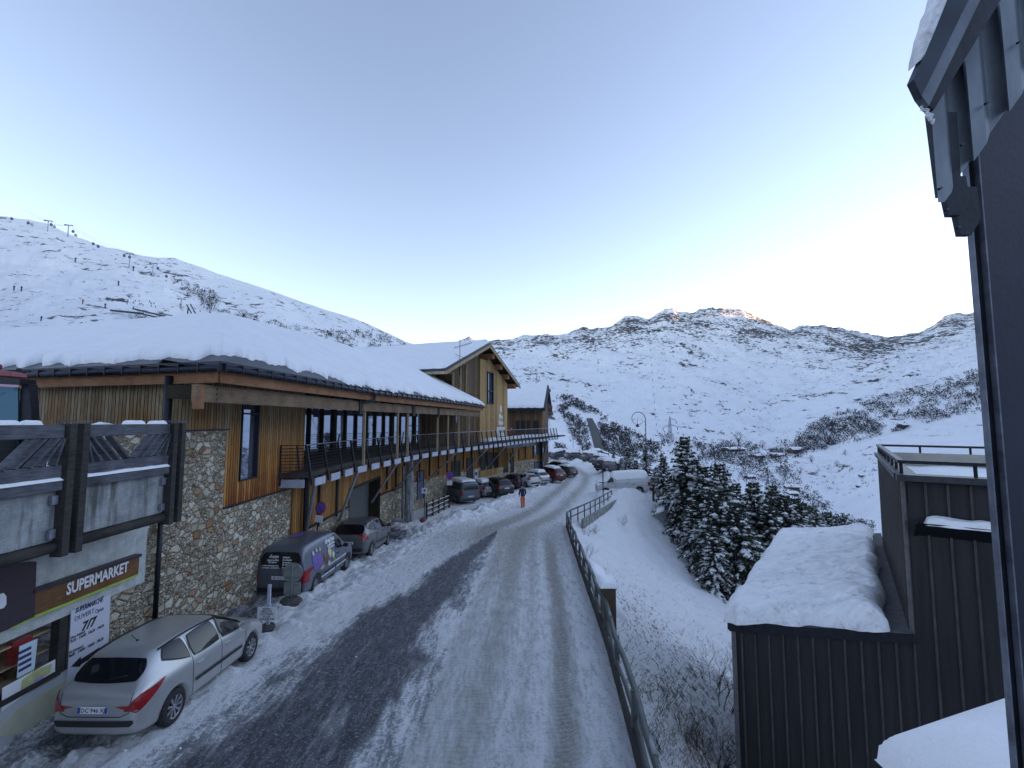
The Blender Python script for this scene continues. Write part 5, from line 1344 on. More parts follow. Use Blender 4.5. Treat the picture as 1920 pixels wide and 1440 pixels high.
# ledge with the rounded snow cap at the bottom right
lg = thing('snowy_ledge', 'smooth rounded snow cap on a ledge in front of the black ribbed wall', 'ledge', (4.4, 3.8, -3.2))
q0 = atz(1668, 1385, -2.62); q1 = atz(1893, 1285, -2.42)
m_ = MB(); m_.prism([(q0.x + .12, q0.y - .2), (q1.x, q1.y - .15), (q1.x + 1.2, q1.y - .3), (q1.x + .6, 2.2), (q0.x + .1, 2.4)], -3.0, -2.86); o = m_.build('ledge_slab', blk2); o.parent = lg; o.matrix_parent_inverse = Matrix.Translation((-4.4, -3.8, 3.2))
o = snow_patch('snow_cap', (q0.x - .05, 2.3, -2.86), (q1.x + 1.1, 2.0, -2.62), (q1.x + 1.3, q1.y + .35, -2.50), (q0.x - .05, q0.y + .12, -2.86), 90, 70, .44, M['snow'], None, .75, .05, .8, seed=8); o.parent = lg; o.matrix_parent_inverse = Matrix.Translation((-4.4, -3.8, 3.2))
# ================================================================== VEHICLES  (local frame: +Y forward, +X right, Z up, wheels on z = 0)
# station: (y, z_bottom, z_belt, half_width, z_top, half_width_top)
CARS = {
 'estate': dict(st=[(2.10, .30, .52, .58, .58, .50), (2.02, .22, .62, .72, .69, .60), (1.75, .18, .74, .82, .82, .66), (1.25, .18, .86, .87, .95, .70), (1.0, .18, .90, .875, 1.02, .70), (.42, .18, .94, .875, 1.36, .60), (.1, .18, .95, .875, 1.46, .58), (-.6, .18, .96, .875, 1.50, .57), (-1.35, .18, .97, .865, 1.46, .56), (-1.62, .18, .98, .85, 1.40, .54), (-1.90, .20, .98, .80, 1.08, .62), (-2.04, .24, .90, .74, .95, .62), (-2.09, .32, .72, .66, .78, .56)],
     ax=(1.26, -1.28), wr=.31, win=[(.98, .10, .10, .02), (.02, -.80, .0, .0), (-.88, -1.50, .0, -.16)], zt=1.40, rear=(-1.0, 1.02, 1.34, .56, .62), tail='swoop', L=4.16),
 'caddy': dict(st=[(2.20, .30, .55, .62, .62, .54), (2.12, .22, .72, .78, .80, .64), (1.85, .20, .88, .87, .96, .72), (1.45, .20, .98, .895, 1.08, .76), (1.15, .20, 1.02, .895, 1.22, .74), (.72, .20, 1.06, .895, 1.66, .68), (.45, .20, 1.08, .895, 1.80, .68), (-.6, .20, 1.10, .895, 1.84, .70), (-1.7, .20, 1.10, .89, 1.82, .70), (-2.02, .20, 1.08, .885, 1.76, .70), (-2.16, .24, 1.02, .87, 1.45, .76), (-2.21, .30, .85, .82, .98, .74)],
     ax=(1.37, -1.31), wr=.325, win=[(1.12, .22, .18, .02)], zt=1.66, rear=(-1.2, 1.10, 1.62, .66, .72), tail='block', L=4.4),
 'mpv': dict(st=[(2.20, .30, .60, .60, .66, .52), (2.12, .22, .74, .76, .82, .62), (1.85, .18, .88, .86, .96, .70), (1.4, .18, .98, .90, 1.10, .72), (1.0, .18, 1.02, .91, 1.30, .70), (.45, .18, 1.05, .91, 1.58, .64), (.0, .18, 1.06, .91, 1.64, .62), (-.9, .18, 1.07, .90, 1.63, .62), (-1.65, .18, 1.07, .88, 1.55, .60), (-1.98, .20, 1.05, .84, 1.30, .64), (-2.15, .24, .95, .80, 1.02, .66), (-2.2, .32, .75, .72, .82, .6)],
     ax=(1.35, -1.38), wr=.32, win=[(1.15, .18, .12, .0), (.08, -.78, .0, .0), (-.86, -1.72, .0, -.15)], zt=1.52, rear=(-1.2, 1.06, 1.48, .60, .70), tail='high', L=4.4),
 'van': dict(st=[(2.50, .32, .65, .70, .72, .62), (2.42, .24, .85, .86, .92, .72), (2.1, .22, 1.02, .94, 1.10, .80), (1.7, .22, 1.12, .955, 1.26, .80), (1.2, .22, 1.16, .96, 1.76, .72), (.85, .22, 1.18, .96, 1.90, .72), (-.5, .22, 1.20, .96, 1.93, .74), (-2.0, .22, 1.20, .955, 1.92, .74), (-2.36, .22, 1.18, .95, 1.86, .74), (-2.50, .26, 1.10, .93, 1.5, .80), (-2.55, .32, .9, .88, 1.05, .8)],
     ax=(1.6, -1.55), wr=.34, win=[(1.5, .72, .16, .0), (.6, -.55, .0, .0), (-.7, -2.1, .0, .0)], zt=1.74, rear=(-1.3, 1.16, 1.68, .72, .78), tail='tall', L=5.1),
 'suv': dict(st=[(2.28, .35, .66, .64, .74, .56), (2.2, .28, .84, .80, .92, .68), (1.9, .26, 1.0, .90, 1.06, .74), (1.3, .26, 1.08, .94, 1.18, .76), (1.0, .26, 1.10, .94, 1.28, .74), (.45, .26, 1.13, .94, 1.66, .68), (0, .26, 1.14, .94, 1.76, .66), (-1.0, .26, 1.15, .94, 1.76, .66), (-1.75, .26, 1.15, .92, 1.68, .64), (-2.05, .28, 1.12, .88, 1.35, .68), (-2.22, .32, 1.0, .84, 1.08, .70), (-2.27, .4, .8, .78, .88, .64)],
     ax=(1.42, -1.40), wr=.37, win=[(1.0, .12, .12, .0), (.02, -.86, .0, .0), (-.95, -1.75, .0, -.16)], zt=1.62, rear=(-1.3, 1.16, 1.60, .62, .72), tail='high', L=4.6),
 'hatch': dict(st=[(1.98, .30, .55, .58, .60, .50), (1.9, .22, .66, .72, .74, .60), (1.6, .18, .80, .82, .88, .66), (1.1, .18, .88, .86, 1.0, .68), (.85, .18, .92, .86, 1.10, .66), (.3, .18, .95, .86, 1.44, .58), (-.1, .18, .96, .86, 1.50, .57), (-.9, .18, .98, .86, 1.48, .56), (-1.4, .18, 1.0, .84, 1.38, .54), (-1.75, .20, .98, .80, 1.06, .60), (-1.92, .24, .88, .74, .94, .6), (-1.97, .32, .7, .66, .76, .54)],
     ax=(1.22, -1.25), wr=.31, win=[(.82, .05, .1, .0), (-.04, -.78, .0, .0), (-.86, -1.28, .0, -.14)], zt=1.38, rear=(-.9, 1.02, 1.32, .54, .60), tail='high', L=3.95),
}
def car_body_mesh(S):
    rows = []
    for (y, zb, zbelt, w, zt, wt) in S['st']:
        zt = max(zt, zbelt + .03); h = zt - zbelt; zm = zb + (zbelt - zb) * .45
        half = [(0, zb), (w * .55, zb), (w * .90, zb + .015), (w * .985, zb + .10), (w, zm), (w * .995, zbelt - .10), (w * .965, zbelt), (lerp(w * .95, wt, .42), zbelt + h * .45), (wt + (w - wt) * .10, zbelt + h * .88), (wt * .82, zt - .006), (wt * .4, zt + .012), (0, zt + .016)]
        ring = [(x, y, z) for x, z in half] + [(-x, y, z) for x, z in reversed(half[1:-1])]
        rows.append(ring)
    n = len(rows[0]); vs = [p for r in rows for p in r]; fs = []
    for i in range(len(rows) - 1):
        for j in range(n):
            a = i * n + j; b_ = i * n + (j + 1) % n; fs.append((a, b_, b_ + n, a + n))
    fs.append(tuple(range(n))); fs.append(tuple(reversed(range((len(rows) - 1) * n, len(rows) * n))))
    me = bpy.data.meshes.new('body'); me.from_pydata(vs, [], fs)
    bm = bmesh.new(); bm.from_mesh(me); bmesh.ops.recalc_face_normals(bm, faces=bm.faces[:]); bm.to_mesh(me); bm.free()
    o = bpy.data.objects.new('tmp_body', me); scn.collection.objects.link(o)
    ss = o.modifiers.new('s', 'SUBSURF'); ss.levels = 2; ss.render_levels = 2
    wl = MB()
    for yy in S['ax']:
        for sx in (-1, 1):
            wl.lathe([(0, sx * .50), (S['wr'] + .055, sx * .50), (S['wr'] + .055, sx * 1.2), (0, sx * 1.2)], 40, 'X', (0, yy, S['wr'] + .01))
    cut = wl.build('tmp_cut', None, None, uv=False)
    bo = o.modifiers.new('b', 'BOOLEAN'); bo.operation = 'DIFFERENCE'; bo.object = cut; bo.solver = 'EXACT'
    bpy.context.view_layer.update()
    dg = bpy.context.evaluated_depsgraph_get()
    out = bpy.data.meshes.new_from_object(o.evaluated_get(dg)); out.name = 'body'
    o.modifiers.remove(bo); bpy.context.view_layer.update(); dg = bpy.context.evaluated_depsgraph_get()
    full = bpy.data.meshes.new_from_object(o.evaluated_get(dg))
    bvh = BVHTree.FromPolygons([v.co.copy() for v in full.vertices], [tuple(p.vertices) for p in full.polygons])
    bpy.data.objects.remove(o); bpy.data.objects.remove(cut)
    set_smooth(out)
    return out, bvh
def squircle(u, v, k=.30):
    return u * math.sqrt(1 - k * v * v), v * math.sqrt(1 - k * u * u)
def patch(bvh, quad, axis, n=10, off=.008, k=.28, far=3.0):
    """grid following the body, seen along an axis. quad: 4 (a,b) corners in the plane normal to the axis"""
    rows = []
    for i in range(n + 1):
        r = []
        for j in range(n + 1):
            u, v = squircle(2 * j / n - 1, 2 * i / n - 1, k); u = (u + 1) / 2; v = (v + 1) / 2
            a = lerp(lerp(quad[0][0], quad[1][0], u), lerp(quad[3][0], quad[2][0], u), v); b_ = lerp(lerp(quad[0][1], quad[1][1], u), lerp(quad[3][1], quad[2][1], u), v)
            if axis in ('+X', '-X'): s = 1 if axis == '+X' else -1; o_ = Vector((s * far, a, b_)); d = Vector((-s, 0, 0))
            elif axis in ('+Y', '-Y'): s = 1 if axis == '+Y' else -1; o_ = Vector((a, s * far * 1.5, b_)); d = Vector((0, -s, 0))
            else: o_ = Vector((a, b_, far)); d = Vector((0, 0, -1))
            h = bvh.ray_cast(o_, d)
            p = h[0] + h[1] * off if h[0] is not None else (rows and rows[-1][j] or (r and r[-1]) or Vector((o_.x * .3, a, b_)))
            r.append(Vector(p))
        rows.append(r)
    mb = MB(); n1 = n + 1
    mb.add([p for r in rows for p in r], [(i * n1 + j, i * n1 + j + 1, (i + 1) * n1 + j + 1, (i + 1) * n1 + j) for i in range(n) for j in range(n)])
    return mb
def seam(bvh, pts, axis, wd=.012, off=.004, mb=None):
    mb = mb or MB(); out = []
    dense = []
    for i in range(len(pts) - 1):
        k = max(2, int(math.dist(pts[i], pts[i + 1]) / .07))
        for j in range(k): dense.append((lerp(pts[i][0], pts[i + 1][0], j / k), lerp(pts[i][1], pts[i + 1][1], j / k)))
    dense.append(pts[-1])
    for a, b_ in dense:
        s = 1 if axis[0] == '+' else -1
        if axis[1] == 'X': h = bvh.ray_cast(Vector((s * 3, a, b_)), Vector((-s, 0, 0)))
        elif axis[1] == 'Y': h = bvh.ray_cast(Vector((a, s * 4, b_)), Vector((0, -s, 0)))
        else: h = bvh.ray_cast(Vector((a, b_, 3)), Vector((0, 0, -1)))
        if h[0] is not None: out.append(h[0] + h[1] * off)
    if len(out) > 1: mb.tube(out, wd / 2, 4)
    return mb
def car_snow(bvh, S, parts, th, amp=.03, seed=0):
    """snow lying on roof / bonnet: top surface above the body"""
    obs = []
    for (y0, y1, hw) in parts:
        nu, nv = 26, 40; P_ = np.zeros((nv, nu, 3))
        for i in range(nv):
            for j in range(nu):
                x = lerp(-hw, hw, j / (nu - 1)); y = lerp(y0, y1, i / (nv - 1)); x *= 1 - .10 * max(0, abs(2 * i / (nv - 1) - 1) - .8) * 5
                h = bvh.ray_cast(Vector((x, y, 4)), Vector((0, 0, -1))); z = h[0].z if h[0] is not None else .5
                d = min(j, nu - 1 - j) / (nu - 1) * 2 * hw; d2 = min(i, nv - 1 - i) / (nv - 1) * abs(y1 - y0); t = min(1, min(d, d2) / .16)
                P_[i, j] = (x, y, z - .01 + th * math.sqrt(max(0, 1 - (1 - t) ** 2)) + t * amp * float(fbm(np.array(x * 3. + seed), np.array(y * 2.5 + seed), 3)))
        obs.append(P_)
    return obs
WHEEL = {}
def wheel_meshes(r, kind):
    key = (r, kind)
    if key in WHEEL: return WHEEL[key]
    w = .205
    t = MB(); t.lathe([(r * .64, -w / 2 + .01), (r * .80, -w / 2 - .004), (r * .94, -w / 2 + .012), (r, -w / 2 + .045), (r, w / 2 - .045), (r * .94, w / 2 - .012), (r * .80, w / 2 + .004), (r * .64, w / 2 - .01)], 36, 'X')
    for k in range(40):
        a = 2 * math.pi * k / 40; t.box((0, math.cos(a) * (r + .002), math.sin(a) * (r + .002)), (w * .7, .02, .008), Matrix.Rotation(a - math.pi / 2, 3, 'X'))
    m = MB(); m.lathe([(r * .66, w / 2 - .01), (r * .62, w / 2 - .02), (r * .60, w / 2 - .06), (r * .60, -w / 2 + .02)], 36, 'X')
    if kind == 'alloy':
        m.lathe([(0, w / 2 - .02), (r * .13, w / 2 - .022), (r * .15, w / 2 - .05)], 18, 'X')
        for k in range(9):
            a = 2 * math.pi * k / 9; d = Vector((0, math.cos(a), math.sin(a))); s = Vector((0, -math.sin(a), math.cos(a)))
            m.add([Vector((w / 2 - .025, 0, 0)) + d * r * .10 + s * r * .035, Vector((w / 2 - .025, 0, 0)) + d * r * .10 - s * r * .035, Vector((w / 2 - .012, 0, 0)) + d * r * .62 - s * r * .085, Vector((w / 2 - .012, 0, 0)) + d * r * .62 + s * r * .085,
                   Vector((w / 2 - .06, 0, 0)) + d * r * .10 + s * r * .035, Vector((w / 2 - .06, 0, 0)) + d * r * .10 - s * r * .035, Vector((w / 2 - .05, 0, 0)) + d * r * .62 - s * r * .085, Vector((w / 2 - .05, 0, 0)) + d * r * .62 + s * r * .085],
                  [(0, 1, 2, 3), (0, 4, 5, 1), (2, 6, 7, 3), (0, 3, 7, 4), (1, 5, 6, 2)])
    else:
        m.lathe([(0, w / 2 - .03), (r * .16, w / 2 - .03), (r * .20, w / 2 - .055), (r * .44, w / 2 - .035), (r * .50, w / 2 - .055), (r * .60, w / 2 - .07)], 30, 'X')
        for k in range(12):
            a = 2 * math.pi * k / 12; disc(m, (w / 2 - .043, math.cos(a) * r * .34, math.sin(a) * r * .34), (1, 0, 0), r * .06, .004, 8)
    d = MB(); d.lathe([(0, -.01), (r * .6, -.01), (r * .6, .012), (0, .012)], 24, 'X')
    res = []
    for mb_, nm, mt, sm_ in ((t, 'tyre', M['rubber'], True), (m, 'rim', M['alloy'] if kind == 'alloy' else M['steelwheel'], False), (d, 'brake_disc', M['plastic'], False)):
        o = mb_.build(nm, mt, None, smooth=sm_); me = o.data; bpy.data.objects.remove(o); res.append((nm, me))
    WHEEL[key] = res; return res
def text_mesh_at(name, s, mat, par, origin, right, up, size, **k):
    o = text_obj(name, s, mat, None, origin, right, up, size, **k); o.parent = par; return o
def make_car(kind, name, label, cat, paint, loc, heading, tilt=0.0, roll=0.0, wheel='alloy', snow=None, plate='AB 123 CD', group=None, winmat=None, no_side=False, mud=True, snow_mat=None):
    S = CARS[kind]; body, bvh = S.get('cache') or (None, None)
    if body is None: body, bvh = car_body_mesh(S); S['cache'] = (body, bvh)
    root = thing(name, label, cat, loc, -heading, group); root.rotation_euler = (tilt, roll, -heading)
    me = body.copy(); bo = link('body', me, paint, root, True)
    wm = winmat or M['carglass']
    def prt(mb, nm, mt, par=root, smooth=True): return mb.build(nm, mt, par, smooth=smooth, uv=False)
    zt = S['zt']
    # side windows with a dark surround
    if not no_side:
        for sx in ('+X', '-X'):
            for (ya, yb_, da, db) in S['win']:
                zb0 = interp(-ya, [-s[0] for s in S['st']], [s[2] for s in S['st']]) + .05; zb1 = interp(-yb_, [-s[0] for s in S['st']], [s[2] for s in S['st']]) + .05
                dza = da * 2.2; dzb = abs(db) * 1.3
                q = [(ya, zb0), (yb_, zb1 + (dzb if db < 0 else 0)), (yb_ - (db if db < 0 else 0) * .9, zt - .02), (ya - da * 3.6 - .06, zt - .01)]
                cy = sum(p[0] for p in q) / 4; cz = sum(p[1] for p in q) / 4
                prt(patch(bvh, [(p[0] + .025 * (1 if p[0] > cy else -1), p[1] + .022 * (1 if p[1] > cz else -1)) for p in q], sx, 10, .006, .16), 'window_seal', M['plastic'])
                prt(patch(bvh, q, sx, 10, .011, .16), 'window', wm)
    # windscreen
    i_c = [s for s in S['st'] if s[4] - s[2] > .10 and s[0] > 0]; yc = i_c[0][0]; yr_ = [s for s in S['st'] if s[4] > zt - .03 and s[0] > 0]; yt = (yr_[-1][0] if yr_ else .3) + .12
    prt(patch(bvh, [(-.66, yc - .02), (.66, yc - .02), (.52, yt), (-.52, yt)], '+Z', 12, .008, .10), 'windscreen', wm)
    yb0, z0, z1, wt0, wb0 = S['rear']
    prt(patch(bvh, [(-wb0, z0 + .02), (wb0, z0 + .02), (wt0, z1), (-wt0, z1)], '-Y', 14, .010, .22), 'rear_window', wm)
    # lamps
    zbelt = interp(2.0, [2.0], [S['st'][-3][2]])
    for sx in (1, -1):
        tl = S['tail']
        if tl == 'swoop':
            mb = patch(bvh, [(-1.52, .99), (-2.06, .60), (-2.09, .72), (-1.85, .93)], '+X' if sx > 0 else '-X', 10, .010, .10); prt(mb, 'tail_light', M['red_lens'])
            mb = patch(bvh, [(sx * .50, .64), (sx * .74, .66), (sx * .80, .93), (sx * .72, .90)], '-Y', 8, .012, .10); prt(mb, 'tail_light', M['red_lens'])
        elif tl in ('block', 'tall'):
            zz = (.62, 1.02) if tl == 'block' else (.75, 1.12)
            mb = patch(bvh, [(sx * .74, zz[0]), (sx * .885, zz[0]), (sx * .88, zz[1]), (sx * .74, zz[1])], '-Y', 8, .015, .06); prt(mb, 'tail_light', M['red_lens'])
            yr0 = S['st'][-2][0]; mb = patch(bvh, [(yr0 + .16, zz[0]), (yr0 + .0, zz[0]), (yr0 + .0, zz[1]), (yr0 + .13, zz[1])], '+X' if sx > 0 else '-X', 6, .012, .06); prt(mb, 'tail_light', M['red_lens'])
        else:
            zz = (z0 - .22, z0 + .06); hw = S['st'][-2][3]
            mb = patch(bvh, [(sx * (hw - .22), zz[0]), (sx * (hw - .02), zz[0]), (sx * (hw - .03), zz[1]), (sx * (hw - .14), zz[1])], '-Y', 8, .014, .15); prt(mb, 'tail_light', M['red_lens'])
            yr0 = S['st'][-2][0]; mb = patch(bvh, [(yr0 + .28, zz[0] + .04), (yr0 + .02, zz[0]), (yr0 + .02, zz[1]), (yr0 + .2, zz[1] - .02)], '+X' if sx > 0 else '-X', 6, .012, .12); prt(mb, 'tail_light', M['red_lens'])
        yf = S['st'][1][0]; zf_ = S['st'][2][2]
        mb = patch(bvh, [(sx * .46, zf_ - .20), (sx * .74, zf_ - .18), (sx * .74, zf_ - .03), (sx * .50, zf_ - .10)], '+Y', 8, .012, .15); prt(mb, 'headlight', M['clear_lens'])
        # mirror
        ym, zm_ = S['win'][0][0] - .22, S['st'][4][2] + .10; w_ = S['st'][5][3]
        mb = MB(); mb.box((sx * (w_ + .09), ym, zm_), (.17, .10, .13)); mb.box((sx * (w_ + .0), ym, zm_ - .03), (.1, .05, .04)); prt(mb, 'wing_mirror', M['plastic'] if kind != 'estate' else paint, smooth=False).data.update()
        # handles, seams, mouldings
        ax = '+X' if sx > 0 else '-X'
        sm_ = MB()
        for (ya, yb_, da, db) in S['win'][:2]:
            seam(bvh, [(yb_ - .04, zt - .02), (yb_ - .05, .7), (yb_ - .02, .30)], ax, .012, .002, sm_)
            mb = MB(); h = bvh.ray_cast(Vector((sx * 3, yb_ + .16, S['st'][6][2] - .12)), Vector((-sx, 0, 0)))
            if h[0] is not None: mb.box(h[0] + h[1] * .018, (.03, .20, .028)); prt(mb, 'door_handle', paint if kind == 'estate' else M['plastic'], smooth=False)
        seam(bvh, [(S['win'][0][0] - .02, S['st'][4][2] + .02), (S['win'][0][0] - .02, .55), (S['win'][0][0] - .12, .28)], ax, .012, .002, sm_)
        seam(bvh, [(S['ax'][0] - .38, .27), (S['ax'][1] + .4, .27)], ax, .02, .0, sm_)
        prt(sm_, 'door_seam', M['plastic'], smooth=False)
        if kind in ('estate', 'caddy', 'van', 'mpv'):
            mo = patch(bvh, [(S['ax'][0] - .45, .50), (S['ax'][1] + .5, .52), (S['ax'][1] + .5, .585), (S['ax'][0] - .45, .565)], ax, 8, .018, .02); prt(mo, 'side_moulding', M['plastic'])
        if kind in ('estate', 'suv', 'mpv'):
            rr_ = []
            for t in np.linspace(.15, -1.45, 12):
                wt_ = interp(-t, [-s[0] for s in S['st']], [s[5] for s in S['st']]); h = bvh.ray_cast(Vector((sx * wt_ * 1.0, t, 4)), Vector((0, 0, -1))); rr_.append(h[0] + Vector((0, 0, .025)))
            mb = MB(); mb.tube(rr_, .016, 6); prt(mb, 'roof_rail', M['plastic'])
    # rear bumper strip, tailgate seam, plate
    ye = S['st'][-1][0]
    if kind == 'estate':
        prt(patch(bvh, [(-.66, .40), (.66, .40), (.70, .50), (-.70, .50)], '-Y', 12, .012, .08), 'bumper_insert', M['plastic'])
        sm_ = MB(); seam(bvh, [(-.62, .92), (-.60, .62), (-.46, .56), (.46, .56), (.60, .62), (.62, .92)], '-Y', .014, .002, sm_); prt(sm_, 'tailgate_seam', M['plastic'])
        prt(patch(bvh, [(-.31, .72), (.31, .72), (.31, .88), (-.31, .88)], '-Y', 6, .002, .1), 'plate_recess', M['plastic']) if False else None
        pz = .68
        mb = MB(); h = bvh.ray_cast(Vector((0, -4, pz)), Vector((0, 1, 0)))
        nn = h[1]; upv = Vector((0, 0, 1)); upv = (upv - nn * upv.dot(nn)).normalized(); c0 = h[0] + nn * .02
        def plate_at(c0, upv, nn): 
            mb = MB(); R_ = Vector((1, 0, 0)); mb.extrude([c0 - R_ * .26 - upv * .055, c0 + R_ * .26 - upv * .055, c0 + R_ * .26 + upv * .055, c0 - R_ * .26 + upv * .055], nn * .008); pl = prt(mb, 'number_plate', M['white'], smooth=False)
            for s_ in (-1, 1):
                mb = MB(); mb.extrude([c0 + R_ * (s_ * .237 - .022) - upv * .05 + nn * .009, c0 + R_ * (s_ * .237 + .022) - upv * .05 + nn * .009, c0 + R_ * (s_ * .237 + .022) + upv * .05 + nn * .009, c0 + R_ * (s_ * .237 - .022) + upv * .05 + nn * .009], nn * .002); prt(mb, 'plate_band', simple_blue, pl, smooth=False)
            text_mesh_at('plate_lettering', plate, M['black_print'], pl, c0 - R_ * .205 - upv * .032 + nn * .010, R_, upv, .09, bold=.001, ext=.001, width=.41)
        plate_at(c0, upv, nn)
        mb = MB(); h = bvh.ray_cast(Vector((0, -1.25, 4)), Vector((0, 0, -1))); mb.tube([h[0], h[0] + Vector((0, -.16, .16))], .006, 5); mb.lathe([(.03, 0), (.02, .02), (0, .022)], 8, 'Z', h[0]); prt(mb, 'roof_aerial', M['plastic'])
        mb = MB(); q = bvh.ray_cast(Vector((0, -4, z0 + .06)), Vector((0, 1, 0)))[0]; q2 = bvh.ray_cast(Vector((.38, -4, z0 + .12)), Vector((0, 1, 0)))[0]; mb.tube([q + Vector((0, -.03, 0)), q2 + Vector((0, -.03, 0))], .008, 5); prt(mb, 'rear_wiper', M['plastic'])
    else:
        pz = {'caddy': .80, 'van': .66, 'mpv': .72, 'suv': .92, 'hatch': .66}[kind]
        h = bvh.ray_cast(Vector((0, -4, pz)), Vector((0, 1, 0))); nn = Vector((0, -1, 0)); c0 = h[0] + nn * .02
        mb = MB(); mb.box(c0, (.52, .012, .11)); pl = prt(mb, 'number_plate', M['white'], smooth=False)
        text_mesh_at('plate_lettering', plate, M['black_print'], pl, c0 + Vector((-.21, -.008, -.032)), (1, 0, 0), (0, 0, 1), .09, bold=.001, ext=.001, width=.42)
        zb_ = S['st'][-1][1]
        prt(patch(bvh, [(-S['st'][-1][3] * .95, zb_ + .02), (S['st'][-1][3] * .95, zb_ + .02), (S['st'][-1][3], zb_ + .17), (-S['st'][-1][3], zb_ + .17)], '-Y', 10, .02, .08), 'rear_bumper', M['plastic'])
        sm_ = MB(); hw = S['st'][-2][3] - .1; seam(bvh, [(-wt0, z1 + .04), (-hw, z0), (-hw, zb_ + .2), (hw, zb_ + .2), (hw, z0), (wt0, z1 + .04)], '-Y', .014, .002, sm_)
        if kind == 'caddy': seam(bvh, [(0.02, z1), (0.02, zb_ + .2)], '-Y', .016, .002, sm_)
        prt(sm_, 'tailgate_seam', M['plastic'], smooth=False)
    # underside and wheels
    mb = MB(); mb.box((0, 0, .27), (1.15, S['L'] * .80, .12)); prt(mb, 'underbody', M['plastic'], smooth=False)
    for ya in S['ax']:
        for sx in (-1, 1):
            wt_ = S['st'][5][3] - .115
            we = bpy.data.objects.new('wheel', None); scn.collection.objects.link(we); we.parent = root; we.location = (sx * wt_, ya, S['wr']); we.rotation_euler = (0, 0, 0 if sx > 0 else math.pi)
            we.empty_display_size = .1
            for nm, mm in wheel_meshes(S['wr'], wheel): o = bpy.data.objects.new(nm, mm); scn.collection.objects.link(o); o.parent = we
    if snow:
        for k, P_ in enumerate(car_snow(bvh, S, snow[1], snow[0], .03, hash(name + label) % 50)): grid_mesh('snow_cover', P_, snow_mat or M['snow'], root)
    return root, bvh, S
simple_blue = simple('plate_blue', (.02, .05, .35), .5)
def ground_pose(x, y, heading, wb=1.3):
    fx, fy = math.sin(heading), math.cos(heading)
    z1 = gh(x + fx * wb, y + fy * wb); z0 = gh(x - fx * wb, y - fy * wb); return (z0 + z1) / 2, math.atan2(z1 - z0, 2 * wb)
def place_car(kind, name, label, cat, paint, x, y, heading_deg, dz=0.0, **k):
    h = math.radians(heading_deg); z, t = ground_pose(x, y, h); return make_car(kind, name, label, cat, paint, (x, y, z + dz), h, tilt=t, **k)
silver = mat_paint('silver_paint', (.56, .57, .57), .6, .28, .26)
root, bv, S = place_car('estate', 'estate_car', 'dirty silver estate car parked below the supermarket sign', 'car', silver, -6.78, 9.88, 0.5, .0, plate='DC 946 XJ'); root.scale = (.94, .94, .94)
bluegrey = mat_paint('blue_grey_paint', (.13, .165, .22), .5, .35, .35)
root, bv, S = place_car('caddy', 'delivery_van', 'blue grey delivery van with printed food pictures and white lettering, by the stone wall', 'van', bluegrey, -7.72, 18.3, 3.0, wheel='steel', plate='EK 412 LC')
prn = lambda q, nm, mt, k=.1, off=.012: patch(bv, q, '+X', 8, off, k).build(nm, mt, root, smooth=True, uv=False)
prn([(-.98, .86), (-1.62, .86), (-1.62, 1.36), (-.98, 1.36)], 'printed_purple_bag', simple('print_purple', (.16, .10, .36), .4, 0, .2, 6))
rr = random.Random(9)
for i, (y, z, w_, h_, c) in enumerate([(-.62, .98, .36, .28, (.24, .05, .06)), (-.95, .80, .40, .16, (.42, .36, .26)), (-.30, 1.16, .36, .40, (.62, .54, .30)), (-.05, 1.0, .26, .26, (.66, .64, .56)), (.02, .84, .22, .16, (.20, .36, .10)), (-.42, .80, .30, .16, (.58, .50, .38)), (-1.5, 1.42, .16, .16, (.60, .60, .62)), (-1.25, 1.46, .2, .14, (.50, .55, .35)), (-1.0, 1.44, .15, .13, (.62, .62, .50)), (-.75, 1.12, .12, .22, (.30, .10, .06)), (-.2, 1.42, .14, .16, (.55, .58, .62))]):
    prn([(y + w_ / 2, z - h_ / 2), (y - w_ / 2, z - h_ / 2), (y - w_ * .4, z + h_ / 2), (y + w_ * .3, z + h_ / 2)], 'printed_food', simple('print_food', c, .4, 0, .35, 12), .7, .014 + .001 * i)
def van_text(s, y, z, size, wd, bold=.004):
    h = bv.ray_cast(Vector((3, y, z)), Vector((-1, 0, 0))); h2 = bv.ray_cast(Vector((3, y, z + .12)), Vector((-1, 0, 0)))
    upv = (h2[0] - h[0]).normalized(); text_mesh_at('side_lettering', s, M['white'], root, h[0] + Vector((.022, 0, 0)), (0, 1, 0), upv, size, bold=bold, ext=.001, width=wd)
van_text('sherpa', -.55, 1.50, .26, .78, .008); van_text('supermarchés', -.45, 1.38, .12, .66); van_text('livraison', -.30, 1.28, .11, .45)
for s, y, z, wd in (('service de livraison à domicile', -.45, .70, 1.55), ('les courses simplement', -1.0, .44, 1.1), ('le plaisir à la montagne', .2, .46, .9)): van_text(s, y, z, .11, wd)
for s, x, z, size, wd in (('sherpa', -.40, 1.44, .15, .32), ('supermarché', -.46, 1.35, .08, .40), ('livraison', -.40, 1.28, .08, .28), ('www.sherpa.net', -.60, 1.18, .07, .56), ('la croisette . les bruyeres', -.62, 1.11, .07, .60),
                       ('sherpa', .08, 1.44, .09, .24), ('la croisette', .08, 1.36, .08, .32), ('les bruyères', .08, 1.28, .08, .30), ('04 79 00 67 14', .08, 1.20, .08, .46), ('www.sherpa.net', .08, 1.12, .08, .50)):
    h = bv.ray_cast(Vector((x, -4, z)), Vector((0, 1, 0))); h2 = bv.ray_cast(Vector((x, -4, z + .08)), Vector((0, 1, 0)))
    text_mesh_at('rear_lettering', s, M['white'], root, h[0] + Vector((0, -.03, 0)), (1, 0, 0), (h2[0] - h[0]).normalized(), size, bold=.003, ext=.001, width=wd)
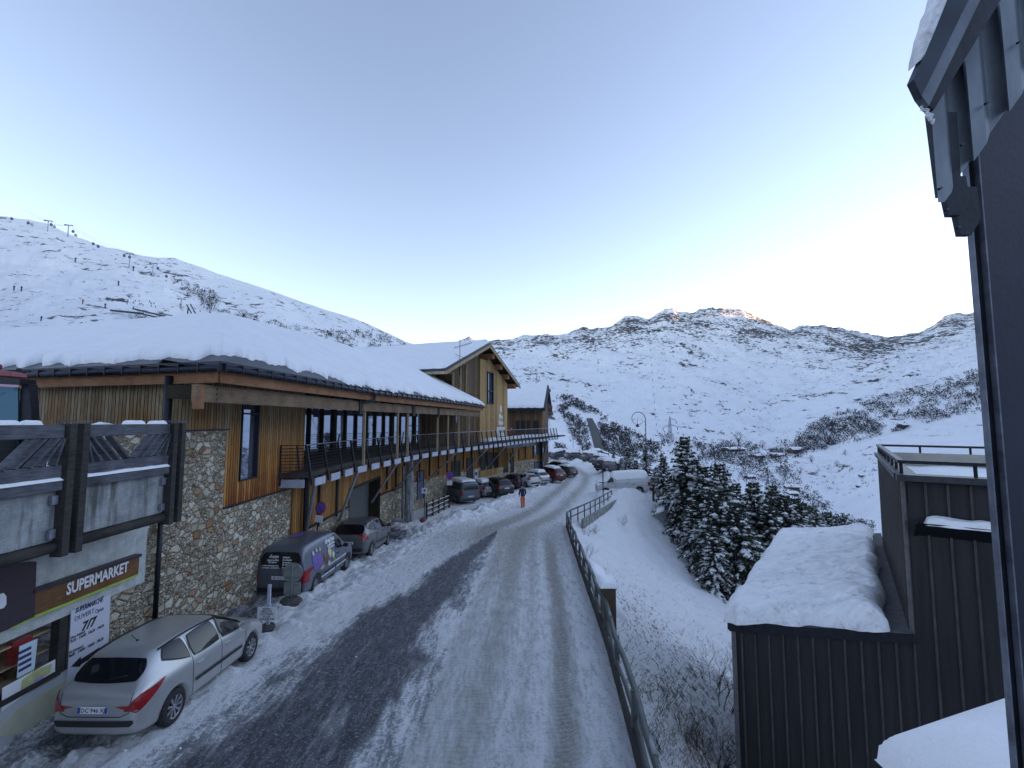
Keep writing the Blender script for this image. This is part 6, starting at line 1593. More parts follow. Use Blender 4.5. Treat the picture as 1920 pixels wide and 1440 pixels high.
prn2 = patch(bv, [(-.55, -1.0), (.0, -1.0), (.0, -.3), (-.55, -.3)], '+Z', 6, .01, .4).build('printed_roof', simple('print_roof', (.14, .09, .30), .4), root, smooth=True, uv=False)
grey = mat_paint('grey_paint', (.16, .17, .18), .55, .35, .25)
place_car('mpv', 'people_carrier', 'grey people carrier parked in front of the garage door', 'car', grey, -7.45, 23.75, 1.0, plate='CW 730 RB')
slate = mat_paint('slate_paint', (.10, .135, .17), .45, .4, .30)
RS = lambda hw, a, b_: (a, b_, hw)
place_car('van', 'minibus', 'slate blue minibus with snow on its roof beside the wooden fence', 'van', slate, -4.9, 42.6, -33, .05, snow=(.13, [(-2.2, 1.0, .74), (1.35, 2.3, .72)]), plate='EX 551 BM', wheel='steel')
place_car('hatch', 'small_car', 'small car under thick snow squeezed between the minibus and the black off-roader', 'car', mat_paint('pearl_paint', (.34, .36, .38), .3), -3.2, 45.7, -40, .05, snow=(.20, [(-1.3, .3, .62), (.4, 1.6, .66)]), plate='AA 207 FK')
place_car('suv', 'off_road_car', 'tall dark off-roader parked nose to the wall', 'car', mat_paint('black_paint', (.025, .028, .034), .3, .25, .22), -1.75, 45.6, -35, .05, plate='GB 118 NV')
place_car('hatch', 'dark_hatchback', 'dark blue hatchback half hidden between the black off-roader and the white car', 'car', mat_paint('navy_paint', (.03, .045, .09), .3), .1, 51.2, -38, .05, snow=(.06, [(.4, 1.5, .6)]), plate='FT 330 QW')
place_car('hatch', 'white_hatchback', 'white hatchback behind the walking person', 'car', mat_paint('white_car_paint', (.55, .57, .58), .0, .35, .2), 1.35, 50.6, -35, .05, plate='BR 905 SL')
place_car('estate', 'snowy_saloon', 'silver car with smooth snow over its roof between the white and the red cars', 'car', silver, 2.5, 54.4, -38, .05, snow=(.20, [(-1.5, .5, .62), (.7, 1.9, .68)]), plate='CD 482 PM')
place_car('suv', 'red_car', 'dark red car with a snow covered roof in the row by the wall', 'car', mat_paint('red_paint', (.16, .012, .02), .35, .3, .2), 4.3, 57.0, -42, .05, snow=(.14, [(-1.6, .1, .64)]), plate='DZ 614 HG')
place_car('suv', 'black_estate', 'black car parked closest to the far corner of the timber building', 'car', mat_paint('dark_grey_paint', (.03, .032, .036), .3), 6.2, 66.0, -42, .05, snow=(.10, [(-1.6, .1, .64)]), plate='EE 771 TA')
place_car('hatch', 'dark_small_car', 'small dark car just behind the red one, its roof snowed over', 'car', mat_paint('brown_paint', (.05, .045, .042), .3), 6.9, 63.0, -42, .05, snow=(.16, [(-1.3, .2, .6), (.4, 1.6, .66)]), plate='AB 019 CE')
# far car park: copies of two snowed-in cars
fsn = mat_paint('far_dark_paint', (.05, .06, .08), .3)
pro1, _, _ = place_car('suv', 'snowed_in_car', 'x', 'car', fsn, 13.6, 66.0, 55, .05, snow=(.28, [(-1.9, .3, .76), (.5, 2.0, .80)]), group='snowed-in cars in the far car park')
pro2, _, _ = place_car('hatch', 'snowed_in_car', 'x', 'car', mat_paint('far_grey_paint', (.15, .17, .20), .3), 15.2, 69.5, 55, .05, snow=(.28, [(-1.6, .3, .70), (.4, 1.7, .74)]), group='snowed-in cars in the far car park')
spots = [(13.6, 66.0, 55), (15.2, 70.0, 55), (14.4, 74.0, 52), (15.6, 78.5, 50), (14.2, 82.5, 60), (15.0, 87.0, 60), (12.4, 91.0, 70), (16.5, 92, 60), (10.2, 95.0, 75), (7.6, 97.5, 85), (13.5, 98, 80), (10.5, 102, 80), (18.0, 98.0, 70)]
ords = ['nearest', 'second', 'third', 'fourth', 'fifth', 'sixth', 'seventh', 'eighth', 'ninth', 'tenth', 'eleventh', 'twelfth', 'thirteenth']
for i, (x, y, h) in enumerate(spots):
    pr = (pro1, pro2)[i % 2]; o = pr if i < 2 else copy_tree(pr)
    z, t = ground_pose(x, y, math.radians(h)); o.location = (x, y, z + .04); o.rotation_euler = (t, 0, -math.radians(h))
    o['label'] = 'snow buried car, %s from the white van in the far car park' % ords[i]
# the white van standing on the crest right of the road
wv, bv, S = place_car('van', 'white_van', 'big white van under a thick coat of snow standing right of the road', 'van', mat_paint('white_van_paint', (.50, .52, .54), .0, .4, .15), 10.6, 45.4, -84, -.35, snow=(.24, [(-2.45, .9, .86), (1.1, 2.4, .84)]), plate='CJ 208 VD', wheel='steel', no_side=True)
o = patch(bv, [(1.45, 1.2), (.75, 1.2), (.85, 1.62), (1.1, 1.62)], '-X', 8, .012, .1).build('side_window', M['carglass'], wv, smooth=True, uv=False)
sm_ = MB()
for yy in (.6, -.6, -2.3): seam(bv, [(yy, .4), (yy, 1.7)], '-X', .025, .004, sm_)
for zz in (.85, 1.1, 1.72): seam(bv, [(-2.3, zz), (1.4, zz)], '-X', .02, .004, sm_)
sm_.build('panel_seam', simple('panel_grey', (.25, .27, .30), .6), wv)
for yy in (-.9, -1.1): mb = MB(); h = bv.ray_cast(Vector((-3, yy, .95)), Vector((1, 0, 0))); mb.box(h[0] + Vector((-.02, 0, 0)), (.03, .12, .05)); mb.build('door_handle', M['plastic'], wv)

# ================================================================== SNOW GROOMER ON THE TERRACE
gr = thing('snow_groomer', 'red roofed machine cab with teal windscreen standing behind the terrace fence', 'snow groomer', (-13.2, 9.9, -1.2), 0)
gm_ = lambda mb, nm, mt, **k: mb.build(nm, mt, gr, **k)
teal = mat_window('teal_glass', (.06, .20, .24)); redp = mat_paint('groomer_red', (.34, .02, .03), .1, .4, .2)
c_r = at(72, 720, 10.0) - Vector((-13.2, 9.9, -1.2)); X1 = c_r.x; 
m_ = MB(); m_.extrude([(X1 - 3.2, .1, .2), (X1 - .25, .1, .2), (X1 - .3, .0, 1.95), (X1 - 3.2, .0, 2.1)], (0, -.03, 0)); gm_(m_, 'windscreen', teal)
m_ = MB(); m_.extrude([(X1 - .22, .12, -.3), (X1 + .12, .12, -.3), (X1 - .12, .02, 2.0), (X1 - .28, .02, 2.02)], (0, .18, 0)); m_.box((X1 - 1.9, .9, .2), (3.2, 1.4, 1.0)); m_.extrude([(X1 - 1.55, .08, .2), (X1 - 1.45, .08, .2), (X1 - 1.45, -.04, 2.0), (X1 - 1.55, -.04, 2.0)], (0, -.03, 0)); gm_(m_, 'cab_pillar', M['metal_dark'])
m_ = MB(); m_.extrude([(X1 - 3.2, -.1, 2.12), (X1 - .2, -.1, 1.96), (X1 - .2, -.1, 2.10), (X1 - 3.2, -.1, 2.30)], (0, .35, 0)); gm_(m_, 'cab_roof', M['metal_dark'])
m_ = MB(); m_.extrude([(X1 - 3.2, -.06, 2.30), (X1 - .42, -.06, 2.14), (X1 - .46, -.06, 2.26), (X1 - 1.0, -.06, 2.32), (X1 - 1.0, -.06, 2.44), (X1 - 1.2, -.06, 2.52), (X1 - 3.2, -.06, 2.56)], (0, .35, 0)); gm_(m_, 'roof_box', redp, bevel=.02)
m_ = MB(); m_.bar((X1 - 3.2, -.13, 2.10), (X1 - .18, -.13, 1.94), .03, .05); gm_(m_, 'roof_lip', simple('pale_red_lip', (.55, .30, .34), .4))
m_ = MB(); m_.lathe([(0, 2.26), (.06, 2.26), (.05, 2.36), (0, 2.38)], 10, 'Z', (X1 - .66, .3, 0)); m_.box((X1 - .66, .3, 2.30), (.5, .05, .04)); gm_(m_, 'beacon', M['metal_dark'])
m_ = MB(); disc(m_, (X1 - 1.95, -.09, 1.72), (0, -1, 0), .085, .01, 16); gm_(m_, 'round_sticker', M['white'])
m_ = MB()
for x in (X1 - .75, X1 - .45, X1 - 2.4): m_.box((x, .25, 1.05), (.06, .1, 1.7))
m_.box((X1 - 2.0, .3, .45), (.6, .3, .5)); gm_(m_, 'cab_interior', simple('cab_grey', (.14, .20, .22), .6))
for sx in (-2.4, -.8):
    m_ = MB(); m_.box((X1 + sx, 1.6, .45), (.9, 4.2, .9)); gm_(m_, 'track', M['rubber'], bevel=.1)
# ================================================================== GUARD RAIL ALONG THE DROP
rl = thing('guard_rail', 'dark snow-dusted tubular guard rail along the right edge of the road', 'guard rail', (edge_x(12), 12, gz(edge_x(12), 12)))
rlo = Vector((float(edge_x(12)), 12, gz(edge_x(12), 12)))
def Rl(mb, name, mat, par=None, **k):
    o = mb.build(name, mat, None, **k); o.parent = rl; o.matrix_parent_inverse = Matrix.Translation(-rlo); return o
rp = [(float(edge_x(y)) + .12, y) for y in np.arange(4.0, 31.0, 1.0)] + [(3.85, 31.0)]
rp2 = [(3.85, 31.0), (5.6, 34.6), (7.2, 38.2), (8.9, 42.0)]
railm = simple('greenish_rail_paint', (.035, .05, .05), .5, .4, .0, 3, col2=(.10, .115, .11))
frost = simple('frosted_rail', (.20, .23, .25), .7, .1, .5, 4)
def zp(p, h): return Vector((p[0], p[1], float(zr(p[1])) + h))
for hh, rr_, mt in ((.98, .055, railm), (.55, .04, railm)):
    m_ = MB(); m_.tube([zp(p, hh) + Vector((.03 * math.sin(p[1] * 1.7), 0, .02 * math.sin(p[1] * 2.3))) for p in rp], rr_, 8); Rl(m_, 'rail_tube', mt, smooth=True)
    m_ = MB(); m_.tube([zp(p, hh) for p in rp2], rr_ * .9, 8); Rl(m_, 'rail_tube', mt, smooth=True)
for k in range(len(rp)):
    if k % 2 == 0 or k == len(rp) - 1:
        m_ = MB(); m_.bar(zp(rp[k], -.5), zp(rp[k], 1.0), .09, .09); m_.bar(zp(rp[k], 0) + Vector((.0, 0, -.3)), zp(rp[k], .75) + Vector((.0, 0, 0)) + Vector((.28, 0, -.9)), .05, .05); Rl(m_, 'rail_post', railm)
rr = random.Random(2)
for p, d in along([(*p, 0) for p in rp2], 1.5): m_ = MB(); q = (p.x, p.y); m_.bar(zp(q, -.4), zp(q, .98), .07, .07); Rl(m_, 'rail_post', railm)
for k in range(0, len(rp) - 1):
    a = zp(rp[k], .24); b_ = zp(rp[k + 1], .24); m_ = MB(); m_.bar(a + Vector((-.03, 0, 0)), b_ + Vector((-.03, 0, 0)), .05, .30 if k % 3 else .36); Rl(m_, 'lower_plank', M['dark_wood'])
# snow on the tube in broken runs
for k in range(16):
    y = rr.uniform(5, 30); l_ = rr.uniform(.3, 1.3); c = zp((float(edge_x(y)) + .12, y), 1.02)
    m_ = MB(); x2 = float(edge_x(y + l_)) + .12; m_.tube([c, Vector((x2, y + l_, float(zr(y + l_)) + 1.02))], [.045, .03], 7); Rl(m_, 'rail_snow', frost, smooth=True)
# ribbed panel under the second run of rail
m_ = MB(); a = Vector((4.35, 31.6, 0)); b_ = Vector((8.9, 41.6, 0)); L = (b_ - a).length; d = (b_ - a) / L; nn = Vector((d.y, -d.x, 0)) * .35
n = 15
for k in range(n):
    p = a + nn + d * (L * (k + .5) / n); z = float(zr(p.y)); m_.box((p.x, p.y, z - .25), (L / n * .86, .14, 1.15), math.atan2(d.y, d.x))
m_.bar(a + nn + Vector((0, 0, float(zr(31.6)) - .25)), b_ + nn + Vector((0, 0, float(zr(41.6)) - .25)), .06, 1.1)
pn = m_.build('barrier_panel', mat_concrete('weathered_slats', (.16, .17, .16), (.38, .39, .36), .3)); tag(pn, 'pale ribbed barrier panel on the bank at the bend of the guard rail', 'barrier')
# brown timber box beside the rail with a snow hood
q = at(1134, 1100, 12.6); bx = thing('timber_box', 'brown timber box with a snow hood standing outside the guard rail', 'box', (q.x + .1, 12.7, gz(q.x, 12.7)))
zt_ = q.z - gz(q.x, 12.7); m_ = MB(); m_.box((0, 0, zt_ / 2 - .5), (.32, .5, zt_ + 1.0)); m_.build('box_body', simple('brown_board', (.10, .055, .035), .8, 0, .4, 6), bx, bevel=.01)
m_ = MB(); m_.box((0, 0, zt_ + .015), (.38, .56, .03)); m_.build('box_lid', M['dark_wood'], bx)
snow_patch('box_snow', (-.25, -.32, zt_ + .03), (.25, -.32, zt_ + .03), (.25, .42, zt_ + .03), (-.25, .42, zt_ + .03), 20, 24, .16, M['snow'], bx, .2, .02, 3)
# long snow pillow behind the rail
_pc = [(float(edge_x(y_)) + d_, y_) for y_, d_ in ((14.6, .35), (14.9, 1.25), (20.5, 1.35), (20.8, .35))]
o = snow_patch('snow_pillow', *[(x_, y_, gh(x_, y_) - .12) for x_, y_ in _pc], 26, 60, .50, M['snow'], None, .5, .15, .8); tag(o, 'long smooth pillow of snow lying just outside the guard rail', 'snow drift')

# ================================================================== SIGNS
def metal_base(par, r=.32, h=.16):
    m_ = MB(); m_.lathe([(0, -.1), (r, -.1), (r * .95, h * .4), (r * .6, h), (0, h)], 18, 'Z'); m_.build('sign_base', simple('dirty_concrete_base', (.07, .065, .06), .9, 0, .3, 9), par)
p = atz(545, 1130, -5.82); s1 = thing('road_sign', 'back of a round grey road sign with a square plate below, behind the delivery van', 'road sign', (p.x, p.y, gh(p.x, p.y)))
zz = lambda py: at(545, py, p.y).z - gh(p.x, p.y)
signback = simple('sign_back_grey_green', (.26, .30, .27), .55, .2, .15, 4)
m_ = MB(); m_.tube([(0, .03, 0), (0, .03, zz(1062))], .03, 8); m_.build('sign_pole', M['galv'], s1)
rd = abs(zz(1057) - zz(1093)) / 2 * 1.02
m_ = MB(); disc(m_, (0, .08, zz(1075)), (0, -1, 0), rd, .02, 36); m_.build('round_plate', signback, s1)
m_ = MB(); m_.lathe([(rd - .012, .055), (rd + .008, .055), (rd + .008, .085), (rd - .012, .085)], 36, 'Y', (0, 0, zz(1075))); m_.build('plate_rim', M['galv'], s1)
m_ = MB(); m_.box((0, .07, zz(1105)), (rd * 1.75, .02, rd * 1.25)); m_.build('square_plate', signback, s1)
for y_ in (1066, 1084, 1098, 1112): m_ = MB(); m_.box((0, .0551 , zz(y_)), (rd * 1.3, .02, .025)); m_.build('plate_bracket', M['galv'], s1)
m_ = MB(); metal_base(s1, .36)
p = atz(502, 1185, -5.72); s2 = thing('delivery_sign', 'low white notice for short delivery stops at the nose of the silver estate car', 'sign', (p.x, p.y, gh(p.x, p.y)), 0)
zz = lambda py: at(500, py, p.y).z - gh(p.x, p.y)
m_ = MB(); m_.box((0, 0, zz(1096) / 2), (.075, .06, zz(1096))); m_.build('sign_pole', M['galv_plate'], s2)
hh = zz(1137) - zz(1162); wd = (at(516, 1150, p.y) - at(481, 1150, p.y)).x
m_ = MB(); m_.box((-.02, -.05, (zz(1137) + zz(1162)) / 2), (wd, .015, hh)); pl = m_.build('sign_plate', M['white'], s2)
for i, s in enumerate(('ARRET', 'MINUTE', 'AUTORISE', 'POUR', 'LIVRAISONS')):
    text_mesh_at('sign_lettering', s, M['blue_print'], s2, (-.02, -.06, zz(1137) - hh * (.20 + i * .19)), (1, 0, 0), (0, 0, 1), hh * .22, bold=.001, ext=.001, align='CENTER')
metal_base(s2, .26, .12)
redring = simple('sign_red', (.45, .03, .05), .45); bluef = simple('sign_blue', (.03, .07, .42), .45)
def no_parking(px, py, Y, rpx, label, base_py=None, plate=True):
    c = at(px, py, Y); r = rpx * Y / F; g = gh(c.x, c.y) if base_py is None else at(px, base_py, Y).z
    t = thing('no_parking_sign', label, 'road sign', (c.x, c.y, g)); h = c.z - g
    m_ = MB(); m_.tube([(0, .04, 0), (0, .04, h + r)], .03, 8); m_.build('sign_pole', M['metal_dark'], t)
    nr = (.25, -1, 0)
    m_ = MB(); disc(m_, (0, 0, h), nr, r, .02, 32, .8); m_.build('sign_ring', redring, t)
    m_ = MB(); disc(m_, (.005, -.02, h), nr, r * .78, .008, 32, .8); m_.build('sign_face', bluef, t)
    m_ = MB(); m_.bar((-r * .45, -.035, h + r * .5), (r * .45, -.045, h - r * .5), r * .18, .01, up=(0, 1, 0)) ; m_.build('sign_slash', redring, t)
    if plate: m_ = MB(); m_.box((0, 0, h - r * 1.75), (r * 1.3, .02, r * 1.1)); m_.build('sub_plate', M['white'], t)
    return t
no_parking(586, 951, 20.2, 11.5, 'red and blue no parking sign leaning over the delivery van roof').rotation_euler = (0, math.radians(8), 0)
no_parking(843, 891, 38.5, 8, 'red and blue no parking sign on a pole beside the slate minibus')
def square_sign(px, py, Y, wpx, hpx, label, blue=(0, .1, .6, .5), name='parking_sign', pole=True):
    c = at(px, py, Y); k = Y / F; g = gh(c.x, c.y); t = thing(name, label, 'sign', (c.x, c.y, g)); h = c.z - g
    m_ = MB(); m_.box((0, 0, h), (wpx * k, .02, hpx * k)); m_.build('sign_plate', M['white'], t)
    m_ = MB(); m_.box((blue[0] * wpx * k, -.015, h + blue[1] * hpx * k), (blue[2] * wpx * k, .01, blue[3] * hpx * k)); m_.build('sign_symbol', bluef, t)
    if pole: m_ = MB(); m_.tube([(0, .04, 0), (0, .04, h)], .03, 6); m_.build('sign_pole', M['metal_dark'], t)
    return t
square_sign(619, 972, 24.0, 8, 11, 'small white notice on the plinth left of the garage door', name='wall_notice')
square_sign(796, 920, 33.0, 10.5, 10, 'white square sign with a blue dot at the end of the wooden fence', (0, .05, .35, .38))
square_sign(893, 889, 43.0, 5, 17, 'tall narrow blue and white sign at the wall above the black off-roader', (0, .05, .8, .35))
square_sign(1022, 873, 66.5, 8, 13, 'blue and white sign on the far corner of the timber building', (0, 0, .75, .6), name='crossing_sign')
square_sign(763, 905, 33.6, 3, 6, 'tiny white notice on the dark column', (0, 0, .5, .4), name='wall_notice', pole=False)
# ================================================================== WOODEN FENCE NEAR THE RAMP
wf_ = thing('wooden_fence', 'dark wooden rail fence half buried in snow between the sign and the minibus', 'fence', (-6.0, 34.5, -7))
fo = Vector((-6.0, 34.5, -7)); fa = at(800, 950, 33.4); fb = at(842, 938, 38.8)
for k in range(5):
    q = fa.lerp(fb, k / 4); m_ = MB(); z = gh(q.x, q.y); m_.box((q.x - fo.x, q.y - fo.y, z - fo.z + .45), (.12, .12, 1.4)); m_.build('fence_post', M['dark_wood'], wf_)
for h in (.25, .6, .95):
    m_ = MB(); za_, zb_ = gh(fa.x, fa.y) + h, gh(fb.x, fb.y) + h; m_.bar(Vector((fa.x, fa.y, za_)) - fo, Vector((fb.x, fb.y, zb_)) - fo, .05, .13); m_.build('fence_rail', M['dark_wood'], wf_)
    m_ = MB(); m_.bar(Vector((fa.x, fa.y, za_ + .08)) - fo, Vector((fb.x, fb.y, zb_ + .08)) - fo, .06, .03); m_.build('rail_snow', M['snow'], wf_)
q = at(793, 957, 32.5); m_ = MB(); m_.lathe([(0, -.2), (.26, -.2), (.24, .1), (.1, .2), (0, .2)], 12, 'Z', (q.x, q.y, gh(q.x, q.y))); tag(m_.build('bucket', simple('dull_red_plastic', (.20, .05, .05), .6)), 'dull red bucket in the snow by the end of the wooden fence', 'bucket')

# ================================================================== STREET LAMPS
def crook_lamp(px, ybase, ytop, Y, rpx, label, flip=-1):
    b_ = at(px, ybase, Y); t_ = at(px, ytop, Y); g = b_.z; t = thing('street_lamp', label, 'street lamp', (b_.x, b_.y, g)); H = t_.z - g; r = rpx * Y / F
    m_ = MB(); m_.tube([(0, 0, -.5), (0, 0, .7), (0, 0, .75), (0, 0, H - r)], [.085, .085, .05, .04], 8); m_.build('lamp_post', M['metal_dark'], t, smooth=True)
    pts = []
    for k in range(46):
        a = k / 45 * math.pi * 1.85; rr_ = r * (1 - .42 * k / 45); pts.append((flip * (r - rr_ * math.cos(a) - (r - rr_) * .4), 0, H - r + rr_ * math.sin(a)))
    m_ = MB(); m_.tube(pts, [.04 - .022 * k / 45 for k in range(46)], 6); m_.build('scroll', M['metal_dark'], t, smooth=True)
    e = pts[26]; m_ = MB(); m_.lathe([(0, 0), (.05, 0), (.09, -.12), (.20, -.22), (.17, -.30), (.0, -.34)], 12, 'Z', (flip * r * 1.0, 0, H - r * 1.55)); m_.tube([(flip * r, 0, H - r * 1.55), (flip * r, 0, H - r * .7)], .015, 5); m_.build('lantern', M['metal_dark'], t, smooth=True)
    return t
crook_lamp(1213, 912, 771, 46, 15, 'tall dark street lamp with a scroll top standing behind the white van')
crook_lamp(1142, 880, 803, 84, 7, 'smaller scroll topped street lamp in front of the cleared highway')
crook_lamp(1075, 862, 818, 118, 4.5, 'distant scroll topped street lamp beyond the car park')
crook_lamp(1046, 862, 840, 118, 2.5, 'most distant street lamp, low beside the far corner of the building')
# marker pole at the end of the rail
p = at(1131, 930, 41.5); mp = thing('snow_stake', 'dark snow stake with a small crossboard in front of the white van', 'snow stake', (p.x, p.y, gh(p.x, p.y))); m_ = MB(); m_.tube([(0, 0, -.2), (0, 0, at(1131, 878, 41.5).z - gh(p.x, p.y))], .045, 6); m_.build('pole', M['metal_dark'], mp)
m_ = MB(); m_.box((-.1, 0, at(1131, 905, 41.5).z - gh(p.x, p.y)), (.5, .05, .07)); m_.build('crossboard', M['metal_dark'], mp)
p = at(1225, 928, 44); m_ = MB(); m_.box((0, 0, .5), (.16, .14, 1.5)); m_.box((-.2, 0, .9), (.3, .1, .12)); o = m_.build('marker_post', M['dark_wood']); o.location = (p.x, p.y, p.z - .3); tag(o, 'short dark marker post on the crest right of the white van', 'post')

# ================================================================== PERSON
pp = at(980, 948, 39.0); pz = gh(pp.x, pp.y)
man = thing('person', 'person in navy jacket and bright orange ski trousers walking at the road edge', 'person', (pp.x, pp.y, pz + .02), math.radians(20))
man.scale = (1.03, 1.03, 1.03)
def skin(name, verts, edges, radii, mat, par, root=0, sub=1):
    me = bpy.data.meshes.new(name); me.from_pydata(verts, edges, []); o = bpy.data.objects.new(name, me); scn.collection.objects.link(o)
    o.modifiers.new('sk', 'SKIN'); s_ = o.modifiers.new('ss', 'SUBSURF'); s_.levels = sub; s_.render_levels = sub
    for i, r in enumerate(radii):
        r = r if isinstance(r, tuple) else (r, r); me.skin_vertices[0].data[i].radius = r; me.skin_vertices[0].data[i].use_root = (i == root)
    bpy.context.view_layer.update(); out = bpy.data.meshes.new_from_object(o.evaluated_get(bpy.context.evaluated_depsgraph_get())); bpy.data.objects.remove(o)
    return link(name, out, mat, par, True)
skinm = simple('skin', (.42, .24, .17), .6); navyj = simple('navy_jacket', (.014, .016, .045), .7, 0, .35, 9, .01, 20); orange = simple('orange_trousers', (.80, .13, .06), .65, 0, .12, 8, .01, 15)
V = [(0, 0, .93), (0, .01, 1.10), (0, .01, 1.30), (0, .02, 1.46), (0, .03, 1.54), (0, .04, 1.60), (0, .06, 1.70), (.10, 0, .88), (.11, .06, .50), (.12, .02, .09), (.12, .16, .04), (-.10, 0, .88), (-.10, -.04, .50), (-.10, -.12, .10), (-.10, .03, .04), (.19, .01, 1.42), (.26, .02, 1.16), (.25, .16, .95), (-.19, .01, 1.42), (-.27, -.03, 1.16), (-.27, .05, .93)]
Eg = [(0, 1), (1, 2), (2, 3), (3, 4), (4, 5), (5, 6), (0, 7), (7, 8), (8, 9), (9, 10), (0, 11), (11, 12), (12, 13), (13, 14), (3, 15), (15, 16), (16, 17), (3, 18), (18, 19), (19, 20)]
R_ = [.12, .12, .14, .10, .055, .075, .085, .09, .06, .045, .04, .09, .06, .045, .04, .06, .045, .035, .06, .045, .035]
body = skin('body', V, Eg, R_, skinm, man)
Vj = [(0, 0, .84), (0, 0, .95), (0, .01, 1.12), (0, .01, 1.32), (0, .02, 1.45), (0, .02, 1.52), (.20, .01, 1.41), (.285, .02, 1.16), (.27, .15, .98), (-.20, .01, 1.41), (-.295, -.03, 1.16), (-.29, .04, .96)]
skin('jacket', Vj, [(0, 1), (1, 2), (2, 3), (3, 4), (4, 5), (4, 6), (6, 7), (7, 8), (4, 9), (9, 10), (10, 11)], [(.19, .15), (.19, .15), (.18, .14), (.20, .15), (.13, .11), .085, .095, .075, .06, .095, .075, .06], navyj, man)
Vt = [(0, 0, .96), (0, 0, .86), (.11, 0, .80), (.12, .06, .48), (.125, .03, .14), (.125, .03, .08), (-.11, 0, .80), (-.11, -.04, .48), (-.11, -.11, .14), (-.11, -.11, .08)]
skin('trousers', Vt, [(0, 1), (1, 2), (2, 3), (3, 4), (4, 5), (1, 6), (6, 7), (7, 8), (8, 9)], [(.16, .13), (.16, .13), .11, .095, .085, .085, .11, .095, .085, .085], orange, man)
for x, y in ((.125, .08), (-.11, -.06)): skin('boot', [(x, y - .07, .07), (x, y + .02, .05), (x, y + .14, .04)], [(0, 1), (1, 2)], [.06, .06, .045], M['plastic'], man)
for x, y, z in ((.262, .18, .90), (-.285, .05, .89)): skin('glove', [(x, y - .01, z + .06), (x, y, z), (x, y + .03, z - .07), (x - .03 * (1 if x > 0 else -1), y + .05, z)], [(0, 1), (1, 2), (1, 3)], [.035, .045, .025, .018], M['plastic'], man)
skin('hat', [(0, .03, 1.66), (0, .045, 1.74), (0, .04, 1.80)], [(0, 1), (1, 2)], [(.098, .11), (.10, .11), .05], simple('dark_hat', (.02, .02, .03), .8), man)
# jogger resting in front of shop on the far terrace : red jacketed child sized figure
pp = at(959, 806, 53.5)
kid = thing('person', 'small figure in a red jacket sitting on the snowy walkway left of the far block', 'person', (pp.x, pp.y, ZD + .28)); 
skin('body', [(0, 0, .12), (0, 0, .35), (0, 0, .55), (0, .02, .66), (0, .03, .80), (.09, 0, .12), (.12, -.32, .2), (.12, -.38, 0), (-.09, 0, .12), (-.12, -.30, .2), (-.12, -.38, 0), (.18, 0, .56), (.2, -.16, .36), (-.18, 0, .56), (-.2, -.16, .36)], [(0, 1), (1, 2), (2, 3), (3, 4), (0, 5), (5, 6), (6, 7), (0, 8), (8, 9), (9, 10), (2, 11), (11, 12), (2, 13), (13, 14)], [.13, .13, .12, .06, .095, .08, .06, .045, .08, .06, .045, .06, .045, .06, .045], simple('dark_clothes', (.03, .03, .05), .8), kid)
skin('jacket', [(0, 0, .10), (0, 0, .35), (0, 0, .58), (.2, 0, .56), (.22, -.17, .36), (-.2, 0, .56), (-.22, -.17, .36)], [(0, 1), (1, 2), (2, 3), (3, 4), (2, 5), (5, 6)], [(.18, .17), (.18, .17), .12, .08, .06, .08, .06], simple('red_jacket', (.45, .02, .03), .6), kid)
skin('hat', [(0, .03, .78), (0, .03, .86), (0, .03, .92)], [(0, 1), (1, 2)], [.10, .10, .05], simple('pale_helmet', (.5, .5, .5), .4), kid)

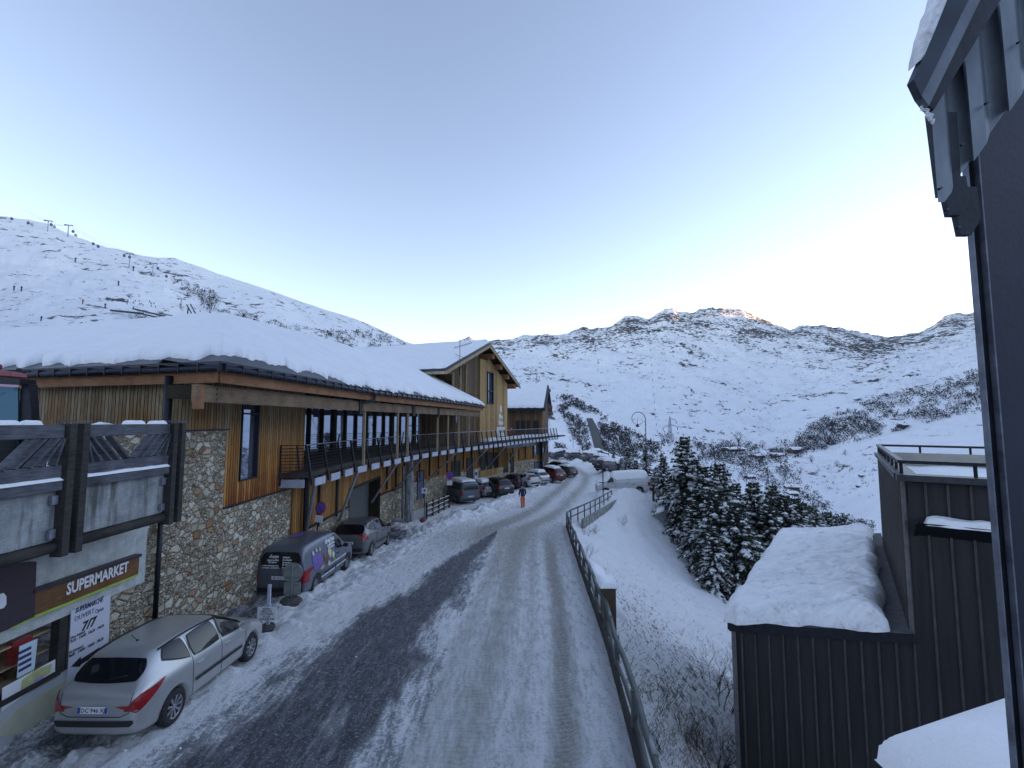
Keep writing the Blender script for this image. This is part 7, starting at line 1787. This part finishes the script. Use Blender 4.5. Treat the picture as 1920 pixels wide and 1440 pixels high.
# ================================================================== FIR TREES UNDER SNOW
def rnd_rot(v, r, a): return (Matrix.Rotation(r.uniform(-a, a), 3, 'X') @ Matrix.Rotation(r.uniform(-a, a), 3, 'Y') @ v)
def fir_meshes(seed, H=9.0, rad=2.3, dens=1.0, snowy=.6):
    r = random.Random(seed); N_ = MB(); S_n = MB(); T = MB()
    T.tube([(0, 0, -1.2), (0, 0, H * .3), (.03, 0, H * .65), (0, 0, H * .97)], [.17, .13, .08, .02], 8)
    z = .5
    while z < H * .97:
        t = z / H; R = rad * (1 - t) ** .82 * (.85 + .3 * r.random()) + .12
        if t < .12: R *= .75 + 2 * t
        nb = max(4, int(round((5 + 5 * (1 - t)) * dens)))
        a0 = r.random() * 6.28
        for k in range(nb):
            a = a0 + 6.283 * k / nb + r.uniform(-.5, .5); L = R * r.choice((r.uniform(.45, .8), r.uniform(.8, 1.1), r.uniform(.9, 1.3))); up = lerp(.06, .55, t) - .0; droop = lerp(.55, .15, t) * r.uniform(.7, 1.5)
            d = Vector((math.cos(a), math.sin(a), 0)); s = Vector((-d.y, d.x, 0))
            n = 6; pts = []
            for i in range(n + 1):
                q = i / n; pts.append(d * (L * q) + Vector((0, 0, z + up * L * q - droop * L * q * q * 1.1)))
            wmax = .17 * L + .16
            # twigs with needles: short blades to both sides, hanging a little
            m = int((20 + 20 * (1 - t)) * dens)
            for i in range(m):
                q = r.uniform(.10, 1.0); j = min(n - 1, int(q * n)); p = pts[j].lerp(pts[j + 1], q * n - j)
                sd = r.choice((-1, 1)); ln = wmax * (1.15 - .75 * q) * r.uniform(.7, 1.5) + .10; wv = .035 + .035 * r.random()
                e = p + s * sd * ln * .8 + d * ln * r.uniform(.2, .75) + Vector((0, 0, -ln * r.uniform(.05, .6)))
                tt = (e - p).normalized(); sidev = tt.cross(Vector((r.uniform(-.4, .4), r.uniform(-.4, .4), 1))).normalized() * wv
                mid_ = p.lerp(e, .5) + Vector((0, 0, .02)); N_.add([p - sidev * .4, mid_ - sidev, e, mid_ + sidev, p + sidev * .4], [(0, 1, 2, 3, 4)])
                if i % 2 == 0:
                    q2 = p + Vector((0, 0, .06 + .05 * r.random())) + d * .08; N_.add([p - d * .03, q2, p + d * .10 + Vector((0, 0, -.12))], [(0, 1, 2)])
            # snow clods lying on the branch
            for _rep in range(4 if L > .8 else 2):
              if L > .25 and r.random() < snowy * .85:
                  q0 = r.uniform(.2, .65); q1 = min(1.03, q0 + r.uniform(.18, .6)); n2 = 5; ring = []
                  ww = wmax * r.choice((.12, .2, .32, .5, .8))
                  for i in range(n2 + 1):
                      q = lerp(q0, q1, i / n2); j = min(n - 1, int(q * n)); p = pts[j].lerp(pts[min(j + 1, n)], min(1, q * n - j)); wq = ww * math.sin(math.pi * lerp(.10, .92, i / n2)) ** .7 * r.uniform(.7, 1.2)
                      hq = .04 + .08 * r.random(); p = p + Vector((0, 0, -.05 * L * (i / n2) ** 2)) + s * r.uniform(-.05, .05)
                      ring.append([p - s * wq + Vector((0, 0, -.10 * wq - .05)), p - s * wq * .55 + Vector((0, 0, hq * .75)), p + Vector((0, 0, hq + .02)), p + s * wq * .55 + Vector((0, 0, hq * .75)), p + s * wq + Vector((0, 0, -.10 * wq - .05))])
                  vs = [v for g in ring for v in g]; fs = []
                  for i in range(n2):
                      for jj in range(4): b_ = i * 5 + jj; fs.append((b_, b_ + 1, b_ + 6, b_ + 5))
                      fs.append((i * 5 + 4, i * 5, i * 5 + 5, i * 5 + 9))
                  fs.append((0, 1, 2, 3, 4)); fs.append(tuple(n2 * 5 + x for x in (4, 3, 2, 1, 0))); S_n.add(vs, fs)
        z += (.30 + .22 * (1 - t)) * (H / 9) * r.uniform(.85, 1.15) / max(.8, dens)
    for k in range(12):
        a = r.random() * 6.28; p = Vector((0, 0, H * r.uniform(.92, 1.0))); e = p + Vector((math.cos(a) * .12, math.sin(a) * .12, .22)); N_.add([p, p + Vector((.03, 0, .05)), e], [(0, 1, 2)])
    return N_, S_n, T
needles_m = M['needles']
PRO = []
for i, (H, rad, dn, sn) in enumerate(((9, 2.5, 1.25, .68), (9, 2.1, 1.2, .85), (9, 2.8, 1.25, .50), (9, 2.0, 1.1, .6))):
    a, b_, c = fir_meshes(20 + i, H, rad, dn, sn)
    res = []
    for mb_, nm, mt, smt in ((c, 'trunk', M['bark'], True), (a, 'crown', needles_m, False), (b_, 'crown_snow', M['snow'], True)):
        o = mb_.build(nm, mt, None, smooth=smt, uv=False, recalc=(nm == 'crown_snow')); me = o.data; bpy.data.objects.remove(o); res.append((nm, me))
    PRO.append(res)
firs = [(1282, 816, 42, 0, 'biggest snow laden fir, its tip under the pylon'), (1243, 856, 49, 1, 'fir between the scroll lamp post and the biggest fir'), (1210, 840, 58, 3, 'fir directly behind the tall scroll lamp'), (1177, 838, 62, 1, 'fir above the roof of the white van'), (1150, 852, 72, 0, 'fir left of the white van roof'), (1122, 846, 88, 1, 'fir at the foot of the highway'), (1100, 834, 96, 3, 'thin fir leftmost in the row below the highway'), (1318, 872, 39, 2, 'dark fir right of the biggest fir'), (1348, 866, 35.5, 0, 'big fir in front with heavy snow clods'), (1412, 900, 37.5, 1, 'fir with a white shoulder of snow just behind the lower black roof'), (1448, 904, 43, 3, 'slim fir behind the lower black roof'), (1300, 935, 36, 1, 'low fir in front of the biggest fir'), (1380, 950, 32.5, 2, 'broad dark fir closest to the left edge of the black roof'), (1490, 932, 47, 2, 'dark fir behind the middle of the snowy black roof'), (1522, 946, 52, 0, 'fir third from the right above the snowy black roof'), (1552, 958, 58, 1, 'fir second from the right above the snowy black roof'), (1440, 945, 36, 0, 'low fir hugging the corner of the snowy black roof'), (1338, 985, 31.5, 1, 'lowest fir at the foot of the bank'), (1262, 890, 45, 3, 'narrow fir in front between the lamp and the biggest fir'), (1192, 862, 54, 2, 'low dark fir behind the rear of the white van'), (1580, 968, 64, 3, 'rightmost fir above the snowy black roof'), (1230, 875, 52, 0, 'fir just right of the tall lamp post'), (1302, 860, 45, 2, 'dark fir tip peeping between the two biggest firs'), (1380, 900, 41, 3, 'narrow fir between the front fir and the white shouldered fir'), (1470, 925, 42, 2, 'fir behind the left half of the snowy black roof'), (1275, 930, 40, 2, 'low broad fir under the biggest fir'), (1605, 978, 70, 0, 'small fir touching the black parapet wall'), (1340, 925, 33.5, 2, 'broad fir at the foot of the snow bank'), (1505, 940, 49, 1, 'frosty fir behind the middle of the snowy black roof'), (1165, 858, 66, 1, 'frosty fir just over the white van roof')]
for i, (px, py, Y, k, lab) in enumerate(firs):
    tpt = at(px, py, Y); g = gz(tpt.x, tpt.y) - .2; H = tpt.z - g
    t = thing('fir_tree', lab, 'fir tree', (tpt.x, tpt.y, g), i * 2.1, 'snow laden firs below the road')
    sc = H / 9.0; wsc = sc * (1.25 if H < 9 else 1.2) * (1.2 if H < 7 else 1.0); t.scale = (wsc, wsc, sc)
    for nm, me in PRO[k]: o = bpy.data.objects.new(nm, me); scn.collection.objects.link(o); o.parent = t

# ================================================================== BARE SHRUBS ON THE BANK
def shrub_mesh(seed, h=2.2, n=7, depth=4, spread=.55, r0=.015):
    r = random.Random(seed); mb = MB()
    def grow(p, d, L, rad, dep):
        pts = [p]; q = p.copy(); dd = d.copy()
        for i in range(3):
            dd = (dd + Vector((r.uniform(-.22, .22), r.uniform(-.22, .22), r.uniform(-.05, .16)))).normalized(); q = q + dd * L / 3; pts.append(q.copy())
        mb.tube(pts, [rad, rad * .85, rad * .7, rad * .55], 4 if dep > 1 else 3, close=False)
        if dep > 0:
            for k in range(r.choice((2, 3, 3))):
                b_ = pts[r.choice((1, 2, 3, 3))]; nd = (dd + Vector((r.uniform(-spread, spread) * 1.5, r.uniform(-spread, spread) * 1.5, r.uniform(-.2, .5)))).normalized(); grow(b_, nd, L * r.uniform(.5, .8), rad * .6, dep - 1)
    for k in range(n):
        a = r.random() * 6.28; grow(Vector((math.cos(a) * .1, math.sin(a) * .1, -.1)), Vector((math.cos(a) * spread, math.sin(a) * spread, 1)).normalized(), h * r.uniform(.3, .45), r0, depth)
    return mb
shr = []
for i in range(4):
    o = shrub_mesh(50 + i, 2.0, 5 + i % 3, 4, .5 + .1 * i).build('bare_shrub', M['twig'], None, uv=False, recalc=False); shr.append(o.data); bpy.data.objects.remove(o)
spots = [(1362, 1330, 1.05, 0, 'tall bare shrub against the left edge of the black wall'), (1335, 1290, .7, 1, 'slender bare shrub standing a little left of the black wall'), (1255, 1425, .5, 2, 'tangled bare bush at the lower end of the guard rail'), (1310, 1415, .5, 3, 'dense bare bush low in front of the black wall'), (1350, 1432, .5, 2, 'lowest bare bush touching the black wall'), (1235, 1335, .5, 1, 'low bare bush beside the guard rail on the dry grass'), (1282, 1385, .5, 0, 'bare bush between the guard rail and the tall shrub'), (1100, 1005, .5, 3, 'dark twigs under the ribbed barrier panel'), (1118, 1000, .45, 2, 'second dark twigs under the ribbed barrier panel'), (1102, 1045, .45, 1, 'dark twigs sticking out of the snow pillow'), (1168, 985, .55, 3, 'few thin stalks alone on the open snow bank'), (1160, 1155, .35, 2, 'small twigs right behind the timber box'), (1340, 1438, .6, 3, 'spiky bare bush at the lower frame edge')]
for i, (px, py, s, k, lab) in enumerate(spots):
    h = hit(px, py, ground_bvh)
    if h is None: continue
    o = bpy.data.objects.new('bare_shrub', shr[k]); scn.collection.objects.link(o); o.location = h - Vector((0, 0, .05)); o.rotation_euler = (0, 0, i * 1.3); o.scale = (s, s, s); tag(o, lab, 'bare shrub', 'bare shrubs on the bank')
# dry grass stems as a mass
r = random.Random(6); mb = MB()
for k in range(1300):
    px = r.uniform(1150, 1375); py = r.uniform(1190, 1440) 
    if (py - 1190) < (px - 1150) * .55 + r.gauss(0, 18) or px < 1040 + (py - 1100) * .52 + 10: continue
    h = hit(px, py, ground_bvh)
    if h is None: continue
    L = r.uniform(.08, .30); d = Vector((r.uniform(.1, .8), r.uniform(-.5, .3), r.uniform(.2, 1))).normalized(); s = Vector((r.uniform(-1, 1), r.uniform(-1, 1), 0)).normalized() * .006
    mb.add([h - s, h + s, h + d * L], [(0, 1, 2)])
for k in range(1500):
    px = r.uniform(1130, 1370); py = r.uniform(1010, 1300)
    if px < 1075 + (py - 960) * .30 or r.random() > .15 + (py - 1010) / 400: continue
    h = hit(px, py, ground_bvh)
    if h is None: continue
    L = r.uniform(.05, .22); d = Vector((r.uniform(.1, .6), r.uniform(-.6, .1), r.uniform(.1, .9))).normalized(); s = Vector((r.uniform(-1, 1), r.uniform(-1, 1), 0)).normalized() * .012
    mb.add([h - s, h + s, h + d * L], [(0, 1, 2)])
tag(mb.build('dry_grass', M['drygrass'], None, uv=False, recalc=False), 'dry grass stems poking through the snow of the bank', 'grass', kind='stuff')
# crumbs of snow and ice thrown along the road
r = random.Random(12); mb = MB()
for k in range(420):
    y = 6 + 50 * r.random() ** 1.6
    x = float(edge_x(y)) + (r.choice((-7.6, -8.4, -8.0, -.1)) + r.gauss(0, .5)); z = gh(x, y); s = r.uniform(.008, .03) * (1 if y < 20 else 1.8)
    n0 = len(mb.v); c = Vector((x, y, z + s * .3)); m3 = Matrix.Rotation(r.random() * 6, 3, 'Z') @ Matrix.Rotation(r.random(), 3, 'X')
    mb.box(c, (s * r.uniform(1, 2), s * r.uniform(1, 2), s), m3)
tag(mb.build('snow_crumbs', M['snow_dirty'], None, uv=False, recalc=False, bevel=0), 'loose lumps of snow and ice along both edges of the road', 'snow lumps', kind='stuff')

# ================================================================== FAR VEGETATION
def clump(mb, c, s, r, n=9, tall=1.0):
    for k in range(n):
        a = r.random() * 6.28; ra = s * .5 * r.random() ** .5; b_ = c + Vector((math.cos(a) * ra, math.sin(a) * ra, s * tall * r.random() * .8)); l_ = s * r.uniform(.18, .45)
        d = Vector((r.uniform(-1, 1), r.uniform(-1, 1), r.uniform(.1, 1.3))).normalized() * l_; w_ = Vector((r.uniform(-1, 1), r.uniform(-1, 1), r.uniform(-.3, .3))).normalized() * l_ * .35
        mb.add([b_ - w_, b_ + w_, b_ + d], [(0, 1, 2)])
def inpoly(x, y, poly):
    c = False; j = len(poly) - 1
    for i in range(len(poly)):
        if (poly[i][1] > y) != (poly[j][1] > y) and x < (poly[j][0] - poly[i][0]) * (y - poly[i][1]) / (poly[j][1] - poly[i][1]) + poly[i][0]: c = not c
        j = i
    return c
def scatter(poly, n, size_px, seed, mb, each=9, tall=1.0, clumpy=.0, collect=None, bvh=terrain_bvh, th=.0):
    r = random.Random(seed); xs = [p[0] for p in poly]; ys_ = [p[1] for p in poly]; k = 0; tries = 0
    while k < n and tries < n * 30:
        tries += 1; px = r.uniform(min(xs), max(xs)); py = r.uniform(min(ys_), max(ys_))
        if not inpoly(px, py, poly): continue
        if clumpy and float(fbm(np.array(px / 26.), np.array(py / 12.), 3)) < th + r.gauss(0, .12): continue
        h = bvh.ray_cast(Vector((0, 0, 0)), ray(px, py).normalized())[0]
        if h is None: continue
        s = size_px * r.uniform(.5, 1.4) * h.y / F
        if collect is not None: collect.append((h, s))
        else: clump(mb, h - Vector((0, 0, s * .1)), s, r, each, tall)
        k += 1
sc1 = MB(); ind = []
scatter([(1440, 852), (1500, 805), (1560, 778), (1640, 748), (1740, 722), (1845, 690), (1850, 772), (1760, 792), (1640, 822), (1560, 838), (1500, 862), (1450, 870)], 1900, 6.5, 1, sc1, 10, 1.1, 1, th=-.10)
scatter([(1470, 850), (1520, 800), (1620, 780), (1660, 800), (1560, 838), (1500, 858)], 700, 7, 2, sc1, 10, 1.2)
tag(sc1.build('hillside_scrub', M['scrub'], None, uv=False, recalc=False), 'leafless scrub woodland on the right hillside across the valley', 'woodland', kind='stuff')
sc1 = MB(); scatter([(1240, 815), (1330, 828), (1450, 835), (1500, 860), (1470, 905), (1560, 960), (1640, 990), (1600, 1000), (1500, 975), (1430, 925), (1330, 880), (1240, 850)], 900, 8, 3, sc1, 10, 1.2, 1, th=-.06)
scatter([(1300, 832), (1420, 842), (1445, 872), (1400, 880), (1320, 858)], 420, 7, 31, sc1, 10, 1.2)
scatter([(1440, 925), (1520, 958), (1600, 978), (1640, 985), (1640, 1004), (1560, 990), (1480, 968), (1430, 940)], 420, 8, 32, sc1, 10, 1.3)
scatter([(1450, 880), (1475, 876), (1530, 925), (1560, 950), (1540, 955), (1500, 930)], 160, 7, 33, sc1, 10, 1.1)
scatter([(1480, 885), (1640, 860), (1640, 940), (1560, 930)], 110, 5, 34, sc1, 8, .8)
tag(sc1.build('valley_scrub', M['scrub'], None, uv=False, recalc=False), 'belts of dark bare trees on the valley floor', 'woodland', kind='stuff')
sc1 = MB(); scatter([(1040, 748), (1065, 742), (1085, 752), (1125, 775), (1160, 800), (1240, 835), (1250, 862), (1215, 872), (1150, 812), (1120, 780), (1100, 776), (1075, 765), (1050, 775)], 700, 8, 4, sc1, 11, .9, 1, th=-.12)
scatter([(1052, 775), (1085, 780), (1100, 800), (1108, 845), (1095, 850), (1070, 815)], 330, 8, 5, sc1, 11, .8)
scatter([(1122, 790), (1150, 806), (1190, 845), (1200, 862), (1150, 860), (1130, 840)], 520, 8, 6, sc1, 11, .8)
scatter([(1040, 832), (1062, 838), (1075, 855), (1040, 860)], 60, 9, 7, sc1, 11, .9)
tag(sc1.build('spur_scrub', M['scrub'], None, uv=False, recalc=False), 'dense bare bushes covering the spur either side of the highway', 'bushes', kind='stuff')
sc1 = MB(); scatter([(325, 525), (350, 528), (420, 555), (400, 580), (470, 590), (560, 615), (640, 622), (700, 622), (760, 645), (770, 652), (690, 652), (600, 642), (520, 628), (440, 600), (380, 575), (340, 545)], 520, 6.5, 8, sc1, 10, .9, 1, th=-.12)
scatter([(0, 415), (200, 470), (420, 520), (420, 600), (250, 600), (0, 560)], 90, 5, 9, sc1, 8, .35, 1)
tag(sc1.build('ski_hill_scrub', M['scrub'], None, uv=False, recalc=False), 'patches of bare bushes running down the left ski hill', 'bushes', kind='stuff')
# trees one can tell apart
BT = []
for i in range(3):
    r = random.Random(80 + i); mb = MB()
    for k in range(230):
        a = r.random() * 6.28; u_ = r.random(); ra = (.16 + .34 * math.sin(min(1, u_ * 1.25) * 3.1)) * r.random() ** .5; b_ = Vector((math.cos(a) * ra, math.sin(a) * ra, .12 + .85 * u_)); d = Vector((math.cos(a) * .7 + r.uniform(-.4, .4), math.sin(a) * .7 + r.uniform(-.4, .4), r.uniform(.2, 1.2))).normalized() * r.uniform(.07, .17); w_ = Vector((r.uniform(-1, 1), r.uniform(-1, 1), 0)).normalized() * .012
        mb.add([b_ - w_, b_ + w_, b_ + d], [(0, 1, 2)])
    for k in range(9):
        a = r.random() * 6.28; mb.tube([(0, 0, .1), (math.cos(a) * .14, math.sin(a) * .14, .45), (math.cos(a) * .34, math.sin(a) * .34, .8)], [.02, .012, .005], 3, close=False)
    mb.tube([(0, 0, -.1), (0, 0, .5)], [.03, .015], 4, close=False); o = mb.build('x', M['scrub'], None, uv=False, recalc=False); BT.append(o.data); bpy.data.objects.remove(o)
def lone(px, py, hpx, lab, k=0, wide=1.0, name='bare_tree', cat='tree', grp=None):
    h = hit(px, py, terrain_bvh)
    if h is None: return
    s = hpx * h.y / F; o = bpy.data.objects.new(name, BT[k]); scn.collection.objects.link(o); o.location = h; o.scale = (s * wide, s * wide, s); o.rotation_euler = (0, 0, px); tag(o, lab, cat, grp)
for i, (px, py, hp, wd, lab) in enumerate([(265, 606, 26, 1.6, 'wide leafless tree below the green lift station'), (300, 602, 18, 1.6, 'low leafless tree right of the wide one by the green lift station'), (394, 585, 40, .9, 'tall bare tree standing in the bush belt of the ski hill'), (456, 597, 16, 1.8, 'rounded bush low on the ski hill near the roof ridge'), (1385, 832, 22, 1.2, 'tall bare tree at the left of the valley wood'), (1430, 840, 14, 1.2, 'bare tree where the valley floor meets the hillside'), (1570, 876, 12, 1, 'solitary dark bush on the slope left of the roof terrace'), (1522, 868, 14, 1, 'thin bare tree above the valley chalets'), (1585, 855, 12, .8, 'narrow tree on the snowy slope near the roof terrace'), (1500, 890, 14, 1.2, 'dark tree below the hut'), (1440, 895, 16, 1.3, 'rounded tree beside the valley chalet'), (1060, 770, 16, 1.5, 'bush at the left end of the spur'), (1052, 848, 18, 1.3, 'bushy bare tree beyond the far corner of the building'), (1092, 846, 18, 1.3, 'bare tree left of the highway foot')]):
    lone(px, py, hp, lab, i % 3, wd)
# ================================================================== CHALETS IN THE VALLEY
chw = simple('chalet_timber', (.12, .08, .06), .8, 0, .3, .5); chd = simple('chalet_dark', (.04, .04, .05), .8)
for i, (px, py, w_, h_, lab) in enumerate([(1406, 897, 17, 7, 'small grey barn alone on the valley snow left of the tree belt'), (1484, 917, 22, 9, 'long chalet with a snow roof beside the river trees'), (1484, 928, 18, 7, 'second chalet just below the long chalet'), (1374, 845, 34, 7, 'broad low chalet at the left edge of the valley wood'), (1462, 857, 26, 8, 'dark roofed chalet where the woods end'), (1492, 848, 20, 10, 'tall dark chalet on the slope under the woods'), (1694, 800, 18, 6, 'small hut with snowy roof high on the right slope'), (1618, 893, 12, 4, 'tiny hut left of the roof terrace'), (1612, 913, 10, 4, 'tiny lower hut left of the roof terrace'), (1420, 857, 22, 6, 'low chalet in the middle of the valley wood')]):
    h = hit(px, py, terrain_bvh)
    if h is None: continue
    k = h.y / F; W_ = w_ * k; H_ = h_ * k; t = thing('chalet', lab, 'chalet', (h.x, h.y, h.z - H_ * .2), (.3, -.2, .1)[i % 3])
    m_ = MB(); m_.box((0, 0, H_ * .3), (W_, W_ * .7, H_ * .8)); m_.build('wall', chw if i % 2 else chd, t)
    m_ = MB(); m_.extrude([(-W_ * .58, -W_ * .45, H_ * .7), (W_ * .58, -W_ * .45, H_ * .7), (W_ * .58, 0, H_ * 1.1), (-W_ * .58, 0, H_ * 1.1)], (0, 0, H_ * .12)); m_.extrude([(-W_ * .58, W_ * .45, H_ * .7), (W_ * .58, W_ * .45, H_ * .7), (W_ * .58, 0, H_ * 1.1), (-W_ * .58, 0, H_ * 1.1)], (0, 0, H_ * .12)); m_.build('roof', M['snow'], t)
    m_ = MB()
    for q in (-.3, 0, .3): m_.box((q * W_, -W_ * .352, H_ * .35), (W_ * .1, .05, H_ * .25))
    m_.build('window', darkin, t)
# ================================================================== PYLONS AND LIFTS
def hv_pylon(px, ybase, ytop, lab):
    h = hit(px, ybase, terrain_bvh); H = (at(px, ytop, h.y) - at(px, ybase, h.y)).z; t = thing('power_pylon', lab, 'pylon', (h.x, h.y, h.z)); w_ = H * .07; m_ = MB(); tr = H * .006 + h.y / F * .22
    for sx in (-1, 1):
        for sy in (-1, 1): m_.tube([(sx * w_, sy * w_, -1), (sx * w_ * .35, sy * w_ * .35, H * .8), (0, 0, H)], tr, 4)
    n = 9
    for k in range(n):
        z0, z1 = H * .8 * k / n, H * .8 * (k + 1) / n; a = lerp(w_, w_ * .35, k / n); b_ = lerp(w_, w_ * .35, (k + 1) / n)
        m_.tube([(-a, -a, z0), (b_, -b_, z1)], tr * .6, 3); m_.tube([(a, -a, z0), (-b_, -b_, z1)], tr * .6, 3)
    m_.build('lattice_mast', M['galv'], t, uv=False)
    for z, sx, L in ((.88, 1, .24), (.62, -1, .26), (.64, 1, .28)):
        m_ = MB(); m_.tube([(0, 0, z * H), (sx * L * H * .6, 0, (z + .0) * H), (sx * L * H, 0, (z - .06) * H)], tr * .9, 4); m_.tube([(0, 0, (z + .07) * H), (sx * L * H * .9, 0, (z - .03) * H)], tr * .6, 4); m_.build('cross_arm', M['galv'], t, uv=False)
        m_ = MB(); m_.tube([(sx * L * H, 0, (z - .06) * H), (sx * L * H, 0, (z - .17) * H)], tr * 1.1, 4); m_.build('insulator', M['metal_dark'], t, uv=False)
hv_pylon(1257, 830, 780, 'lattice power pylon with three arms above the biggest fir')
hv_pylon(1006, 726, 703, 'small lattice power pylon above the roof of the far block')
# line of marker poles straight up the far mountain
h0 = []
for k in range(16):
    px = 1218 + 12 * (1 - k / 15) ** 1.5 * 1.2; py = lerp(812, 603, k / 15); h = hit(px, py, terrain_bvh)
    if h is None: continue
    s = 3.6 * h.y / F; m_ = MB(); m_.tube([(0, 0, -2), (0, 0, s)], s * .11, 4); m_.bar((-s * .3, 0, s), (s * .3, 0, s), s * .12, s * .12); o = m_.build('lift_mast', M['metal_dark'], None, uv=False); o.location = h
    tag(o, 'drag lift mast on the far mountain, %s from the top of its line' % (ords + ['fourteenth', 'fifteenth', 'sixteenth'])[15 - k] if 15 - k < 16 else '', 'lift mast', 'masts of the lift line up the far mountain')
# gondola pylons on the left hill
tops_ = []
for i, (px, yb_, yt, lab) in enumerate([(89, 433, 412, 'cable lift tower leftmost on the skyline of the left hill'), (127, 443, 420, 'cable lift tower second on the skyline of the left hill'), (242, 501, 474, 'cable lift tower in the middle of the ski hill'), (286, 518, 492, 'cable lift tower nearest the bush belt'), (394, 586, 556, 'cable lift tower beside the tall bare tree'), (339, 578, 559, 'thin short mast left of the green lift arm')]):
    h = hit(px, yb_ + 1, terrain_bvh) 
    if h is None: h = at(px, yb_, 1500)
    k = h.y / F; H = (yb_ - yt) * k * 1.02; t = thing('lift_tower', lab, 'lift tower', (h.x, h.y, h.z - 2), .3); m_ = MB(); m_.tube([(0, 0, -3), (0, 0, H + 2)], [1.3 * k, .8 * k], 8); m_.build('mast', M['galv'], t, uv=False)
    m_ = MB(); m_.bar((-6.5 * k, 0, H + 2.5), (6.5 * k, 0, H + 1.2), 1.2 * k, 1.1 * k); 
    for sx in (-5.5, 5.5): m_.bar((sx * k, -2.5 * k, H + 1), (sx * k, 2.5 * k, H + 1), 1.0 * k, 1.2 * k)
    m_.build('crossbeam', M['metal_dark'], t, uv=False); tops_.append(Vector((h.x, h.y, h.z + H)))
m_ = MB()
cpts = [tops_[0] + Vector((-120, 30, 60))] + tops_[:4]
for off_ in (-1, 1):
    pts = []
    for a, b_ in zip(cpts[:-1], cpts[1:]):
        for k in range(8): q = a.lerp(b_, k / 8); q.z -= 8 * math.sin(math.pi * k / 8); pts.append(q + Vector((off_ * 7, 0, 0)))
    pts.append(cpts[-1]); m_.tube(pts, .32, 3)
cb_ = m_.build('lift_cable', M['metal_dark'], None, uv=False); tag(cb_, 'thin cables running between the lift towers of the left hill', 'cable')
cabm = simple('cabin_dark_blue', (.06, .10, .17), .4, .2); cabl = simple('cabin_pale', (.36, .34, .33), .4, .2)
for i, (px, py, Y, pale) in enumerate([(22, 410, 1560, 0), (53, 418, 1560, 0), (60, 421, 1560, 1), (96, 421, 1500, 0), (102, 425, 1500, 1), (137, 434, 1480, 0), (142, 441, 1480, 1), (175, 457, 1600, 0), (184, 462, 1600, 0), (233, 479, 1350, 0), (243, 482, 1350, 0), (296, 503, 1300, 0), (312, 518, 1300, 0)]):
    q = at(px, py, Y); k = Y / F * 2.3; t = thing('gondola_cabin', 'cable car cabin %s from the left over the left ski hill' % ords[i], 'gondola', q, 0, 'gondola cabins of the left hill')
    m_ = MB(); m_.lathe([(0, -k), (k * .8, -k), (k, -k * .4), (k, k * .5), (k * .7, k), (0, k)], 8, 'Z'); m_.build('cabin', cabl if pale else cabm, t, uv=False); m_ = MB(); m_.tube([(0, 0, k), (0, 0, k * 2)], k * .12, 4); m_.build('hanger', M['metal_dark'], t, uv=False)
# green lift station and arm
h = hit(300, 603, terrain_bvh); 
Ys = h.y; grn = simple('dark_green_steel', (.02, .06, .055), .5, .3); st = thing('lift_station', 'dark green lift station with a long inclined arm at the foot of the ski hill', 'lift station', h)
L_ = lambda px, py: at(px, py, Ys) - h
k = Ys / F
m_ = MB(); m_.bar(L_(208, 582), L_(268, 588), 6, 3.0 * k); m_.bar(L_(250, 579), L_(330, 598), 6, 2.6 * k); m_.bar(L_(262, 588), L_(328, 602), 5, 2.2 * k); m_.build('platform_roof', grn, st, uv=False)
m_ = MB()
for a, b_ in (((350, 571), (366, 600)), ((357, 570), (373, 600)), ((353, 576), (351, 595)), ((330, 594), (405, 590)), ((300, 588), (372, 600))): m_.bar(L_(*a), L_(*b_), 2, 1.6 * k)
m_.build('steel_arm', grn, st, uv=False)
m_ = MB(); rr = random.Random(1)
for j in range(22): q = L_(rr.uniform(240, 400), 0); q = L_(rr.uniform(238, 292) if j < 14 else rr.uniform(345, 400), lerp(565, 578, rr.random()) if j < 14 else rr.uniform(572, 590)); m_.bar(q, q + Vector((0, 0, 3 * k)), 1.0 * k, 1.0 * k)
m_.build('station_trees', M['metal_dark'], st, uv=False)  # small trees beside the station, built as plain upright bars
# slope posts and a red figure-like snow gun
for i, (px, py, c) in enumerate([(155, 570, 1), (141, 492, 0), (250, 508, 0), (197, 578, 0), (26, 545, 0), (40, 546, 0), (338, 578, 0), (77, 602, 0), (222, 536, 0)]):
    h = hit(px, py, terrain_bvh); 
    if h is None: continue
    k = h.y / F; m_ = MB(); m_.tube([(0, 0, -1), (0, 0, 7 * k)], 1.0 * k, 5); m_.lathe([(0, 6 * k), (1.6 * k, 7 * k), (1.3 * k, 9 * k), (0, 9.5 * k)], 8, 'Z'); o = m_.build('snow_gun' , simple('snow_gun_red', (.30, .05, .07), .5) if c else M['metal_dark'], None, uv=False); o.location = h
    tag(o, ['red snow gun on the piste above the roof ridge', 'snow gun high on the left hill below the skyline', 'snow gun at the foot of the middle lift tower', 'snow gun post left of the green station', 'snow gun post leftmost in the picture', 'snow gun post second from the left edge', 'snow gun post left of the green arm', 'snow gun post just above the left roof ridge', 'snow gun post among the small rocks'][i], 'snow gun')
